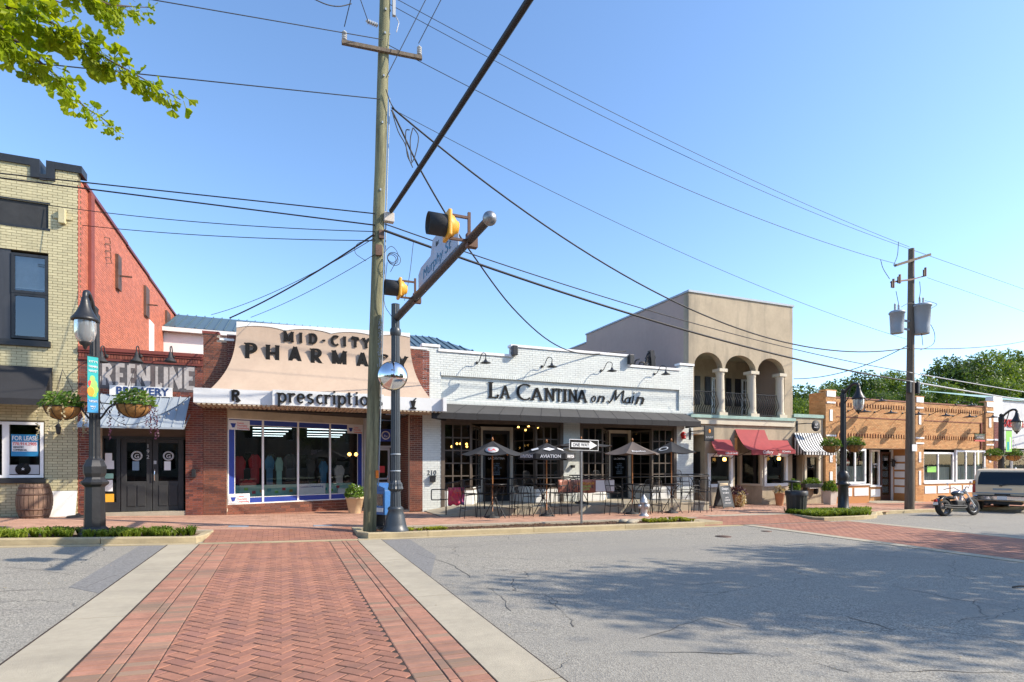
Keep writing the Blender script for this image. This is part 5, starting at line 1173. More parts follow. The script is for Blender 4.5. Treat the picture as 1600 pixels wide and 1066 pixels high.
for u0, u1 in ((1120, 1137), (1169, 1186), (1214.5, 1229.5)):
    cx = (X(u0+0)+X(u1))/2; r = (X(u1)-X(u0))/2*.64; cy = YF+.14; mb = MB()
    mb.lathe([(r*1.1, .16), (r*1.12, .22), (r*1.0, .28), (r, .3), (r*.98, 1.0), (r*.88, zsp-zfl-.3), (r*.9, zsp-zfl-.28), (r*1.0, zsp-zfl-.2), (r*1.0, zsp-zfl-.14)], (cx, cy, zfl), 24)
    mb.box(cx-r*1.18, cy-r*1.18, zfl+.016, cx+r*1.18, cy+r*1.18, zfl+.16); mb.box(cx-r*1.15, cy-r*1.15, zsp-.14, cx+r*1.15, cy+r*1.15, zsp-.002); mb.build('column', M['stuccol'], B5)
    if u0 < 1200: MB().box(cx-.11, cy-.05, zsp, cx+.11, cy+.1, zsp+.0).build('spandrel', M['stucco'], B5) if 0 else None
for (a, b) in ((X(1084.5), X(1121)), (X(1136), X(1170)), (X(1185), X(1215.5))):
    rg = MB(); y_ = YF+.1; rg.bar((a, y_, zfl+1.05), (b, y_, zfl+1.05), .05, .03); rg.bar((a, y_, zfl+.12), (b, y_, zfl+.12), .03); rg = rg.build('balustrade', M['iron'], B5)
    n = int((b-a)/.12)
    for k in range(n+1):
        x_ = a+(b-a)*k/n; MB().tube([(x_, y_, zfl+.12), (x_, y_-.02, zfl+.3), (x_, y_-.16, zfl+.5), (x_, y_-.1, zfl+.75), (x_, y_, zfl+.95), (x_, y_, zfl+1.04)], .016, 5).build('baluster', M['iron'], rg)
# ground floor front
zb0, zb1 = 3.4, zfl-.12
MB().box(sx0+.35, YF-.1, zb0, sx1+.02, YF+.1, zb1-.001).build('belt_course', M['stuccol'], B5)
gx0 = qx1+.004
g1, g2, g3 = X(1148), X(1191), X(1238)
W = [(X(1109), X(1141), Z(1125, 757), Z(1125, 713)), (X(1196.5), X(1227), Z(1212, 756), Z(1212, 713)), (X(1259), X(1278), Z(1268, 752), Z(1268, 714))]
zh = 2.95
def gw(x0, x1, w_=None):
    mb = MB()
    if w_: mb.box(x0, YF, -.6, w_[0], YF+.25, zh); mb.box(w_[1], YF, -.6, x1, YF+.25, zh); mb.box(w_[0], YF, -.6, w_[1], YF+.25, w_[2]); mb.box(w_[0], YF, w_[3], w_[1], YF+.25, zh)
    else: mb.box(x0, YF, -.6, x1, YF+.25, zh)
    mb.build('ground_wall', M['stucco'], B5)
MB().box(gx0, YF, zh+.001, sx1, YF+.25, zb0+.1).box(sx1+.001, YF, zh+.001, sx2, YF+.25, 3.86).build('upper_band', M['stucco'], B5)
MB().box(sx1+.03, YF-.06, 3.861, sx2+.02, YF+.4, 4.02).build('flashing', M['copper'], B5)
rx = X(1101.5); gw(rx, g1, W[0]); gw(g2, g3, W[1]); gw(X(1254), sx2, W[2])
MB().box(gx0, YF+.9, -.6, rx+.1, YF+1.0, zh).box(rx, YF+.251, -.6, rx+.12, YF+.9, zh).build('recess_wall', pm('recess stucco', (.42, .345, .245), .85, bump=.3), B5)  # unstained stucco in almost the front wall's base colour
for k, w_ in enumerate(W):
    f = .12; m_ = M['stuccol'] if k == 2 else M['white']
    fr = MB(); x0, x1, z0, z1 = w_; fr.box(x0-f, YF-.05, z0-f, x0+.02, YF+.1, z1+f); fr.box(x1-.02, YF-.05, z0-f, x1+f, YF+.1, z1+f); fr.box(x0+.02, YF-.05, z0-f, x1-.02, YF+.1, z0+.02); fr.box(x0+.02, YF-.05, z1-.02, x1-.02, YF+.1, z1+f)
    fr = fr.build('window', m_, B5, bevel=.008); MB().quad((x0, YF+.06, z0), (x1, YF+.06, z0), (x1, YF+.06, z1), (x0, YF+.06, z1)).build('pane', M['glassd'], fr)
    room(B5, x0-.3, YF+.26, z0-.2, x1+.3, YF+1.6, z1+.2)
# angled recess walls
def slant(a, b, win=None, door=None):
    a, b = Vector(a), Vector(b); d = (b-a).normalized(); L_ = (b-a).length; n_ = Vector((d.y, -d.x, 0)); T = Matrix(((d.x, -n_.x, 0, a.x), (d.y, -n_.y, 0, a.y), (0, 0, 1, 0), (0, 0, 0, 1))); mb = MB(T)
    s0, s1, z0, z1 = win; mb.box(0, 0, -.6, s0, .15, zh); mb.box(s1, 0, -.6, L_, .15, zh); mb.box(s0, 0, -.6, s1, .15, z0); mb.box(s0, 0, z1, s1, .15, zh); mb.build('recess_wall', M['stucco'], B5)
    f = MB(T); e = .08; f.box(s0-e, -.03, z0-e, s0+.01, .06, z1+e); f.box(s1-.01, -.03, z0-e, s1+e, .06, z1+e); f.box(s0+.01, -.03, z0-e, s1-.01, .06, z0+.01); f.box(s0+.01, -.03, z1-.01, s1-.01, .06, z1+e)
    f = f.build('window', M['stuccol'], B5); MB(T).box(s0, .07, z0, s1, .075, z1).build('pane', M['glassd'], f); MB(T).box(s0-.1, .16, z0-.1, s1+.1, .2, z1+.1).build('interior', M['void'], B5)
ye = YF+1.1
slant((X(1152, ye), ye, 0), (g2, YF+.002, 0), (.2, 1.1, 1.0-.25, 2.1))
MB().box(g1, YF+.251, -.6, g1+.1, ye+.3, zh).build('recess_wall', M['stucco'], B5)
MB().box(g3-.1, YF+.251, -.6, g3-.001, ye, zh).build('recess_wall', M['stucco'], B5)
d2 = MB().box(g3, ye, -.6, g3+.12, ye+.1, zh).box(X(1256, ye), ye, -.6, X(1262, ye), ye+.1, zh).box(g3+.12, ye, 2.15, X(1256, ye), ye+.1, zh).build('door_surround', M['stucco'], B5)
d2 = MB(); xa, xb = g3+.12, X(1256, ye); d2.box(xa, ye+.02, -.3, xa+.1, ye+.07, 2.15); d2.box(xb-.1, ye+.02, -.3, xb, ye+.07, 2.15); d2.box(xa+.1, ye+.02, -.3, xb-.1, ye+.07, .3); d2.box(xa+.1, ye+.02, 2.0, xb-.1, ye+.07, 2.15)
d2 = d2.build('door', M['blackm'], B5); MB().box(xa+.1, ye+.04, .3, xb-.1, ye+.045, 2.0).build('pane', M['glassd'], d2); MB().box(xa, ye+.2, -.3, xb+.4, ye+.3, zh).build('interior', M['void'], B5)
MB().box(X(1254), YF+.251, -.6, X(1254)+.1, ye, zh).build('recess_wall', M['stucco'], B5)
MB().box(g1, YF+.25, zh-.05, sx2, ye+.1, zh-.01).build('recess_ceiling', M['stucco'], B5)
# hanging signs
def arm_sign(u, v, w_, h_, y0, lab, txt, rnd=False):
    c = A(u, v, y0); o = thing('hanging_sign', lab, 'sign', c)
    if rnd:
        T = Matrix.Translation(c) @ Matrix.Rotation(math.pi/2, 4, 'X'); MB(T).lathe([(0, -.03), (w_/2-.02, -.03), (w_/2, -.01), (w_/2, .02), (0, .03)], (0, 0, 0), 32).build('board', M['blackm'], o)
    else: MB().box(c.x-w_/2, c.y-.025, c.z-h_/2, c.x+w_/2, c.y+.025, c.z+h_/2).build('board', M['blackm'], o, bevel=.008)
    mb = MB(); xw = c.x-w_/2-.3; mb.bar((xw, YF, c.z+.1), (xw, c.y, c.z+.1), .04); mb.bar((xw, c.y, c.z+.1), (c.x-w_/2+.01, c.y, c.z+.1), .04); mb.box(xw-.05, YF-.02, c.z-.25, xw+.05, YF-.001, c.z+.25); mb.build('bracket', M['iron'], o)
    return o, c
o, c = arm_sign(1108, 677.5, .5, .64, YF-.55, 'square black hanging sign with small gold crest beside the white restaurant', '')
text('BUNKER', (c.x, c.y-.03, c.z-.2), .12, M['gray'], o, width=.4); MB().ball((c.x, c.y-.03, c.z+.1), .06, 6, (1, .1, 1.4)).build('crest', M['porange'], o)
o, c = arm_sign(1274.5, 665.5, .52, .5, YF-.55, 'round black hanging sign with white monogram above the striped awning', '', True)
text('AP', (c.x, c.y-.035, c.z+.0), .15, M['poster'], o); text('GALLERY', (c.x, c.y-.035, c.z-.1), .07, M['poster'], o)
# awnings : quarter curved cloth
def awning(name, u0, u1, vt, vb0, reach, lab, mat, drop=.14, splay=0, curved=True, par=B5, txt=None, side=True, n=16, yb_=None, tu=None, stripesn=0):
    yb = YF-reach; x0, x1 = X(u0, yb), X(u1, yb); t0, t1 = (X(tu[0]), X(tu[1])) if tu else (x0, x1); z1 = Z((u0+u1)/2 if not tu else (tu[0]+tu[1])/2, vt); z0 = Z((u0+u1)/2, vb0, yb)+drop
    P = []
    for j in range(13):
        t = j/12; y = YF-.02-reach*t; z = z1+(z0-z1)*(1-(1-t)**1.9 if curved else t) ; a = t0+(x0-t0)*t; b = t1+(x1-t1)*t
        P.append([(a+(b-a)*i/n, y, z) for i in range(n+1)])
    mb = MB(); mb.grid(P); mb.s = 1
    o = mb.build(name, mat, par, solid=.008); me = o.data
    at = me.attributes.new('u', 'FLOAT', 'POINT'); at.data.foreach_set('value', [(i % (n+1))/n for i in range(len(me.vertices))])
    v = MB(); sc = 0
    for i in range(n):
        a, b = x0+(x1-x0)*i/n, x0+(x1-x0)*(i+1)/n
        v.add([(a, yb-.004, z0-drop), (b, yb-.004, z0-drop), (b, yb-.004, z0), (a, yb-.004, z0)], [(0, 1, 2, 3)])
    vo = v.build('valance', mat, o, solid=.006); me = vo.data; at = me.attributes.new('u', 'FLOAT', 'POINT'); at.data.foreach_set('value', [((k//4)+(1 if k % 4 in (1, 2) else 0))/n for k in range(len(me.vertices))])
    if side:
        for k in (0, n):
            sd = MB(); col = [r_[k] for r_ in P]; vs = col+[(q[0], q[1], z0-drop) for q in col]; m_ = len(col)
            sd.add(vs, [(j, j+1, m_+j+1, m_+j) for j in range(m_-1)]); so_ = sd.build('side_cloth', mat, o); me = so_.data; at = me.attributes.new('u', 'FLOAT', 'POINT'); at.data.foreach_set('value', [(q % m_)/m_*.42 for q in range(len(me.vertices))])
    mb = MB(); mb.bar((x0, yb+.02, z0-.01), (x1, yb+.02, z0-.01), .02); mb.bar((t0, YF-.03, z0-.3), (x0, yb+.02, z0-.02), .02); mb.bar((t1, YF-.03, z0-.3), (x1, yb+.02, z0-.02), .02); mb.build('awning_frame', M['iron'], o)
    return o, ((x0+x1)/2, yb-.012, z0-drop+.04)
o, p = awning('awning', 1120.5, 1153, 687, 711, .95, '', M['awnr'], tu=(1110, 1141), side=False); text('Gifts & Cards', (p[0]+.2, p[1], p[2]), .12, M['poster'], o, shear=.2)
o, p = awning('awning', 1174, 1216, 671.5, 711, 1.15, '', M['awnr'], tu=(1148, 1194), side=False, drop=.2); text('Gallery', (p[0]+.15, p[1], p[2]+.02), .2, M['poster'], o, shear=.3)
o, p = awning('awning', 1216.8, 1243, 688, 709, .95, '', M['awnr'], tu=(1195, 1230), side=False, drop=.17); text('& Jewelry', (p[0]-.05, p[1], p[2]+.02), .13, M['poster'], o)
st_ = stripes('black and white stripes', (.012, .012, .018), (.75, .75, .73), 11)
o, p = awning('awning', 1258, 1305, 677, 711, 1.15, '', st_, tu=(1239, 1281), n=44)
for u, v in ((1132, 717), (1217, 716)):
    mb = MB(); q = A(u, v, YF-.25); mb.box(q.x-.1, q.y-.07, q.z+.05, q.x+.1, q.y+.25, q.z+.1); o = mb.build('wall_light', M['iron'], B5); MB().lathe([(.06, .05), (.08, -.05), (.05, -.1)], q, 10).build('lamp_glass', M['bulb'], o)
# window box
wx0, wx1 = X(1258, YF-.3), X(1286, YF-.3); wz = Z(1272, 758, YF-.3)
wb_ = thing('window_box', 'black window box of green plants on brackets under the striped awning', 'window box', ((wx0+wx1)/2, YF-.2, wz))
MB().box(wx0, YF-.32, wz-.12, wx1, YF-.06, wz+.06).build('box', M['black'], wb_, bevel=.01)
MB().box(wx0+.3, YF-.3, wz-.16, wx1-.3, YF-.1, wz-.121).build('ledge', M['white'], wb_)
for x_ in (wx0+.2, wx1-.25): MB().prism([(x_, wz-.121), (x_+.08, wz-.121), (x_+.08, wz-.35), (x_, wz-.45)], YF-.2, YF-.01).build('bracket', M['black'], wb_)
def leafcloud(c, rad, n, size, mat, name='foliage', parent=None, dome=False, flat_=.0, seed=0, kind=None):
    rnd = random.Random(seed+n); mb = MB()
    for i in range(n):
        while True:
            p = Vector((rnd.uniform(-1, 1), rnd.uniform(-1, 1), rnd.uniform(0 if dome else -1, 1)))
            if p.length < 1 and p.length > rnd.uniform(0, .9): break
        p = Vector((p.x*rad[0], p.y*rad[1], p.z*rad[2]))*(1+.25*noise.noise(p*3+Vector((seed, 0, 0)))); q = Vector(c)+p
        a = Vector((rnd.gauss(0, 1), rnd.gauss(0, 1), rnd.gauss(0, 1))).normalized(); b = a.orthogonal().normalized(); s_ = size*rnd.uniform(.6, 1.3); w_ = a.cross(b)
        mb.add([q-b*s_*.5, q+w_*s_*.28+a*s_*.05, q+b*s_*.6, q-w_*s_*.28+a*s_*.05], [(0, 1, 2), (0, 2, 3)])
    return mb.build(name, mat, parent, kind=kind)
leafcloud(((wx0+wx1)/2, YF-.2, wz+.06), ((wx1-wx0)/2, .15, .28), 500, .09, M['basket'], parent=wb_, dome=True)
# ------------------------------------------------ 6 orange brick shops
B6 = thing('orange_brick_building', 'single storey orange brick building with white trim and curtained shop windows', 'building', (30, YF, -.3))
ox0, ox1, zt6 = X(1287), X(1549), 4.9
p1 = (X(1287), X(1303)); p2 = (X(1427), X(1440)); p3 = (X(1537), X(1549)); zs6 = 2.45
opn = [(p1[1], -.6, p2[0], zs6), (p2[1], -.6, p3[0], zs6)]
brick_wall(B6, ox0, ox1, -.6, zt6, opn, M['obrick'], M['omortar'], pieces=0, C=.075, L=.22, proud=.01)
for k, (a, b) in enumerate((p1, p2, p3)):
    brick_wall(B6, a, b, zs6, zt6+.28, [], M['obrick'], M['omortar'], org=(0, YF-.1, 0), pieces=0, C=.075, L=.22, thick=.09)
    brick_wall(B6, a, b, -.5, zs6, [], M['obrick'], M['omortar'], org=(0, YF-.1, 0), pieces=0, C=.075, L=.22, thick=.09)
    c = (a+b)/2; w_ = (b-a)*.22
    for z0, z1, f in ((zt6+.02, zt6+.3, 1.9), (zt6-.3, zt6-.22, 1.9), (3.75, 4.3, .55), (3.0, 3.08, 2.2), (2.72, 2.8, 2.2), (1.75, 2.3, .55), (.55, 1.3, .55)):
        MB().box(c-w_*f, YF-.14, z0, c+w_*f, YF-.1, z1).build('trim_block', M['white2'], B6)
    MB().box(a-.02, YF-.13, zt6+.281, b+.02, YF+.25, zt6+.36).build('pier_cap', M['obrick'], B6)
brick_wall(B6, 0, .9, 3.4, zt6+.25, [], M['obrick'], M['omortar'], org=(ox0-.002, YF+.8, 0), ux=(0, -1, 0), pieces=0, C=.075, L=.22); MB().box(ox0, YF+.81, -.6, ox0+.2, YF+12, 3.6).build('side_wall', M['obrick'], B6)
MB().box(p1[1], YF-.04, zt6+.001, p3[0], YF+.25, zt6+.06).build('coping', pm('red brown coping', (.25, .09, .05), .6), B6)
for z_, d in ((4.5, 'a'), (3.0, 'b')):
    mb = MB(); x_ = p1[1]
    while x_ < p3[0]:
        if not (p2[0]-.05 < x_ < p2[1]): mb.box(x_, YF-.045, z_, x_+.09, YF-.0105, z_+.19)
        x_ += .2
    mb.build('dentil_course', M['obrick'], B6, kind='stuff')
    mb = MB(); x_ = p1[1]+.09
    while x_ < p3[0]-.1:
        if not (p2[0]-.1 < x_ < p2[1]): mb.box(x_+.005, YF-.014, z_+.01, x_+.105, YF-.0108, z_+.18)
        x_ += .2
    mb.build('dentil_recess', M['dbrick'], B6, kind='stuff')
MB().box(p1[1], YF-.03, 3.96, p3[0], YF-.0108, 4.0).build('string_course', M['dbrick'], B6)
MB().box(p3[0]-.35, YF-.06, 2.5, p3[0]-.27, YF-.011, 3.98).build('downpipe', M['dbrick'], B6)
for u, v in ((1325, 642), (1366, 644), (1409.5, 646), (1451.5, 648), (1488.5, 650), (1525, 650.5)): gooseneck(B6, X(u), YF-.01, Z(u, v), reach=.75, rise=.16, r=.33, hs=.16, mat=M['black'], dx=.12)
for u, v in ((1352, 627), (1492, 634)): gooseneck(B6, X(u), YF-.05, Z(u, v)+.05, reach=.7, rise=.1, r=.3, hs=.15, mat=M['black'], dx=.12)
MB().box(ox0, YF+.3, 3.61, ox1, YF+12, 3.7).build('roof', M['voidl'], B6)
def store(x0, x1, cols, y, z0, z1, fm, curtain=True, org=None, ux=None):
    o = window(B6, x0, z0, x1, z1, y, cols, 1, fm, M['glass'], fw=.1, mw=.09, dep_=.1, org=org, ux=ux)
    if curtain:
        T = None
        if org is not None: u = Vector(ux).normalized(); n_ = Vector((u.y, -u.x, 0)); T = Matrix(((u.x, -n_.x, 0, org[0]), (u.y, -n_.y, 0, org[1]), (0, 0, 1, 0), (0, 0, 0, 1)))
        c = MB(T); c.s = 1; n = int((x1-x0)/.05); c.grid([[(x0+.08+(x1-x0-.16)*i/n, y+.08+.025*math.sin(i*1.7), z) for z in (z0+.05, z0+(z1-z0)*.5)] for i in range(n+1)]); c.build('curtain', M['curtain'], B6)
    return o
def base(x0, x1, y, z1, org=None, ux=None, k=2):
    T = None
    if org is not None: u = Vector(ux).normalized(); n_ = Vector((u.y, -u.x, 0)); T = Matrix(((u.x, -n_.x, 0, org[0]), (u.y, -n_.y, 0, org[1]), (0, 0, 1, 0), (0, 0, 0, 1)))
    MB(T).box(x0, y-.1, -.6, x1, y+.1, z1-.001).build('stall_wall', M['obrick'], B6); MB(T).box(x0-.02, y-.15, z1, x1+.02, y+.1, z1+.07).build('sill', M['white2'], B6)
    for i in range(k): a = x0+(x1-x0)*(i+.07)/k; b = x0+(x1-x0)*(i+.93)/k; MB(T).box(a, y-.125, z1-.52, b, y-.1, z1-.12).build('base_panel', M['white2'], B6)
zc6 = .68; zt_ = 2.42
e1_ = X(1352)
base(p1[1], e1_+.15, YF, zc6-.08, k=2); store(p1[1]+.02, e1_, 3, YF+.05, zc6, zt_, M['white2'])
ys_ = YF+1.0
L_ = .95; store(0, L_, 1, .05, zc6, zt_, M['white2'], org=(e1_, YF+.05, 0), ux=(0, 1, 0)); MB().box(e1_-.1, YF+.1, -.6, e1_+.1, ys_, zc6).build('stall_wall', M['obrick'], B6)
xA, xB = e1_+.001, X(1424, ys_)
u_ = [X(q, ys_) for q in (1352, 1359.5, 1371, 1373, 1388.5, 1391, 1397, 1399, 1407)]
store(X(1358, ys_), X(1372, ys_), 1, ys_, .45, zt_, M['white2'], False); base(X(1356, ys_), X(1373, ys_), ys_, .44, k=1)
o = MB(); xa, xb = X(1375, ys_), X(1390, ys_); o.box(xa, ys_-.06, -.3, xa+.1, ys_, 2.3); o.box(xb-.1, ys_-.06, -.3, xb, ys_, 2.3); o.box(xa+.1, ys_-.06, -.3, xb-.1, ys_, 0); o.box(xa+.1, ys_-.06, 2.2, xb-.1, ys_, 2.3); o = o.build('door', pm('brown door', (.09, .035, .02), .5), B6)
MB().box(xa+.1, ys_-.03, 0, xb-.1, ys_-.025, 2.2).build('pane', M['glassd'], o); text('201', ((xa+xb)/2, ys_-.07, 1.85), .2, M['poster'], o)
text('OPEN\n10 - 6', (X(1365, ys_), ys_-.11, 1.6), .14, M['poster'], B6)
MB().box(X(1391, ys_), ys_-.12, -.3, X(1404, ys_), ys_+.05, zt_).build('wall_panel', M['white2'], B6); store(X(1404, ys_), X(1424, ys_), 1, ys_, zc6, zt_, M['white2'])
base(X(1404, ys_), X(1426, ys_), ys_, zc6-.08, k=1)
ln = MB(); q = A(1396, 724, ys_-.25); ln.lathe([(.03, .2), (.12, .12), (.12, .08), (.08, .08), (.09, -.14), (.04, -.2)], q, 8, 0); ln.bar((q.x, q.y, q.z+.2), (q.x, ys_-.12, q.z+.22), .03); ln.build('wall_lantern', M['black'], B6)
MB().add([(p1[1], YF+.25, zs6), (p2[0], YF+.25, zs6), (p2[0], ys_, zs6), (p1[1], ys_, zs6)], [(0, 1, 2, 3)]).build('ceiling', M['white'], B6)
MB().slab([(e1_, YF-.6), (p2[0], YF-.6), (p2[0], ys_), (e1_, ys_)], -.8, lambda x, y: sz(x, 18.9)+.02).build('threshold', M['conc'], B6)
room(B6, e1_, ys_+.06, -.6, p2[0]+.3, ys_+4, zs6+.1, M['voidl']); room(B6, p1[0], YF+.3, -.6, e1_-.12, YF+1.9, zs6+.1, M['voidl'])
s1_ = X(1427-2); MB().box(p2[0]-.25, YF-.0, -.6, p2[0]-.001, ys_, zs6).build('brick_return', M['obrick'], B6)
for k in range(5): MB().box(p2[0]-.275, YF+.15, .1+k*.42, p2[0]-.251, YF+.8, .42+k*.42).build('notice_board', M['white2' if k % 2 else 'poster'], B6)
base(p2[1], p3[0], YF+.0, zc6-.08, k=5); bx_ = X(1493)
store(p2[1]+.02, X(1489), 2, YF+.05, zc6, zt_-.12, M['white2']); store(X(1491), p3[0]-.02, 3, YF+.0, zc6, zt_, M['white2'])
o = MB().box(X(1447), YF-.06, Z(1455, 738), X(1461), YF-.055, Z(1455, 729)).build('window_sign', M['pgreen'], B6)
room(B6, p2[1], YF+.3, -.6, p3[0], YF+3, zs6+.1, M['voidl'])
for u in (1450, 1475): MB().box(X(u, YF+2.8), YF+2.8, 1.5, X(u, YF+2.8)+1.5, YF+2.85, 2.3).build('wall_art', M['terra'], B6)
o = thing('hanging_sign', 'small green and red oval hanging sign at the end of the orange building', 'sign', A(1530.5, 684, YF-.6)); c = ORG[o.name]
MB().box(c.x-.45, c.y-.03, c.z-.12, c.x+.45, c.y+.03, c.z+.15).build('board', pm('olive sign', (.12, .09, .05), .6), o, bevel=.05); MB().box(c.x-.46, c.y-.028, c.z-.21, c.x+.46, c.y+.028, c.z-.125).build('red_board', M['red'], o); MB().box(c.x-.46, c.y-.028, c.z+.155, c.x+.46, c.y+.028, c.z+.2).build('green_board', pm('dark green', (.02, .08, .03), .5), o)
MB().bar((c.x, YF, c.z+.25), (c.x, c.y-.3, c.z+.25), .03).bar((c.x, c.y, c.z+.2), (c.x, c.y, c.z+.25), .03).build('bracket', M['iron'], o); text('ANTIQUES', (c.x, c.y-.04, c.z-.03), .12, M['poster'], o)
o = thing('hanging_sign', 'red and white round neon style sign in the left curtained window', 'sign', A(1322, 723, YF+.2)); c = ORG[o.name]; MB(Matrix.Translation(c) @ Matrix.Rotation(math.pi/2, 4, 'X')).lathe([(0, 0), (.2, 0), (.2, .03), (0, .03)], (0, 0, 0), 20).build('board', M['red'], o); MB().box(c.x-.2, c.y-.05, c.z-.04, c.x+.2, c.y-.035, c.z+.04).build('white_bar', M['white2'], o)
# ------------------------------------------------ 7 pale building at the right edge
B7 = thing('pale_building', 'pale grey shop building with a dark red brick pier at the right edge', 'building', (45, YF, -.4))
wx = ox1+.01; wx2 = 62
brick_wall(B7, wx, X(1558), -.6, 4.1, [], M['dbrick'], M['rmortar'], org=(0, YF-.12, 0), pieces=0, C=.09, L=.25, thick=.12)
for z_ in (2.2, 3.0): MB().box(wx, YF-.16, z_, X(1560), YF-.02, z_+.1).build('stone_band', M['white2'], B7)
MB().box(wx+.3, YF, 2.6, wx2, YF+.3, 5.4).build('upper_wall', pm('pale grey painted wall', (.55, .56, .56), .6, stain=.1, stain_col=(.4, .4, .4)), B7); MB().box(wx, YF-.1, 4.1, X(1563), YF+.3, 5.55).build('pier_top', M['white2'], B7)
MB().add([(wx+1, YF-.1, 5.4), (wx2, YF-.1, 5.4), (wx2, YF+5, 6.6), (wx+1, YF+5, 6.6)], [(0, 1, 2, 3)]).build('roof', M['copper'], B7)
text('PIXELS & FRAMES', (X(1562), YF-.02, Z(1575, 667)), .62, M['shirtr'], B7, align='LEFT', depth=.03, bold=.012)
MB().box(X(1558), YF+.6, -.6, wx2, YF+.7, 2.6).build('back_of_recess', M['void'], B7)
for k in range(8): x_ = X(1560)+k*1.9; window(B7, x_, .2, x_+1.8, 2.5, YF+.3, 1, 1, M['gray'], M['glass'], fw=.06)
MB().box(X(1558), YF+.25, -.6, wx2, YF+.4, .2).build('stall_wall', M['dbrick'], B7)
# ------------------------------------------------ buildings across the street, behind the camera (seen in glass and the mirror)
def back_building(x0, x1, h, mat, mort, lab, y=-19.0):
    b = thing('brick_building', lab, 'building', ((x0+x1)/2, y, 0)); n = int((x1-x0)/2.6); holes = []
    for fl in range(int(h/3.6)):
        for k in range(n): a = x0+(x1-x0)*(k+.5)/n; holes.append((a-.6, 1.0+fl*3.5, a+.6, 2.9+fl*3.5))
    # wall faces +y : draw from x1 to x0
    hh = [(x1-c_, b_, x1-a_, d_) for a_, b_, c_, d_ in holes]
    brick_wall(b, 0, x1-x0, 0, .01, [], mat, mort, org=(x1, y, 0), ux=(-1, 0, 0), pieces=0, backing=False)
    xs = sorted(set([0, x1-x0]+[q for h_ in hh for q in (h_[0], h_[2])])); mb = MB()
    for a_, c_ in zip(xs, xs[1:]):
        mx = (a_+c_)/2; zz = sorted(set([0, h]+[q for h_ in hh if h_[0] < mx < h_[2] for q in (h_[1], h_[3])]))
        for z0, z1 in zip(zz, zz[1:]):
            if not any(h_[0] < mx < h_[2] and h_[1] < (z0+z1)/2 < h_[3] for h_ in hh): mb.box(x1-c_, y-.3, z0, x1-a_, y, z1)
    mb.build('wall', mat, b)
    for a_, z0, c_, z1 in holes:
        w_ = MB().box(a_, y-.2, z0, c_, y-.12, z0+.08).box(a_, y-.2, z1-.08, c_, y-.12, z1).box(a_, y-.2, z0+.08, a_+.08, y-.12, z1-.08).box(c_-.08, y-.2, z0+.08, c_, y-.12, z1-.08).build('window', M['white'], b); MB().box(a_+.08, y-.17, z0+.08, c_-.08, y-.165, z1-.08).build('pane', M['glassd'], w_)
    MB().box(x0, y-9, 0, x1, y-.5, h-.3).build('core', M['void'], b); MB().box(x0-.1, y-.35, h, x1+.1, y+.12, h+.25).build('cornice', M['white'], b)
back_building(-60, -25, 9.0, M['ybrick'], M['ymortar'], 'long yellow brick building across the street, far left of the others'); back_building(27, 70, 9.0, M['stucco'], M['conc'], 'long tan building across the street, far right of the others')  # outer pair, added out of view to block bright ground in window reflections
back_building(-24, -8, 8.0, M['stuccol'], M['conc'], 'cream two storey building across the street, left of the red one')
back_building(-7.5, 6, 11.0, M['rbrick'], M['rmortar'], 'tall red brick building across the street opposite the pharmacy')
back_building(7, 26, 7.6, M['obrick'], M['omortar'], 'long low orange brick building across the street opposite the restaurant')
# ================================================================== STREET THINGS
def ground_at(u, Y, side=True): x = X(u, Y); return Vector((x, Y, sz(x, Y) if side else rz(x, Y)))
# ---- lamp posts
def lamp_post(loc, label, group, H=5.0, arms=True, scale=1.0, shaft_r=.1, baskets=True):
    t = thing('street_lamp', label, 'street lamp', loc, 0, group); s = scale
    b = MB(); b.lathe([(.29*s, 0), (.29*s, .06), (.25*s, .1), (.235*s, .16), (.19*s, .2), (.175*s, 1.0), (.19*s, 1.02), (.24*s, 1.06), (.25*s, 1.1), (.19*s, 1.16), (.17*s, 1.2), (.2*s, 1.28), (.205*s, 1.42), (.17*s, 1.5), (.16*s, 1.54), (.12*s, 1.58)], (0, 0, 0), 8 if scale >= 1 else 16, 0 if scale >= 1 else 1)
    b.build('base', M['black'], t, world=False)
    for k in range(8):
        pass
    MB().lathe([(shaft_r*1.1, 1.55), (shaft_r, 1.62), (shaft_r*.85, H-.3), (shaft_r*.95, H-.28), (shaft_r*.95, H-.15), (shaft_r*.6, H-.1), (shaft_r*.7, H), (.02, H+.06)], (0, 0, 0), 24, 0, flute=.13).build('shaft', M['black'], t, world=False)
    a = MB(); a.tube(curve([(0, 0, H-.25), (0, -.12, H-.02), (0, -.38, H+.18), (0, -.56, H+.17), (0, -.6, H+.05)], 6), [.05]*24+[.04], 8); a.tube([(0, 0, H-.6), (0, -.2, H-.3), (0, -.3, H+.08)], .02, 6); a.build('arm', M['black'], t, world=False)
    l = MB(); l.lathe([(.03, .08), (.06, .06), (.07, -.02), (.09, -.1), (.14, -.22), (.2, -.32), (.225, -.35), (.225, -.39), (.19, -.4)], (0, -.6, H), 24, cap=False)
    l = l.build('luminaire', M['black'], t, world=False)
    MB().lathe([(.178, -.395), (.178, -.6), (.15, -.74), (.09, -.81)], (0, -.6, H), 24, cap=False).build('lamp_glass', M['globe'], l, world=False)
    MB().lathe([(.1, -.8), (.09, -.84), (.04, -.88), (.025, -.93), (0, -.95)], (0, -.6, H), 16).build('finial', M['black'], l, world=False)
    if arms:
        for k in (-1, 1):
            m = MB(); m.tube(curve([(0, 0, H-2.35), (k*.12, 0, H-2.2), (k*.3, 0, H-1.95), (k*.62, 0, H-1.9)], 6), .02, 6); m.tube([(0, 0, H-1.9), (k*.3, 0, H-1.93)], .012, 5); m.build('basket_arm', M['black'], t, world=False)
    return t
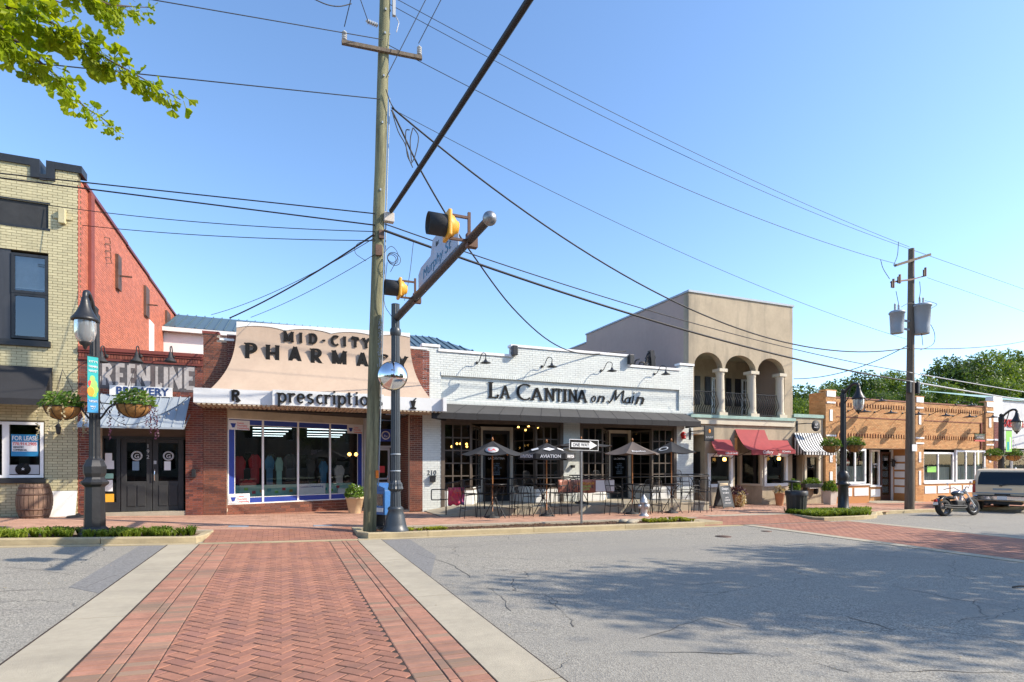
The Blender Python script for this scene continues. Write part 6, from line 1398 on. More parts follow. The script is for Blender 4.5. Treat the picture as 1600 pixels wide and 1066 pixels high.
def basket(loc, label, group, r=.27, seed=0, drop=.75):
    t = thing('hanging_basket', label, 'flower basket', loc, 0, group)
    prof = [(r*math.sin(a), -r*.85*math.cos(a)) for a in [math.pi/2*k/8 for k in range(9)]]
    MB().lathe(prof, (0, 0, 0), 24, cap=False).build('coir_bowl', M['coir'], t, world=False)
    m = MB()
    m.tube([(r*1.02*math.cos(k/24*6.283), r*1.02*math.sin(k/24*6.283), .0) for k in range(24)], .008, 5, closed=True)
    for k in range(10):
        a = k/10*6.283; m.tube([(r*1.02*math.sin(q)*math.cos(a), r*1.02*math.sin(q)*math.sin(a), -r*.87*math.cos(q)) for q in [math.pi/2*j/6 for j in range(7)]], .006, 4)
    for k in range(3): a = k/3*6.283+.4; m.tube([(r*math.cos(a), r*math.sin(a), 0), (0, 0, drop)], .005, 4)
    m.build('wire_frame', M['iron'], t, world=False)
    rnd = random.Random(seed)
    o = leafcloud((0, 0, .0), (r*1.25, r*1.25, .33), 560, .085, M['basket'], parent=None, dome=True, seed=seed, name='foliage'); setpar(o, t)
    o = leafcloud((.05, 0, .1), (r*.8, r*.8, .2), 120, .05, M['pflow'], parent=None, dome=True, seed=seed+9, name='blossom'); setpar(o, t)
    v = MB()
    for k in range(7):
        a = rnd.uniform(0, 6.28); L_ = rnd.uniform(.25, .8); p = Vector((r*math.cos(a), r*math.sin(a), .03)); 
        for j in range(int(L_/.03)):
            q = p+Vector((math.cos(a)*.1*min(1, j/5)+rnd.gauss(0, .012), math.sin(a)*.1*min(1, j/5)+rnd.gauss(0, .012), -j*.03)); e = Vector((rnd.gauss(0, 1), rnd.gauss(0, 1), rnd.gauss(0, 1))).normalized()*.03; f = e.orthogonal().normalized()*.02
            v.add([q-e, q-f, q+e, q+f], [(0, 1, 2, 3)])
    v.build('trailing_stems', M['pflow'] if seed % 2 else M['purple'], t, world=False, kind='stuff')
    return t
L1 = Vector((X(148, 13.72), 13.72, 0)); L1.z = sz(L1.x, 13.7)-.03
H1 = Z(155, 487, 13.72)-L1.z
lamp1 = lamp_post(L1, 'tall black fluted street lamp with octagonal base and banner before the brewery', 'street lamps with hanging flower baskets', H=H1+.05)
bzz = L1.z+H1-1.85-.8
basket((X(97, 13.7), 13.72, Z(97, 636, 13.7)), 'flower basket left of the bannered lamp, white blossom over the barrel', 'hanging flower baskets', seed=1, r=.3)
basket((X(209, 13.7), 13.72, Z(209, 633, 13.7)), 'flower basket right of the bannered lamp, in front of the brewery awning', 'hanging flower baskets', seed=2, r=.31)
bn = thing('street_banner', 'narrow teal market banner with painted fruit on the tall lamp', 'banner', (L1.x-.13, L1.y-.55, Z(142, 600, 13.3)))
byy = 13.42; bx0_, bx1_ = X(134.5, byy), X(150.5, byy); b0, b1 = Z(140, 645, byy), Z(140, 556, byy); Hh = b1-b0
mb = MB()
T = Matrix.Translation((bx1_, byy+.12, 0)) @ Matrix.Rotation(math.radians(40), 4, 'Z')
wdt = .19
def bp(m, x0, x1, f0, f1, d=.0): MB(T).box(-wdt+x0*wdt, -d-.003, b0+f0*Hh, -wdt+x1*wdt, -d, b0+f1*Hh).build('banner_print', m, bn)
bp(M['teal'], 0, 1, .25, 1); bp(M['pblue'], 0, 1, 0, .249)
for x_, f_, r_, m_ in ((.35, .38, .075, 'porange'), (.55, .5, .07, 'pgreen'), (.7, .42, .06, 'pgreen'), (.3, .52, .05, 'pred'), (.6, .34, .05, 'pgreen'), (.45, .6, .05, 'pgreen')):
    MB(T @ Matrix.Translation((-wdt+x_*wdt, -.006, b0+f_*Hh))).ball((0, 0, 0), r_, 8, (1, .03, 1.4)).build('fruit', M[m_], bn)
ux_ = Vector((math.cos(math.radians(40)), math.sin(math.radians(40)), 0))
for s_, f_, z_ in (('CITY\'S', .89, .055), ('FARMERS', .8, .06), ('MARKET', .72, .065), ('TUESDAYS', .19, .055), ('MAIN ST\n4 - 7', .1, .045)): text(s_, T @ Vector((-wdt/2, -.009, b0+f_*Hh)), z_, M['poster'], bn, ux=ux_, width=wdt*.8 if z_ > .05 else wdt*.5)
mb = MB(T)
for z_ in (b1, b0): mb.bar((-wdt-.01, 0, z_), (.12, .0, z_), .016)
mb.build('banner_bracket', M['iron'], bn)
# lamps further along
L2 = ground_at(1317.5, 14.6); L2.z -= .02; H2 = Z(1316, 610, 14.6)-L2.z
lamp_post(L2, 'black street lamp in the green planted island before the orange building', 'street lamps with hanging flower baskets', H=H2, shaft_r=.11, scale=.99)
basket((X(1299, 14.6), 14.6, Z(1299, 697, 14.6)), 'flower basket left of the island lamp', 'hanging flower baskets', seed=3, r=.3)
basket((X(1335, 14.6), 14.6, Z(1335, 696, 14.6)), 'flower basket right of the island lamp', 'hanging flower baskets', seed=4, r=.31)
L3 = ground_at(1564.5, 15.4); H3 = Z(1563, 648, 15.4)-L3.z
lamp_post(L3, 'black street lamp at the right edge behind the parked vehicle', 'street lamps with hanging flower baskets', H=H3, shaft_r=.12, scale=.99, arms=True)
basket((X(1553, 15.4), 15.4, Z(1553, 712, 15.4)), 'shaded flower basket left of the right edge lamp', 'hanging flower baskets', seed=5, r=.3)
basket((X(1583, 15.4), 15.4, Z(1583, 712, 15.4)), 'flower basket right of the right edge lamp', 'hanging flower baskets', seed=6, r=.3)
o = thing('street_banner', 'yellow green street banner on the right edge lamp', 'banner', A(1577, 690, 15.3)); c = ORG[o.name]
MB().box(c.x-.27, c.y-.004, c.z-.5, c.x+.2, c.y, c.z+.52).build('banner_print', M['pgreen'], o); MB().box(c.x-.18, c.y-.008, c.z-.42, c.x-.02, c.y-.0045, c.z-.02).build('banner_figure', M['teal'], o); MB().box(c.x+.02, c.y-.008, c.z-.35, c.x+.12, c.y-.0045, c.z+.2).build('banner_figure', M['poster'], o); MB().bar((c.x-.45, c.y, c.z+.52), (c.x+.2, c.y, c.z+.52), .03).bar((c.x-.45, c.y, c.z-.5), (c.x+.2, c.y, c.z-.5), .03).build('banner_bracket', M['iron'], o)
# ---- signal pole with mast arm
MP = Vector((X(618, 13.4), 13.4, 0)); MP.z = sz(MP.x, 13.4)-.03
sp_ = thing('signal_pole', 'fluted dark pole with bell base, mast arm and round ball end over the street', 'signal pole', MP)
MB().lathe([(.31, 0), (.31, .07), (.27, .12), (.25, .2), (.21, .42), (.17, .52), (.19, .56), (.17, .6), (.14, .62)], MP, 28).build('base', M['slate'] if 0 else pm('blue black paint', (.04, .05, .06), .4, var=.15, stain=.1, stain_col=(.12, .12, .12)), sp_)
pmt = bpy.data.materials['blue black paint']
MB().lathe([(.135, .6), (.13, .64), (.12, .98), (.15, 1.0), (.19, 1.04), (.17, 1.1), (.165, 1.16), (.13, 1.2), (.115, 1.24), (.1, 5.45), (.105, 5.46)], MP, 28, 0, flute=.1).build('shaft', pmt, sp_)
MB().lathe([(.105, 5.0-.05), (.13, 5.0), (.13, 5.1), (.105, 5.14)], (MP.x, MP.y, MP.z-.25), 20).build('collar', pmt, sp_)
za = Z(618, 497, 13.4); aend = A(762, 345, 13.4-6.4) ; a0_ = Vector((MP.x+.03, MP.y-.08, za)); ae = Vector((X(762, 7.0), 7.0, Z(762, 345, 7.0)))
MB().tube([a0_+(a0_-ae).normalized()*.0, a0_.lerp(ae, .5), ae], [.088, .072, .056], 14).build('mast_arm', pm('dark weathered arm', (.022, .02, .022), .5, stain=.0, stain_col=(.15, .12, .1)), sp_)
MB().ball(ae+(ae-a0_).normalized()*.08, .095, 12).build('arm_ball', M['steel'], sp_)
def beacon(t, label):
    p = a0_.lerp(ae, t); o = thing('traffic_signal', label, 'traffic signal', p, 0, 'amber beacon signals on the mast arm')
    x_ = p.x-.38; z_ = p.z+.16; yc = p.y-.02
    m = MB(); m.box(x_+.02, yc-.17, z_-.19, x_+.08, yc+.17, z_+.19); m = m.build('housing', M['yel'], o, bevel=.02)
    q = MB(Matrix.Translation((x_+.07, yc, z_)) @ Matrix.Rotation(math.pi/2, 4, 'Y')); q.lathe([(.17, 0), (.15, .06), (.1, .1), (.08, .14), (0, .15)], (0, 0, 0), 20); q.build('housing_back', M['yel'], o)
    q = MB(Matrix.Translation((x_+.02, yc, z_)) @ Matrix.Rotation(-math.pi/2, 4, 'Y')); q.lathe([(.155, 0), (.155, .26), (.145, .26), (.145, 0)], (0, 0, 0), 24, cap=False); q.build('visor', M['blackm'], o)
    q = MB(Matrix.Translation((x_+.01, yc, z_)) @ Matrix.Rotation(-math.pi/2, 4, 'Y')); q.lathe([(.14, 0), (.12, .02), (0, .035)], (0, 0, 0), 20); q.build('lens', M['red'], o)
    m = MB(); m.bar((x_+.08, yc, z_-.17), (p.x+.06, yc, z_-.17), .035); m.bar((x_+.08, yc, z_+.17), (p.x+.02, yc, z_+.17), .035); m.bar((p.x, yc, z_-.2), (p.x, yc, z_+.25), .04); m.cb((p.x+.04, yc, p.z), (.16, .1, .2)); m.build('bracket', M['rust'], o)
beacon(.30, 'small amber beacon signal nearest the pole on the mast arm'); beacon(.87, 'large amber beacon signal near the ball end of the mast arm')
tS0, tS1 = .37, .8; q0, q1 = a0_.lerp(ae, tS0), a0_.lerp(ae, tS1); o = thing('street_name_sign', 'blue white street name sign standing on the mast arm', 'street sign', q0)
dS = (q1-q0); dL = dS.length; dS.normalize(); off = Vector((-.02, 0, .085))
def sgp(s, h): return q0+off+dS*s+Vector((0, 0, h))
mb = MB(); out = [(0, .0), (dL, .0), (dL+.0, .3), (dL-.25, .36), (dL*.72, .36), (dL*.66, .6), (dL*.42, .6), (dL*.36, .36), (.22, .36), (0, .28)]
vs = [sgp(s, h) for s, h in out]; n = len(vs); nx = Vector((.008, 0, 0)); mb.add([v-nx for v in vs]+[v+nx for v in vs], [tuple(range(n))[::-1], tuple(range(n, 2*n))]+[(i, (i+1) % n, n+(i+1) % n, n+i) for i in range(n)])
mb.build('sign_plate', pm('faded sign face', (.34, .41, .52), .5, var=.12, stain=.35, stain_col=(.5, .3, .15)), o)
text('Murphy St', sgp(dL*.5, .08)-nx*1.4, .26, M['shirtb'], o, ux=dS, up=(0, 0, 1), width=dL*.7, shear=.1, depth=.002) 
text('East', sgp(dL*.54, .4)-nx*1.4, .12, M['letter'], o, ux=dS, depth=.002)
# convex mirror
cm = A(613.5, 587.5, 13.15); mt = thing('convex_mirror', 'round convex traffic mirror strapped to the signal pole', 'mirror', cm)
dirm = Vector((-cm.x*.6, -cm.y*.9, -.1)).normalized(); rot = dirm.to_track_quat('Z', 'Y').to_matrix().to_4x4(); Tm = Matrix.Translation(cm) @ rot; r_ = .335; Rr_ = .42
ph = math.asin(r_/Rr_); prof = [(Rr_*math.sin(ph*(1-k/14)), Rr_*math.cos(ph*(1-k/14))-Rr_*math.cos(ph)) for k in range(14)]+[(.0001, Rr_-Rr_*math.cos(ph))]
MB(Tm).lathe(prof, (0, 0, 0), 40, cap=False).build('mirror_dome', M['chrome'], mt); MB(Tm).lathe([(r_+.012, .0), (r_+.012, -.03), (.1, -.06), (0, -.06)], (0, 0, 0), 32, cap=False).build('backing', M['galv'], mt)
MB().bar(cm-dirm*.05, (MP.x, MP.y, cm.z), .05).build('bracket', M['galv'], mt)
for z_ in (Z(618, 711, 13.4), Z(618, 737, 13.4)): MB().lathe([(.118, 0), (.122, 0), (.122, .03), (.118, .03)], (MP.x, MP.y, z_), 20).build('steel_strap', M['galv'], sp_)
# ---- newspaper box
nb = thing('newspaper_box', 'blue newspaper vending box between the wooden pole and signal pole', 'newspaper box', ground_at(603, 14.4)); c = ORG[nb.name]; c = c.copy()
Tn = Matrix.Translation(c) @ Matrix.Rotation(math.radians(-58), 4, 'Z')
MB(Tn).box(-.2, -.22, .32, .2, .22, .95).build('case', M['blueb'], nb, bevel=.02); MB(Tn).prism([(-.2, .951), (.2, .951), (.2, 1.0), (-.2, 1.12)], -.22, .22).build('hood', M['blueb'], nb); MB(Tn).box(-.14, -.235, .55, .14, -.221, .85).build('window', M['glassd'], nb)
MB(Tn).box(-.15, -.24, .4, .15, -.2215, .5).build('price_card', M['poster'], nb); MB(Tn).box(-.2, -.2, .03, -.15, .2, .319).box(.15, -.2, .03, .2, .2, .319).box(-.24, -.24, 0, .24, .24, .029).build('stand', M['blackm'], nb)
# ---- one way sign
ow = ground_at(908.5, 13.75); t = thing('one_way_sign', 'black and white ONE WAY arrow sign on a steel post in the mulch bed', 'road sign', ow)
MB().bar(ow, (ow.x, ow.y, Z(910, 688, 13.75)), .055, .03).build('post', M['steel'], t)
yv = 13.71; x0, x1, z0, z1 = X(889.5, yv), X(935, yv), Z(912, 704, yv), Z(912, 687, yv)
Tw = Matrix.Translation(((x0+x1)/2, yv, (z0+z1)/2)) @ Matrix.Rotation(math.radians(1.2), 4, 'Y'); a, b = (x1-x0)/2, (z1-z0)/2
pl = MB(Tw).box(-a, -.003, -b, a, .003, b).build('plate', M['white2'], t); MB(Tw).box(-a+.015, -.006, -b+.015, a-.015, -.0035, b-.015).build('black_field', M['letter'], pl)
MB(Tw).prism([(-a*.86, -b*.42), (a*.38, -b*.42), (a*.38, -b*.8), (a*.9, 0), (a*.38, b*.8), (a*.38, b*.42), (-a*.86, b*.42)], -.009, -.0065).build('arrow', M['white2'], pl)
text('ONE WAY', Tw @ Vector((-a*.22, -.011, -b*.27)), .13, M['letter'], pl, width=a*1.12, bold=.002, depth=.001)
# ---- hydrant
h_ = ground_at(1006, 15.35); t = thing('fire_hydrant', 'silver grey fire hydrant on the brick sidewalk before the patio', 'fire hydrant', h_); hs = .95
MB().lathe([(.17*hs, 0), (.17*hs, .04), (.12*hs, .05), (.115*hs, .1), (.11*hs, .42), (.14*hs, .43), (.14*hs, .47), (.12*hs, .49), (.11*hs, .56), (.07*hs, .63), (.03*hs, .66), (.03*hs, .71), (0, .71)], h_, 20).build('barrel', M['hydrant'], t)
for d in ((-1, 0), (1, 0), (0, -1)):
    r = .055 if d[1] == 0 else .075; T = Matrix.Translation((h_.x+d[0]*.09, h_.y+d[1]*.09, h_.z+.33)) @ Vector((d[0], d[1], 0)).to_track_quat('Z', 'Y').to_matrix().to_4x4(); MB(T).lathe([(r, 0), (r, .06), (r*1.25, .06), (r*1.25, .1), (r*.4, .11), (r*.3, .14), (0, .14)], (0, 0, 0), 12).build('nozzle_cap', M['hydrant'], t)
# ---- barrel and leaning board
def barrel(loc):
    t = thing('wooden_barrel', 'old oak barrel with rusty hoops under the lease window', 'barrel', loc); H = 1.0*.92; n = 24
    for k in range(n):
        a0, a1 = 6.2832*k/n+.012, 6.2832*(k+1)/n-.012; mb = MB(); G = []
        for j in range(9):
            z = H*j/8; r = .3+.09*math.sin(math.pi*j/8); G.append([(r*math.cos(a), r*math.sin(a), z) for a in (a0, (a0+a1)/2, a1)])
        mb.grid(G); mb.f = [f[::-1] for f in mb.f]; mb.build('stave', M['barrel'], t, world=False)
    for z in (.05, .22, .62, .8):
        r = .3+.09*math.sin(math.pi*z/H)+.004; r2 = .3+.09*math.sin(math.pi*(z+.05)/H)+.004; MB().lathe([(r-.01, 0), (r, 0), (r2, .05), (r2-.01, .05)], (0, 0, z), 32, cap=False).build('hoop', M['rust'], t, world=False)
    MB().lathe([(0, 0), (.29, 0), (.29, .02), (0, .02)], (0, 0, H-.03), 24).build('lid', M['barrel'], t, world=False); MB().lathe([(.27, .0), (.285, .0), (.285, H-.02), (.27, H-.02)], (0, 0, .01), 24).build('inner_shell', M['void'], t, world=False)
g_ = ground_at(54, YF-.5); barrel(g_)
MB_ = MB(); xa, xb = X(76, YF-.1), X(119.5, YF-.1); zz0 = sz(xa, 19)+.01; vs = [(xa-.02, YF-.22, zz0), (xb, YF-.22, zz0), (xb, YF-.05, zz0+.7), (xa+.03, YF-.05, zz0+.7)]
MB_.add(vs+[(x, y+.02, z) for x, y, z in vs], [(0, 1, 2, 3), (7, 6, 5, 4), (0, 4, 5, 1), (1, 5, 6, 2), (2, 6, 7, 3), (3, 7, 4, 0)]); tag(MB_.build('leaning_board', M['white']), 'white stained board leaning on the yellow brick wall beside the barrel', 'board')
q = ground_at(122, YF-.45); tag(MB().lathe([(.26, 0), (.27, .03), (.24, .06), (.06, .08), (.04, .12), (0, .12)], q, 20).build('umbrella_base', M['black']), 'flat round black umbrella base by the brewery corner', 'umbrella base')
tag(MB().box(X(300), YF-.12, Z(301, 746), X(306.5), YF-.012, Z(301, 733)).build('mailbox', M['black'], bevel=.01), 'small black wall mailbox on the red brick pier by the brewery doors', 'mailbox')
# ---- potted plant by the pharmacy window
def pot(loc, label, r=.26, h=.42, mat=None, seed=3, leaf='basket', fol=(.34, .34, .42), nl=600, ls=.1, square=False, group=None, fl=True):
    t = thing('potted_plant', label, 'potted plant', loc, 0, group)
    if square: MB().lathe([(r*1.05, 0), (r*1.05, .03), (r*1.1, .06), (r*1.35, h-.06), (r*1.42, h-.05), (r*1.42, h), (r*1.25, h), (r*1.2, h-.05)], (0, 0, 0), 4, 0, cap=True).build('planter', mat, t, world=False); kids(t)[-1].rotation_euler = (0, 0, math.pi/4)
    else: MB().lathe([(r*.62, 0), (r*.66, .02), (r*.93, h-.08), (r*1.02, h-.07), (r*1.04, h), (r*.92, h), (r*.9, h-.04), (0, h-.04)], (0, 0, 0), 28).build('pot', mat, t, world=False)
    o = leafcloud((0, 0, h-.02), fol, nl, ls, M[leaf], dome=True, seed=seed); setpar(o, t)
    if fl: o = leafcloud((0, 0, h+.1), (fol[0]*.8, fol[1]*.8, fol[2]*.8), nl//12, ls*.5, M['poster'], dome=True, seed=seed+3, name='blossom'); setpar(o, t)
    mb = MB(); rnd = random.Random(seed)
    for k in range(9): mb.tube([(0, 0, h-.05), (rnd.uniform(-.6, .6)*fol[0], rnd.uniform(-.6, .6)*fol[1], h+fol[2]*.7)], .008, 4)
    mb.build('stem', M['leafd'] if 0 else M['barrel'], t, world=False); return t
yy = YF-.1; pot(ground_at(554.5, yy), 'cream clay pot of white flowered plant beside the blue framed pharmacy window', r=.3, h=.55, mat=M['pot'])
pot(ground_at(1242, YF-.75), 'pale planter with cone shaped shrub behind the dark trash can', r=.2, h=.6, mat=M['planter'], square=True, fol=(.26, .26, .62), nl=900, seed=11, fl=False)
pot(ground_at(1296.5, YF-.75), 'pale square planter with low shrub at the corner of the orange building', r=.24, h=.66, mat=M['planter'], square=True, fol=(.34, .34, .5), nl=800, seed=12, fl=False)
pot(ground_at(1218, YF-.8), 'tall dark rust pot with spiky pink plant left of the trash can', r=.22, h=.6, mat=M['terra'], fol=(.3, .3, .35), nl=90, ls=.16, leaf='pflow', seed=13, fl=False)
pot(ground_at(1152, YF-.9), 'dark pot spilling pale yellow variegated leaves beside the chalkboard', r=.26, h=.55, mat=M['terra'], fol=(.4, .4, .4), nl=300, leaf='purple', seed=14, fl=False)
c = ground_at(1156, YF-1.15); tag(leafcloud(c+Vector((.05, 0, .32)), (.26, .22, .36), 420, .09, M['pflow'], name='trailing_plant', seed=5), 'pale yellow variegated trailing foliage hanging over the dark pot', 'plant')
# ---- sandwich board
c = ground_at(1131, YF-1.3); t = thing('chalkboard_sign', 'black sandwich chalkboard with white handwriting at the end of the patio', 'chalkboard', c); 
for k in (-1, 1):
    T = Matrix.Translation(c+Vector((0, k*.28, 0))) @ Matrix.Rotation(math.radians(10), 4, 'Z') @ Matrix.Rotation(k*math.radians(14), 4, 'X')
    MB(T).box(-.36, -.015, 0, -.3, .015, 1.15).box(.3, -.015, 0, .36, .015, 1.15).box(-.3, -.015, .05, .3, .015, .12).box(-.3, -.015, 1.08, .3, .015, 1.15).build('frame', M['blackm'], t); bd = MB(T).box(-.3, -.008, .12, .3, .008, 1.08).build('slate', pm('chalk slate', (.07, .08, .09), .8, var=.3), t)
    if k < 0:
        for s_, z_, q in (('Designs', .78, .13), ('by Gallery', .62, .09), ('GIFTS', .42, .08), ('CANDLES', .32, .08), ('OPEN DAILY', .2, .07)): text(s_, T @ Vector((0, -.012, z_)), q, M['poster'], bd, ux=T.to_3x3() @ Vector((1, 0, 0)), up=T.to_3x3() @ Vector((0, 0, 1)), shear=.2, depth=.002)
        MB(T).box(-.26, -.012, .94, .26, -.0085, 1.05).build('header_card', M['pot'], bd)
# ---- trash can
c = ground_at(1244.5, 14.75); t = thing('trash_can', 'dark slatted trash can with black liner on the brick ramp corner', 'trash can', c)
MB().lathe([(.3, 0), (.32, .04), (.36, .72), (.38, .74), (.38, .8), (.33, .82), (.3, .76)], c, 36, 0, flute=.035).build('can', M['bin'], t); MB().lathe([(.385, .66), (.39, .8), (.36, .83), (.3, .8)], c, 18, cap=False).build('liner', M['black'], t)
MB().lathe([(.0, 1.12), (.27, 1.12), (.3, 1.15), (.25, 1.19), (0, 1.2)], (c.x-.12, c.y+.1, c.z), 20).bar((c.x-.12, c.y+.1, c.z+.6), (c.x-.12, c.y+.1, c.z+1.12), .05).build('ash_tray', M['bin'], t)
# ---- patio furniture
def make_table(loc, label):
    t = thing('bar_table', label, 'table', loc, 0, 'bar height metal tables on the patio')
    MB().lathe([(0, 1.02), (.38, 1.02), (.38, 1.05), (0, 1.05)], (0, 0, 0), 28).build('table_top', M['iron'], t, world=False)
    for k in range(4):
        a = math.pi/4+k*math.pi/2; c_, s_ = math.cos(a), math.sin(a)
        MB().tube(curve([(c_*.36, s_*.36, 0), (c_*.2, s_*.2, .3), (c_*.04, s_*.04, .6), (c_*.1, s_*.1, .82), (c_*.26, s_*.26, 1.02)], 5), .014, 6).build('leg', M['iron'], t, world=False)
    MB().lathe([(.045, .55), (.06, .57), (.06, .62), (.045, .64)], (0, 0, 0), 12).build('hub', M['iron'], t, world=False)
    return t
def make_chair(loc, rot, label):
    t = thing('bar_chair', label, 'chair', loc, rot, 'tall black metal patio chairs')
    s = MB()
    for k in range(9): s.box(-.2, -.2+k*.045, .74, .2, -.2+k*.045+.03, .752)
    s.build('seat', M['iron'], t, world=False, kind='stuff')
    MB().tube([(-.2, -.2, .745), (.2, -.2, .745), (.21, .2, .745), (-.21, .2, .745)], .012, 6, closed=True).build('seat_frame', M['iron'], t, world=False)
    for x in (-1, 1):
        MB().tube([(x*.21, -.2, .745), (x*.24, -.26, 0)], .013, 6).build('leg', M['iron'], t, world=False); MB().tube(curve([(x*.21, .2, .745), (x*.24, .27, 0)], 2), .013, 6).build('leg', M['iron'], t, world=False)
        MB().tube(curve([(x*.21, .2, .745), (x*.22, .24, .95), (x*.2, .2, .98), (x*.24, -.1, .97), (x*.22, -.18, .8), (x*.21, -.18, .745)], 4), .011, 6).build('arm', M['iron'], t, world=False)
    MB().tube(curve([(-.21, .2, .745), (-.2, .26, 1.05), (-.16, .27, 1.17), (0, .275, 1.2), (.16, .27, 1.17), (.2, .26, 1.05), (.21, .2, .745)], 4), .012, 6).build('back_frame', M['iron'], t, world=False)
    b = MB()
    for k in range(5): b.bar((-.13+k*.065, .215, .76), (-.13+k*.065, .272, 1.17), .01)
    b.build('back_slat', M['iron'], t, world=False, kind='stuff')
    MB().tube([(-.225, -.225, .3), (.225, -.225, .3), (.23, .235, .3), (-.23, .235, .3)], .009, 5, closed=True).build('foot_ring', M['iron'], t, world=False)
    return t
tb = None; chs = None
tabs = [(773, 16.15, 'bar table under the black umbrella with the oval emblem'), (849, 16.2, 'bar table under the umbrella with white lettering'), (990, 16.15, 'bar table under the faded taupe umbrella, by the hydrant'), (1050, 16.2, 'bar table under the rightmost black umbrella'), (905, 18.0, 'bar table on the deck behind the long food banner'), (1085, 17.9, 'bar table on the deck at the far right end of the patio')]
for u, y, lab in tabs:
    x = X(u, y); g_ = Vector((x, y, sz(x, y) if y < 16.9 else zd))
    if tb is None: tb = make_table(g_, lab)
    else: copy_tree(tb, g_, None, lab)
cl = [(735, 16.2, 90, 'leftmost tall chair, beside the square pink banner'), (757, 16.5, 160, 'tall chair at the left side of the oval emblem umbrella table'), (800, 16.15, -80, 'tall chair right of the oval emblem umbrella table'), (818, 16.35, 80, 'tall chair left of the white lettered umbrella table'), (872, 16.2, -90, 'tall chair in front of the left end of the food banner'), (890, 16.5, -60, 'tall chair in front of the middle of the food banner'), (940, 18.3, 20, 'tall chair on the deck behind the white end of the food banner'), (960, 16.1, 80, 'tall chair left of the taupe umbrella table'), (1003, 16.5, 200, 'tall chair behind the fire hydrant'), (1018, 16.1, -85, 'tall chair right of the taupe umbrella table'), (1030, 16.4, 95, 'tall chair left of the rightmost umbrella table'), (1078, 16.2, -90, 'tall chair right of the rightmost umbrella table'), (1098, 16.3, -60, 'tall chair at the right end of the row outside the deck'), (880, 18.3, 10, 'tall chair on the deck left of the banner table'), (832, 18.0, 30, 'tall chair on the deck behind the white lettered umbrella'), (1065, 18.2, 0, 'tall chair on the deck near the red alarm bell')]
for u, y, r, lab in cl:
    x = X(u, y); g_ = Vector((x, y, sz(x, y) if y < 16.9 else zd))
    if chs is None: chs = make_chair(g_, math.radians(r), lab)
    else: copy_tree(chs, g_, math.radians(r), lab)
def umbrella(u, y, vap, vrim, rad, label, mat, rot=0, valance=0, ongr=True, tilt=0, n=6):
    x = X(u, y); z0 = sz(x, y) if y < 16.9 else zd; zt = Z(u, vap, y); zr_ = Z(u, vrim, y)
    t = thing('patio_umbrella', label, 'umbrella', (x, y, z0), 0, 'patio umbrellas')
    MB().lathe([(.03, 0), (.03, .2), (.02, .21), (.02, zt-z0+.02), (.035, zt-z0+.03), (.02, zt-z0+.1), (.0, zt-z0+.12)], (x, y, z0), 12).build('pole', M['umbw'], t)
    MB().lathe([(.24, 0), (.24, .04), (.1, .07), (.04, .12), (.04, .2), (0, .2)], (x, y, z0+.001), 20).build('base', M['blackm'], t)
    for k in range(n):
        a0, a1 = rot+6.2832*k/n, rot+6.2832*(k+1)/n; G = []
        for j in range(6):
            s = j/5; row = []
            for i in range(7):
                q = i/6; p0 = Vector((math.cos(a0), math.sin(a0))); p1 = Vector((math.cos(a1), math.sin(a1))); p = p0.lerp(p1, q)*rad*s
                sag = .05*math.sin(math.pi*q)*s+.03*math.sin(math.pi*s); row.append((x+p.x, y+p.y, zt+(zr_-zt)*s-sag))
            G.append(row)
        mb = MB(); mb.grid(G)
        if valance: last = G[-1]; mb.grid([last, [(a, b, c-valance) for a, b, c in last]])
        mb.build('canopy_panel', mat, t, solid=.005)
        MB().bar((x+math.cos(a0)*.02, y+math.sin(a0)*.02, zt-.06), (x+math.cos(a0)*rad*.98, y+math.sin(a0)*rad*.98, zr_-.025), .012).build('rib', M['umbw'], t)
    return t, Vector((x, y, zt)), zr_
def on_panel(t, P, zr_, rad, ang, s, body, size, mat, n=6, width=None):
    # print on a canopy panel whose middle faces angle ang
    rm = rad*math.cos(math.pi/n); d = Vector((math.cos(ang), math.sin(ang), 0)); ux = Vector((-d.y, d.x, 0)); dn = (d*rm+Vector((0, 0, zr_-P.z))).normalized(); up = -dn; nn = ux.cross(up)
    c = P+(d*rm+Vector((0, 0, zr_-P.z-.05)))*s+nn*(.02-.05*s*0)
    return c, ux, up, nn
r0_ = math.radians(-90-22-30+60)
t, P, zr_ = umbrella(769.5, 16.15, 689, 710, .97, 'black patio umbrella with the round white and red emblem, leftmost', M['awnb'], rot=r0_)
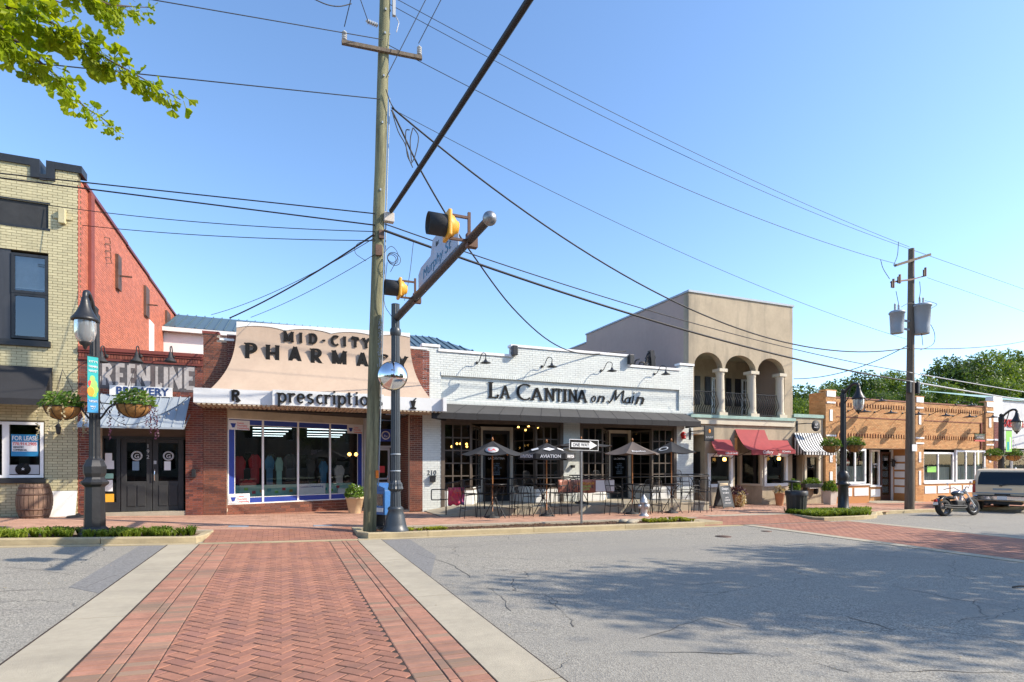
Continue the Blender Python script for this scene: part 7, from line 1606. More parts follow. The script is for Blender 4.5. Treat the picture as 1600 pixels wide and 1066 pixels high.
# panel facing the camera
for body, size, s, m_, off_ in (('LA', .2, .78, 'pred', 0),):
    ang = r0_+math.radians(30)-math.radians(60); c, ux, up, nn = on_panel(t, P, zr_, .97, ang, .66, 0, 0, 0)
    T = Matrix(((ux.x, up.x, nn.x, c.x+nn.x*.0), (ux.y, up.y, nn.y, c.y), (ux.z, up.z, nn.z, c.z), (0, 0, 0, 1))); mb = MB(T); mb.lathe([(0, -.002), (.2, -.002), (.2, .003), (0, .003)], (0, 0, 0), 28); mb.build('emblem', M['gray'], t); text('LA', T @ Vector((0, -.07, .006)), .2, M['pred'], t, ux=ux, up=up, depth=.002, bold=.004)
t, P, zr_ = umbrella(854, 16.2, 692, 709, .93, 'black patio umbrella with white diamond patches and white lettering on its valance', M['awnb'], rot=r0_+math.radians(30)+math.radians(-25), valance=.17)
for k in range(6):
    a_ = r0_+math.radians(35)+k*math.pi/3; 
    c, ux, up, nn = on_panel(t, P, zr_, .93, a_, .58, 0, 0, 0); T = Matrix(((ux.x, up.x, nn.x, c.x), (ux.y, up.y, nn.y, c.y), (ux.z, up.z, nn.z, c.z), (0, 0, 0, 1))); MB(T).add([(-.2, 0, .0), (0, -.13, .0), (.2, 0, .0), (0, .13, .0)], [(0, 1, 2, 3)]).build('diamond_patch', M['poster'], t)
    d = Vector((math.cos(a_), math.sin(a_), 0)); text('AVIATION', P+d*(.93*math.cos(math.pi/6)+.012)+Vector((0, 0, zr_-P.z-.14)), .14, M['poster'], t, ux=(-d.y, d.x, 0), depth=.002, bold=.003)
umbrella(908, 18.0, 687, 697, 1.15, 'plain dark umbrella mostly hidden behind the ONE WAY sign', M['awnb'], rot=.3)
t, P, zr_ = umbrella(988, 16.15, 690, 709, .98, 'faded taupe patio umbrella with small white lettering', M['taupe'], rot=r0_+.1)
a_ = r0_+.1-math.radians(30); d = Vector((math.cos(a_), math.sin(a_), 0)); c, ux, up, nn = on_panel(t, P, zr_, .98, a_, .82, 0, 0, 0); text('Espolon', c, .15, M['poster'], t, ux=ux, up=up, depth=.002)
t, P, zr_ = umbrella(1049, 16.2, 690, 707, .95, 'rightmost black patio umbrella with a faint oval emblem', M['awnb'], rot=r0_+.25)
a_ = r0_+.25-math.radians(30)-math.pi/3; c, ux, up, nn = on_panel(t, P, zr_, .95, a_, .66, 0, 0, 0); T = Matrix(((ux.x, up.x, nn.x, c.x), (ux.y, up.y, nn.y, c.y), (ux.z, up.z, nn.z, c.z), (0, 0, 0, 1))); MB(T).lathe([(.12, -.002), (.17, -.002), (.17, .003), (.12, .003), (.12, -.002)], (0, 0, 0), 28, cap=False).build('emblem', M['gray'], t)
# string lights on the brewery
mb = MB(); p0, p1 = A(158, 627, YF-.9), A(298, 620, YF-.9); pts = [p0.lerp(p1, k/14)+Vector((0, 0, -.42*4*(k/14)*(1-k/14)*.0)) for k in range(15)]
pts = curve([A(146, 590, 14.5), A(160, 634, 17.5), A(185, 660, 18.0), A(215, 662, 18), A(250, 648, 18), A(275, 636, 18), A(297, 618, 18.2)], 4)
t = thing('string_lights', 'thin string of clear bulbs sagging across the blue metal awning', 'string lights', pts[0]); MB().tube(pts, .008, 4).build('cable', M['wire'], t)
for k in range(2, len(pts)-1, 2): MB().ball(pts[k]-Vector((0, 0, .07)), .028, 5, (1, 1, 1.4)).build('bulb', M['globe'], t)
# ================================================================== UTILITY POLES AND WIRES
PA = Vector((X(577.5, 13.75), 13.75, 0)); PA.z = sz(PA.x, 13.75)-.05; PT = A(603, -40, 13.75)
pa = thing('utility_pole', 'tall mossy wooden utility pole with steel crossarm in front of the pharmacy', 'utility pole', PA, 0, 'wooden utility poles')
def ondist(t): return PA.lerp(PT, t)
def at_v(v): 
    z = Z(590, v, 13.75); return PA.lerp(PT, (z-PA.z)/(PT.z-PA.z))
MB().tube([ondist(k/14)+Vector((R.uniform(-.008, .008), 0, 0)) for k in range(15)], [.155-.028*k/14 for k in range(15)], 20).build('shaft', M['wood'], pa)
cz0, cz1 = A(534, 66, 13.6), A(659, 91, 13.6)
MB().bar(cz0, cz1, .085).build('crossarm', M['wood2'], pa)
def insul(p, par, n=4, r=.05, up=Vector((0, 0, 1)), m_=None, s=1):
    T = Matrix.Translation(p) @ up.to_track_quat('Z', 'Y').to_matrix().to_4x4(); pr = [(.02, 0)]
    for k in range(n): pr += [(.03*s, .02*s+k*.05*s), (r*s, .03*s+k*.05*s), (r*s, .045*s+k*.05*s), (.03*s, .055*s+k*.05*s)]
    return MB(T).lathe(pr+[(.02*s, n*.05*s+.04*s), (.0, n*.05*s+.05*s)], (0, 0, 0), 14).build('insulator', m_ or M['gray'], par)
insul(cz0+Vector((.06, 0, .045)), pa, r=.06); insul(cz1+Vector((-.06, 0, .045)), pa, r=.06); q = at_v(40); insul(q+Vector((-.15, 0, 0)), pa, up=Vector((-1, 0, .1)), r=.055, n=5)
mb = MB(); p = at_v(8)+Vector((.2, -.1, 0)); mb.cb(p, (.07, .08, .45)); mb.tube([p+Vector((.04, 0, -.2)), p+Vector((.12, 0, -.35)), p+Vector((.06, 0, -.6))], .012, 5); mb.build('fuse_cutout', M['gray'], pa)
mb = MB()
for v in (18, 55, 122, 195, 300): q = at_v(v); mb.cb(q+Vector((.0, -.14, 0)), (.035, .04, .05)); mb.cb(q+Vector((.13, -.02, .1)), (.03, .03, .03))
mb.build('bolt', M['galv'], pa, kind='stuff')
MB().tube([at_v(v)+Vector((.17, -.03, 0)) for v in (150, 340, 520, 760)], .016, 6).build('conduit', M['galv'], pa)
q = at_v(341)+Vector((.22, -.12, 0)); MB().cb(q, (.24, .16, .22)).build('junction_box', M['planter'], pa, bevel=.01)
mb = MB(); q = at_v(395)+Vector((.0, -.17, 0)); mb.cb(q, (.16, .06, .25)); q = at_v(370)+Vector((.05, -.17, 0)); mb.cb(q, (.12, .08, .2)); mb.build('splice_box', M['rust'], pa)
q = at_v(741)+Vector((.12, -.14, 0)); MB().cb(q, (.07, .03, .19)).build('reflector', pm('orange reflector', (.8, .2, .02), .3), pa)
mb = MB()
for k in range(150): v = R.uniform(500, 575); q = at_v(v); a = R.uniform(-1.25, -.35); rr_ = .15; mb.cb((q.x+rr_*math.cos(a), q.y+rr_*math.sin(a), q.z), (.012, .012, R.uniform(.015, .05)), a)
mb.build('staples', M['galv'], pa, kind='stuff')
mb = MB(); q = at_v(407)+Vector((.3, -.25, 0))
for r, dx in ((.1, 0), (.13, .02), (.16, .05)): mb.tube([(q.x+dx+r*math.cos(a), q.y+.05*math.sin(a), q.z+r*1.1*math.sin(a)) for a in [k/16*6.283 for k in range(16)]], .008, 5, closed=True)
mb.build('cable_coil', M['wire'], pa)
# second pole
PB = ground_at(1421, 14.95); PBT = A(1424, 389, 14.95)
pb = thing('utility_pole', 'brown wooden utility pole carrying two grey transformer cans before the orange building', 'utility pole', PB, 0, 'wooden utility poles')
MB().tube([PB.lerp(PBT, k/8) for k in range(9)], [.18-.07*k/8 for k in range(9)], 16).build('shaft', M['wood2'], pb)
def bv(v, dx=0, dy=0): z = Z(1421, v, 14.95); q = PB.lerp(PBT, (z-PB.z)/(PBT.z-PB.z)); return q+Vector((dx, dy, 0))
MB().bar(A(1399, 415, 14.8), A(1453, 398, 14.8), .1).build('crossarm', M['wood2'], pb)
mb = MB(); mb.bar(A(1392, 441, 14.7), A(1424, 437, 14.7), .06); mb.bar(A(1424, 437, 14.7), A(1446, 431, 14.7), .05); mb.build('bracket', M['rust'], pb)
for u, v in ((1396, 443), (1406, 436), (1446, 425)): p = A(u, v, 14.65); MB().cb(p, (.05, .07, .36)).cb(p+Vector((-.1, 0, -.05)), (.04, .06, .26)).build('fuse_cutout', M['rust'], pb)
for (u0, u1, v0, v1, n) in ((1393, 1410, 487, 520, 0), (1430, 1450, 476, 521, 1)):
    y = 14.7; cx = (X(u0, y)+X(u1, y))/2; r = (X(u1, y)-X(u0, y))/2*.78; z0, z1 = Z(u0, v1, y), Z(u0, v0, y); t = thing('transformer', 'grey transformer can on the left of the pole, the smaller one' if n == 0 else 'larger grey transformer can on the right side of the pole', 'transformer', (cx, y, z0), 0, 'pole mounted transformers')
    MB().lathe([(r*.85, 0), (r*.88, .03), (r*.92, .3), (r, z1-z0-.06), (r*1.12, z1-z0-.05), (r*1.12, z1-z0), (r*.9, z1-z0+.06), (0, z1-z0+.08)], (cx, y, z0), 24).build('tank', M['galv'], t)
    for d in (-.12, .1): insul(Vector((cx+d, y, z1+.06)), t, n=5, r=.045)
    MB().bar((cx, y+.1, z1-.2), (PB.x, PB.y, z1-.2), .07).bar((cx, y+.1, z0+.3), (PB.x, PB.y, z0+.3), .07).build('bracket', M['galv'], t)
MB().cb(bv(606, -.25, -.1), (.14, .16, .5)).cb(bv(606, .28, -.1), (.14, .16, .5)).build('telecom_box', M['black'], pb, bevel=.03)
MB().cb(bv(700, .0, -.18), (.3, .02, .28)).build('paper_notice', M['poster'], pb)
# third pole across the street, out of view
PC = Vector((6.2, -7.5, .1)); pc_ = thing('utility_pole', 'bare wooden utility pole on the near side of the street', 'utility pole', PC, 0, 'wooden utility poles'); MB().tube([PC, PC+Vector((0, 0, 13))], [.17, .12], 16).build('shaft', M['wood2'], pc_); MB().bar(PC+Vector((-1, 0, 12.3)), PC+Vector((1, 0, 12.3)), .1).build('crossarm', M['wood2'], pc_)
def wire(a, b, sag, r, label, m_='wire', n=24, parent=None, name='power_line', tw=0):
    a, b = Vector(a), Vector(b); pts = [a.lerp(b, k/n)-Vector((0, 0, sag*4*(k/n)*(1-k/n))) for k in range(n+1)]
    o = MB().tube(pts, r, 6).build(name, M[m_], parent)
    if label: tag(o, label, 'cable' if r > .012 else 'wire')
    return o
def ext(a, b, t): return a+(b-a)*t
def W2(u0, v0, y0, u1, v1, y1, sag, r, lab, m_='wire', name='power_line', e0=1, e1=1): 
    a, b = A(u0, v0, y0), A(u1, v1, y1); return wire(ext(b, a, e0), ext(a, b, e1), sag, r, lab, m_, name=name)
yA, yB = 13.6, 14.85
W2(240, 0, 12.5, 598, 62, yA, 0, .01, 'topmost wire from the upper left to the mossy pole', e0=1.5)
W2(606, 70, yA, 1399, 412, yB, .5, .009, 'wire from the steel crossarm sloping to the left end of the far crossarm')
W2(600, -12, yA, 1421, 386, yB, .32, .008, 'upper of the two close parallel wires reaching the far pole top', e1=1)
W2(600, 2, yA+.2, 1424, 390, yB, .42, .008, 'lower of the two close parallel wires reaching the far pole top')
W2(1424, 390, yB, 1600, 452, 21, 0, .01, 'wire leaving the far pole top toward the right edge', e1=2)
W2(1449, 434, yB, 1600, 487, 21, 0, .008, 'thin wire leaving the far pole below its crossarm to the right', e1=2)
W2(0, 93, 12.5, 594, 155, yA, .0, .011, 'wire crossing behind the ginkgo twigs to the mossy pole', e0=1.3)
W2(612, 170, yA, 1416, 530, yB, .45, .007, 'thin pale wire from the mossy pole to the middle of the far pole')
o = wire(A(611, 330, 13.55), ext(A(611, 330, 13.55), A(820, 0, 7.3), 2.35), .1, .055, 'thick dark conduit cable rising overhead from the mossy pole toward the viewer', n=30)
W2(0, 271, 15.5, 586, 334, yA, .0, .014, 'uppermost of the four wires from the yellow brick building to the pole', e0=1.2)
W2(0, 278, 15.5, 586, 352, yA, .0, .016, 'second of the four wires from the yellow brick building to the pole', e0=1.2)
W2(76, 321, 19.05, 586, 362, yA, .12, .01, 'third thin wire from the yellow brick wall to the pole')
W2(127, 352, 19.5, 586, 376, yA, .1, .01, 'lowest thin wire from the red painted wall to the pole')
W2(585, 366, yA, 359, 497, 19.2, .12, .022, 'black drop cable from the pole to the left top of the tan sign front')
W2(585, 372, yA, 330, 492, 22, .2, .009, 'thin wire from the pole down to the roof left of the tan sign')
W2(585, 398, yA, 392, 496, 19.3, .1, .008, 'thin wire from the pole to the scalloped white cap')
# telecom lines to the right
wire(A(600, 360, 13.5), A(1421, 596, 14.8), .42, .03, 'thick black telecom cable running right past the far pole', n=30)
wire(A(601, 350, 13.5), A(1421, 582, 14.8), .38, .014, 'thinner telecom cable above the thick one', n=30)
W2(1421, 596, 14.8, 1600, 624, 16.5, .05, .032, 'pale telecom cable from the far pole to the right edge, lower', 'gray', e1=2)
W2(1421, 582, 14.8, 1600, 611, 16.5, .05, .02, 'pale telecom cable from the far pole to the right edge, upper', 'gray', e1=2)
wire(A(612, 168, yA), A(1418, 544, yB), 2.0, .022, 'twisted black service cable sagging from the mossy pole to the far pole', n=40)
wire(A(1421, 545, yB), ext(A(1421, 545, yB), A(1600, 526, 24), 1.5), .4, .02, 'black service cable leaving the far pole level to the right')
wire(A(1418, 540, yB), A(1240, 592, 19.3), .35, .016, 'cable dropping from the far pole to the stucco wall corner')
pts = curve([A(612, 172, yA), A(628, 205, 13.7), A(655, 262, 14.0), A(700, 340, 14.6), A(740, 400, 15.3), A(800, 480, 16.6), A(860, 534, 17.9), A(912, 553, 18.9), A(978, 549, 19.2)], 6); tag(MB().tube(pts, .022, 6).build('service_cable', M['wire']), 'black service cable curving down to the white restaurant parapet', 'cable')
for i, (u0, v0, u1, v1, lab) in enumerate(((603, 122, 666, -2, 'thin lead rising from the pole past the crossarm'), (654, 68, 690, -2, 'jumper wire above the right insulator'), (538, 42, 549, -4, 'jumper wire above the left insulator'), (576, 36, 562, -4, 'jumper wire above the side insulator'))): wire(A(u0, v0, 13.5), ext(A(u0, v0, 13.5), A(u1, v1, 13.2), 1.4), 0, .01, lab)
pts = curve([A(549, 6, 13.5), A(530, 10, 13.4), A(510, 7, 13.3), A(485, -4, 13.2)], 5); tag(MB().tube(pts, .012, 5).build('jumper_wire', M['wire']), 'short looped jumper wire at the top left of the pole', 'wire')
mb = MB()
for P_ in ([(612, 172), (622, 205), (633, 225), (640, 250), (645, 262)], [(640, 203), (634, 206), (636, 240), (642, 255)], [(645, 200), (641, 220), (643, 252)], [(646, 200), (654, 215), (648, 245), (642, 256)], [(603, 140), (610, 160), (616, 170)]): mb.tube(curve([A(u, v, 13.55) for u, v in P_], 4), .013, 5)
mb.build('splice_loops', M['wire'], pa)
mb = MB()
for P_ in ([(585, 376), (560, 380), (555, 395), (572, 408)], [(605, 410), (600, 470), (612, 495)], [(600, 395), (612, 385), (622, 400), (610, 425)], [(646, 378), (640, 430), (632, 470)]): mb.tube(curve([A(u, v, 13.5) for u, v in P_], 4), .007, 5)
mb.build('loose_cable', M['wire'], pa)
mb = MB()
for P_ in ([(1404, 378), (1402, 400), (1396, 415)], [(1376, 406), (1380, 420), (1390, 436)], [(1437, 440), (1438, 455), (1436, 468)], [(1445, 470), (1455, 472), (1464, 476), (1455, 482)], [(1450, 500), (1460, 520), (1458, 538), (1438, 547)], [(1440, 521), (1442, 540)], [(1400, 455), (1404, 475)], [(1408, 480), (1420, 474), (1435, 476)]): mb.tube(curve([A(u, v, 14.6) for u, v in P_], 4), .012, 5)
mb.build('jumper_wire', M['wire'], pb)
# ================================================================== VEHICLES
def vehicle():
    ang = math.radians(90-68)           # heading measured from +x
    rear = Vector((X(1560, 14.3), 14.0, 0)); hx = Vector((math.cos(ang), math.sin(ang), 0)); c = Vector((28.0, 13.75, 0)); c.z = rz(c.x, 13.6)
    t = thing('parked_suv', 'tan and silver parked SUV seen from behind at the right edge', 'SUV', c, ang)
    bp_ = pm('champagne car paint', (.78, .62, .42), .5, metal=0, var=.03, coat=.2); gl = glass('car glass', (.04, .045, .05), .02)
    Wd, L = .99, 5.0
    # body from cross sections along x (rear at x=0 forwards)
    def sec(x, w0, w1, zb, zs, zt, wt):    # lower body then greenhouse
        return [(x, -w0, zb), (x, -w1, zb+.25), (x, -w1*1.0, zs-.1), (x, -w1*.975, zs), (x, w1*.975, zs), (x, w1, zs-.1), (x, w1, zb+.25), (x, w0, zb)]
    S_ = [sec(0, .9, .95, .52, 1.12, 0, 0), sec(.08, .94, .99, .48, 1.14, 0, 0), sec(1.0, .95, 1.0, .38, 1.15, 0, 0), sec(3.3, .95, 1.0, .38, 1.14, 0, 0), sec(3.6, .95, 1.0, .38, 1.12, 0, 0), sec(4.85, .93, .96, .42, 1.0, 0, 0), sec(5.05, .8, .85, .48, .9, 0, 0)]
    mb = MB(); mb.s = 1; mb.grid([s+[s[0]] for s in S_]); mb.s = 0; mb.add(S_[0], [tuple(range(8))]); mb.add(S_[-1], [tuple(range(8))[::-1]])
    mb.build('body', bp_, t, world=False)
    G = []   # cabin
    for x, w, z in ((-.0, .955, 1.13), (.2, .93, 1.5), (.34, .86, 1.78), (.5, .84, 1.83)): G.append((x, w, z))
    cab = MB(); cab.s = 0
    def ring(x0, w, z, xf): return [(x0, -w, z), (xf, -w, z), (xf, w, z), (x0, w, z)]
    rings = [ring(.03, .955, 1.13, 3.55), ring(.16, .915, 1.5, 3.2), ring(.3, .86, 1.78, 2.9), ring(.42, .82, 1.84, 2.75)]
    vs = [p for r in rings for p in r]; cab.add(vs, [(i*4+k, i*4+(k+1) % 4, (i+1)*4+(k+1) % 4, (i+1)*4+k) for i in range(3) for k in range(4)]+[(12, 13, 14, 15)]); cab.build('cabin', bp_, t, world=False, bevel=.04)
    MB().add([(.045, -.8, 1.17), (.045, .8, 1.17), (.155, .78, 1.5), (.26, .72, 1.71), (.26, -.72, 1.71), (.155, -.78, 1.5)], [(0, 5, 4, 3, 2, 1)]).build('rear_window', gl, t, world=False); k0 = kids(t)[-1]; k0.location = (-.03, 0, .0)
    for s in (-1, 1):
        for x0, x1 in ((.35, 1.2), (1.28, 2.1), (2.18, 3.0)):
            y0, y1 = s*.952, s*.885; MB().add([(x0, y0+s*.008, 1.17), (x1+(.2 if x1 > 2.9 else 0), y0+s*.008, 1.17), (x1-(.1 if x1 > 2.9 else 0), y1+s*.016, 1.68), (x0+(.12 if x0 < .5 else 0), y1+s*.016, 1.68)], [(0, 1, 2, 3)]).build('side_window', gl, t, world=False)
        MB().box(-.015, s*.97-.1 if s > 0 else -.97, .82, .04, .97 if s > 0 else -.87, 1.36).build('tail_light', pm('tail light red', (.35, .02, .015), .15, coat=1), t, world=False, bevel=.015); MB().box(-.02, s*.92-.04, 1.2, -.0155, s*.92+.04, 1.32).build('amber_lens', M['porange'], kids(t)[-1], world=False)
        MB().tube([(.6, s*.72, 1.88), (2.6, s*.72, 1.88)], .018, 6).build('roof_rail', M['black'], t, world=False)
        for x in (.95, 4.0):
            w = MB(Matrix.Translation((x, s*.84, .37)) @ Matrix.Rotation(math.pi/2, 4, 'X')); w.lathe([(.2, -.12), (.34, -.125), (.375, -.09), (.38, 0), (.375, .09), (.34, .125), (.2, .12)], (0, 0, 0), 28); w = w.build('wheel', pm('tyre rubber', (.02, .02, .02), .85), t, world=False)
            MB(Matrix.Translation((x, s*.97, .37)) @ Matrix.Rotation(math.pi/2, 4, 'X')).lathe([(0, -.02), (.21, -.01), (.22, .02), (0, .02)], (0, 0, 0), 20).build('rim', M['galv'], w, world=False)
    MB().box(-.1, -.97, .52, .05, .97, .72).build('bumper', M['chrome'], t, world=False, bevel=.03); MB().box(-.115, -.8, .7, .0, .8, .735).build('bumper_step', M['blackm'], t, world=False); MB().box(-.02, -.25, .75, .0, .25, .80).build('plate_recess', M['blackm'], t, world=False)
    p = MB().box(-.118, -.16, .55, -.105, .16, .7).build('licence_plate', M['poster'], t, world=False)
    MB().bar((-.03, .05, 1.14), (.04, -.35, 1.22), .02).cb((-.03, .05, 1.13), (.05, .1, .05)).build('wiper', M['black'], t, world=False)
    MB().box(-.02, -.3, .95, -.004, .3, 1.02).build('handle_panel', M['galv'], t, world=False); MB().box(-.02, -.86, .8, -.004, .86, .84).build('tailgate_strip', M['galv'], t, world=False); MB().box(.1, -.6, .34, 4.6, .6, .5).build('chassis', M['blackm'], t, world=False); MB().tube([(.0, .5, .34), (1, .5, .34)], .04, 8).build('exhaust', M['rust'], t, world=False)
    MB().box(.2, -.8, .9, 3, .8, 1.12).build('interior', M['void'], t, world=False)
vehicle()
def motorcycle():
    c = Vector((27.0, 13.15, 0)); c = Vector((X(1497, 13.3), 13.3, 0)); c.z = rz(c.x, 13.3); ang = math.radians(-5)
    t = thing('motorcycle', 'black cruiser motorcycle parked at the kerb beside the SUV', 'motorcycle', c, ang); t.rotation_euler = (math.radians(-7), 0, ang)
    bk = pm('black motorcycle paint', (.012, .012, .014), .15, coat=1)
    def wheel(x, r, w, name):
        o = MB(Matrix.Translation((x, 0, r)) @ Matrix.Rotation(math.pi/2, 4, 'X')); o.lathe([(r*.68, -w*.45), (r*.9, -w*.5), (r, -w*.2), (r, w*.2), (r*.9, w*.5), (r*.68, w*.45)], (0, 0, 0), 28, cap=False); o = o.build(name, bpy.data.materials['tyre rubber'], t, world=False)
        h = MB(Matrix.Translation((x, 0, r)) @ Matrix.Rotation(math.pi/2, 4, 'X')); h.lathe([(r*.62, -w*.3), (r*.7, -w*.42), (r*.7, w*.42), (r*.62, w*.3)], (0, 0, 0), 28, cap=False); h.lathe([(.05, -w*.5), (.06, 0), (.05, w*.5)], (0, 0, 0), 12); h.build('rim', M['steel'], o, world=False)
        s = MB()
        for k in range(10): a = k/10*6.283; s.bar((x+.04*math.cos(a), 0, r+.04*math.sin(a)), (x+r*.66*math.cos(a), 0, r+r*.66*math.sin(a)), .012)
        s.build('spoke', M['chrome'], o, world=False, kind='stuff')
    wheel(-.75, .33, .2, 'rear_wheel'); wheel(.85, .34, .12, 'front_wheel')
    f = MB(); f.s = 1
    f.grid([[(-.75+(.38+.0)*math.cos(a), y, .34+.38*math.sin(a)) for y in (-.11, -.06, 0, .06, .11)] for a in [math.radians(20+k*17) for k in range(10)]]); f.build('rear_fender', bk, t, world=False, solid=.012)
    f = MB(); f.s = 1; f.grid([[(.85+.375*math.cos(a), y, .34+.375*math.sin(a)) for y in (-.07, 0, .07)] for a in [math.radians(40+k*14) for k in range(9)]]); f.build('front_fender', bk, t, world=False, solid=.01)
    MB().ball((.12, 0, .86), .16, 10, (2.0, .85, .75)).build('fuel_tank', bk, t, world=False)
    MB().ball((-.32, 0, .70), .16, 8, (1.5, 1, .45)).build('seat', M['blackm'], t, world=False); MB().ball((-.72, 0, .76), .12, 8, (1.5, .9, .4)).build('passenger_seat', M['blackm'], t, world=False)
    MB().cb((.08, 0, .45), (.5, .28, .3)).build('engine', M['blackm'], t, world=False, bevel=.05)
    for x, a in ((-.02, -.35), (.18, .35)):
        m = MB()
        for k in range(7): z = .52+k*.035; m.lathe([(.0, 0), (.1, 0), (.1, .018), (0, .018)], (x+a*k*.035, 0, z), 16)
        m.build('cylinder_fins', M['chrome'], t, world=False)
    for z in (.3, .38): MB().tube(curve([(.2, -.17, .5), (.25, -.2, .36), (.1, -.22, z), (-.3, -.22, z), (-.98, -.22, z+.05)], 5), [.02]*8+[.03]*13, 10).build('exhaust_pipe', M['blackm'], t, world=False)
    for s in (-1, 1):
        MB().tube([(.85, s*.1, .34), (.38, s*.1, 1.0)], .026, 8).build('fork', M['chrome'], t, world=False)
        MB().tube([(.38, s*.1, .98), (.3, s*.22, 1.1), (.16, s*.4, 1.08), (.06, s*.46, 1.04)], .015, 6).build('handlebar', M['black'], t, world=False)
        mm = MB(); mm.bar((.22, s*.38, 1.08), (.26, s*.42, 1.24), .012); mm.ball((.26, s*.43, 1.27), .055, 6, (.3, 1, .7)); mm.build('mirror', M['chrome'], t, world=False)
        mm = MB(); mm.bar((-.95, 0, .62), (-1.02, s*.16, .62), .015); mm.ball((-1.03, s*.17, .62), .035, 6); mm.build('turn_signal', M['porange'], t, world=False)
    MB().ball((.52, 0, .93), .1, 8, (.8, 1, 1)).build('headlight', M['chrome'], t, world=False); MB().cb((-1.1, 0, .62), (.05, .1, .08)).build('tail_light', M['red'], t, world=False); MB().cb((-1.12, 0, .5), (.01, .18, .1)).build('licence_plate', M['poster'], t, world=False)
    MB().tube([(.38, 0, .95), (.2, 0, .6), (.1, 0, .3), (-.4, 0, .3), (-.75, 0, .34)], .03, 8).tube([(.38, 0, .95), (-.1, 0, .75), (-.5, 0, .6), (-.75, 0, .34)], .025, 8).build('frame', M['black'], t, world=False); MB().bar((.0, .1, .3), (-.1, .3, .02), .02).build('kickstand', M['steel'], t, world=False)
motorcycle()
o = thing('shield_sign', 'small blue shield shaped sign standing behind the parked SUV', 'sign', A(1587, 740, 16.2)); c = ORG[o.name]; MB().prism([(c.x-.16, c.z-.35), (c.x+.16, c.z-.35), (c.x+.2, c.z+.1), (c.x, c.z+.32), (c.x-.2, c.z+.1)], c.y-.02, c.y+.02).build('plate', M['poster'], o); MB().prism([(c.x-.12, c.z-.3), (c.x+.12, c.z-.3), (c.x+.15, c.z+.08), (c.x, c.z+.24), (c.x-.15, c.z+.08)], c.y-.03, c.y-.021).build('shield', M['pblue'], o); MB().bar((c.x, c.y, c.z-1.6), (c.x, c.y, c.z-.35), .05).build('post', M['steel'], o)
# ================================================================== TREES
def tree_mesh(seed, H, rad, n, leaf, lm='leaf', blobs=14, squash=.75, base=.35):
    rnd = random.Random(seed); B = []
    for k in range(blobs):
        a = rnd.uniform(0, 6.283); r = rad*rnd.uniform(.1, .72); z = H*rnd.uniform(base+.05, .88); r *= math.sin(math.pi*min(1, max(.2, (z/H-base)/(1-base)*.8+.18)))
        B.append((Vector((r*math.cos(a), r*math.sin(a), z)), rad*rnd.uniform(.28, .5)))
    mb = MB()
    for i in range(n):
        c, r = B[rnd.randrange(len(B))]
        d = Vector((rnd.gauss(0, 1), rnd.gauss(0, 1), rnd.gauss(0, 1))).normalized(); rr = r*(rnd.uniform(.35, 1)**.45)*(1+.35*noise.noise(d*2.3+c)); q = c+Vector((d.x*rr, d.y*rr, d.z*rr*squash))
        nrm = (d+Vector((rnd.gauss(0, .6), rnd.gauss(0, .6), rnd.gauss(0, .6)))).normalized(); e = nrm.orthogonal().normalized(); e = Matrix.Rotation(rnd.uniform(0, 6.28), 3, nrm) @ e; f = nrm.cross(e); s = leaf*rnd.uniform(.6, 1.4)
        mb.add([q-e*s*.5, q-f*s*.3+e*s*.05, q+e*s*.5, q+f*s*.34], [(0, 1, 2), (0, 2, 3)])
    t = MB(); t.tube([(0, 0, -.3), (.05, 0, H*.2), (0, .1, H*.45), (0, 0, H*.75)], [rad*.07, rad*.055, rad*.045, rad*.015], 8)
    for c, r in B[:9]: t.tube([(0, 0, H*.3), (c.x*.5, c.y*.5, (H*.35+c.z)/2), tuple(c)], [rad*.035, rad*.02, rad*.008], 5)
    return mb, t
bark = pm('bark', (.08, .06, .045), .9, var=.3, bump=.8)
protos = {}
def tree(kind, seed, H, rad, n, leaf, loc, label, rot=0, group='trees beyond the shops', lm='leaf', **k):
    if kind in protos: return copy_tree(protos[kind], loc, rot, label, group)
    t = thing('tree', label, 'tree', loc, rot, group); c, tr = tree_mesh(seed, H, rad, n, leaf, lm, **k); c.build('crown', M[lm], t, world=False); tr.build('trunk', bark, t, world=False); protos[kind] = t; return t
spec = [('a', 1262, 603, 62, 1.0, 'dark round tree just right of the stucco building'), ('b', 1300, 597, 78, 1.0, 'pale green tree left of the wooden pole, above the orange parapet'), ('a', 1345, 583, 70, 1.15, 'large leafy tree directly left of the far pole'), ('c', 1395, 575, 75, 1.05, 'tree crown behind the upper part of the far pole'), ('b', 1440, 590, 66, 1.0, 'low bushy tree right of the far pole'), ('a', 1490, 558, 72, 1.3, 'tall tree above the middle of the orange parapet'), ('c', 1535, 545, 70, 1.4, 'tallest tree near the right edge'), ('b', 1580, 548, 74, 1.4, 'broad yellow green tree at the right edge'), ('a', 1625, 550, 76, 1.4, 'tree cut off by the right edge of the picture'), ('c', 1320, 612, 58, .8, 'small tree close behind the left orange pier'), ('b', 1480, 598, 56, .8, 'small yellow green tree low behind the orange parapet'), ('b', 1555, 590, 55, .9, 'small tree low behind the pale building'), ('a', 1420, 606, 58, .8, 'dark low tree behind the wooden pole'), ('c', 1248, 618, 55, .7, 'small dark tree against the stucco wall edge'), ('a', 1365, 612, 55, .7, 'low dark tree left of the pole behind the brick parapet')]
HT = {'a': 13, 'b': 12, 'c': 14}
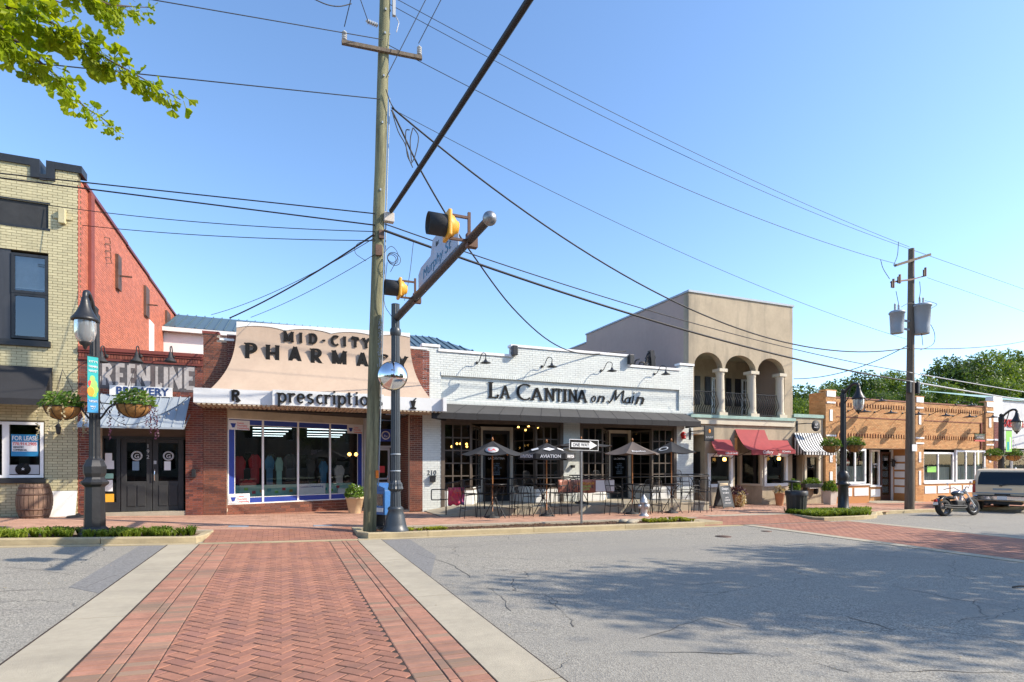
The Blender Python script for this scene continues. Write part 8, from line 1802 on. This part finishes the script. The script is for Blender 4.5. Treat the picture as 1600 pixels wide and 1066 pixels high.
for i, (k, u, v, Y_, s, lab) in enumerate(spec):
    x = X(u, Y_); zt = Z(u, v, Y_); h = HT[k]; sc = s*1.05; z0 = zt-h*sc*.98
    o = tree(k, {'a': 3, 'b': 8, 'c': 15}[k], h, {'a': 6.2, 'b': 5.6, 'c': 6}[k], 13000, .34, (x, Y_, z0), lab, rot=i*1.3, lm='leafd' if k == 'a' else 'leaf', blobs=22, base=.12)
    o.location = (x, Y_, z0); o.scale = (sc, sc, sc)
MB().add([(-200, 40, -1.5), (260, 40, -1.5), (260, 160, 2.0), (-200, 160, 2.0)], [(0, 1, 2, 3)]).build('hill', M['ground'], kind='structure')
# street trees on the near side, right of the view, casting the dappled shade
for i, (x, y, h, s) in enumerate(((17.0, -1.0, 11.6, 1.0), (23.2, -.3, 12.5, 1.05), (29.5, .2, 12, 1.0))):
    o = tree('s', 21, 9, 3.5, 8500, .2, (x, y, rz(x, y)), ('leafy street tree on the near kerb, nearest the crossing', 'leafy street tree on the near kerb, middle of three', 'leafy street tree on the near kerb, farthest along', 'leafy street tree on the near side, set back behind the first')[i], rot=i*2.0, group='street trees on the near side', blobs=30, base=.42); o.location = (x, y, rz(x, y)); o.scale = (s, s, h/9)
for i, (x, y) in enumerate(((-16, -11), (-3, -12), (12, -12), (-30, -10), (34, -12))):
    o = tree('s', 0, 0, 0, 0, 0, (x, y, 0), ('street tree far across the road behind the viewer, %s' % ('left of the red brick building', 'before the red brick building', 'before the orange brick building', 'farthest left', 'farthest right')[i]), rot=i*1.1, group='street trees on the near side'); o.location = (x, y, .1); o.rotation_euler = (0, 0, i*1.7); o.scale = (1, 1, .85+.1*(i % 3))
# ---- ginkgo overhead at upper left
gk = thing('ginkgo_tree', 'ginkgo branches with yellow green fan leaves hanging in at the upper left', 'tree', (-4.6, -1.2, rz(-4.6, -1)))
def lm_():
    mb = MB(); n = 8; pts = [(0, 0, 0)]+[(math.sin(a)*1, math.cos(a)*(1-(.2 if k == 4 else 0)), .14*math.sin(k*2.1)) for k, a in enumerate([math.radians(-58+116*j/n) for j in range(n+1)])]
    mb.add([(x*.04, y*.045, z*.05) for x, y, z in pts], [(0, i+1, i+2) for i in range(n)]); mb.bar((0, 0, 0), (0, -.03, .004), .0022); return mb
leafm = lm_().mesh('leaf'); leafm.materials.append(M['ginkgo'])
def pt(u, v, d):                       # a point d metres ahead
    return Vector((d*(SA+(u-800)/FP*CA), d*(CA-(u-800)/FP*SA), CH+(HV-v)/FP*d))
twigs = [([(-90, -60, 2.2), (-20, 0, 2.15), (60, 25, 2.15), (110, 55, 2.2), (160, 88, 2.25), (200, 110, 2.3), (245, 135, 2.4), (282, 156, 2.45)], 1.0), ([(-60, -10, 2.0), (20, 60, 2.1), (60, 95, 2.2), (95, 125, 2.4), (130, 165, 2.6), (160, 185, 2.8), (183, 208, 2.9)], .8), ([(90, -60, 2.4), (130, -20, 2.4), (165, 5, 2.5), (200, 10, 2.6), (236, 12, 2.7)], .8), ([(150, -40, 2.6), (175, 0, 2.7), (180, 25, 2.8), (180, 42, 2.9)], .7), ([(-80, -30, 2.3), (-20, 20, 2.3), (30, 45, 2.4)], 1), ([(20, -40, 2.5), (60, -10, 2.5), (110, 10, 2.6)], .9)]
rnd = random.Random(4); LV = []; tw = MB()
dens = [1.0, 1.05, 1.0, .8, 1.3, 1.1]
for (P_, s), dn in zip(twigs, dens):
    c = curve([pt(*q) for q in P_], 8); n = len(c); tw.tube(c, [.006*(1-k/n)+.0014 for k in range(n)], 5)
    for k, p in enumerate(c):
        t_ = k/n; cnt = int(round(dn*(5.6*(1-t_)**.8+.9)))
        for j in range(cnt):
            a = Vector((rnd.gauss(0, 1), rnd.gauss(0, 1), rnd.gauss(-.9, 1))).normalized(); sc = s*rnd.uniform(.75, 1.45)*(1-.4*t_); q = p+a*rnd.uniform(.02, .1*(1-t_*.6)); LV.append((q, a, sc))
end = curve([pt(*q) for q in twigs[0][0]], 8)[-1]; LV += [(end+Vector((.02, 0, -.03)), Vector((.4, 0, -1)), 1.0), (end+Vector((-.03, 0, -.05)), Vector((0, .3, -1)), .8), (end+Vector((.03, 0, .01)), Vector((.8, 0, -.4)), .9)]
main = MB().tube(curve([(-4.6, -1.2, 0), (-4.5, -1.1, 1.5), (-4.3, -.9, 3), (-4.1, -.4, 4.4), (-4, 0, 5.5)], 6), [.16-.0045*k for k in range(25)], 12)
for q in ((-90, -60, 2.2), (-60, -10, 2.0), (90, -60, 2.4), (150, -40, 2.6), (-80, -30, 2.3), (20, -40, 2.5)): p = pt(*q); main.tube(curve([(-4.15, -.5, 4.2), ((-4.15+p.x)/2, (-.5+p.y)/2, 4.3), tuple(p)], 6), [.05-.0038*k for k in range(13)], 7)
main.build('trunk', bark, gk); tw.build('twigs', bark, gk)
rest = MB(); og = ORG[gk.name]
def lmat(q, a, sc):
    m = (-a).to_track_quat('Y', 'Z').to_matrix().to_4x4(); m = (a).to_track_quat('Y', 'Z').to_matrix().to_4x4(); return Matrix.Translation(q) @ m @ Matrix.Rotation(rnd.uniform(-1.5, 1.5), 4, 'Y') @ Matrix.Scale(sc, 4)
def vis(q): 
    f = q.x*SA+q.y*CA; r = q.x*CA-q.y*SA
    return f > .3 and 800+FP*r/f > -25 and HV-FP*(q.z-CH)/f > -25
LV.sort(key=lambda l: not vis(l[0])); k_ = 0
src = lm_()
for q, a, sc in LV:
    if k_ < 300 and vis(q):
        o = bpy.data.objects.new('leaf', leafm); COL.objects.link(o); o.matrix_world = Matrix.Translation(-og) @ lmat(q, a, sc); setpar(o, gk); k_ += 1
    else: rest.M = lmat(q, a, sc); rest.add(src.v, src.f)
for i in range(2500):
    c = Vector((rnd.gauss(-4.4, .9), rnd.gauss(-.9, .8), rnd.gauss(5.2, .7))); rest.M = lmat(c, Vector((rnd.gauss(0, 1), rnd.gauss(0, 1), rnd.gauss(-.5, 1))).normalized(), 1.2); rest.add(src.v, src.f)
rest.build('leaves', M['ginkgo'], gk, kind='stuff')
# fallen leaves and twig on the road
mb = MB()
for i in range(420):
    x, y = R.uniform(-6, 16), R.choice((R.uniform(3, 13), R.uniform(12.75, 13.05))); mb.M = Matrix.Translation((x, y, rz(x, y)+.016)) @ Matrix.Rotation(R.uniform(0, 6.3), 4, 'Z') @ Matrix.Rotation(R.uniform(-.3, .3), 4, 'X') @ Matrix.Scale(R.uniform(.25, .55), 4); mb.add(src.v[:8], [f for f in src.f if max(f) < 8])
mb.build('fallen_leaves', M['pflow'], kind='stuff')
x, y = X(1592, 4.75), 4.75; tag(MB().tube([(x-.12, y+.02, rz(x, y)+.02), (x, y, rz(x, y)+.03), (x+.2, y-.05, rz(x, y)+.02)], .012, 6).build('fallen_twig', bark), 'short brown twig lying on the asphalt at the right edge', 'twig')
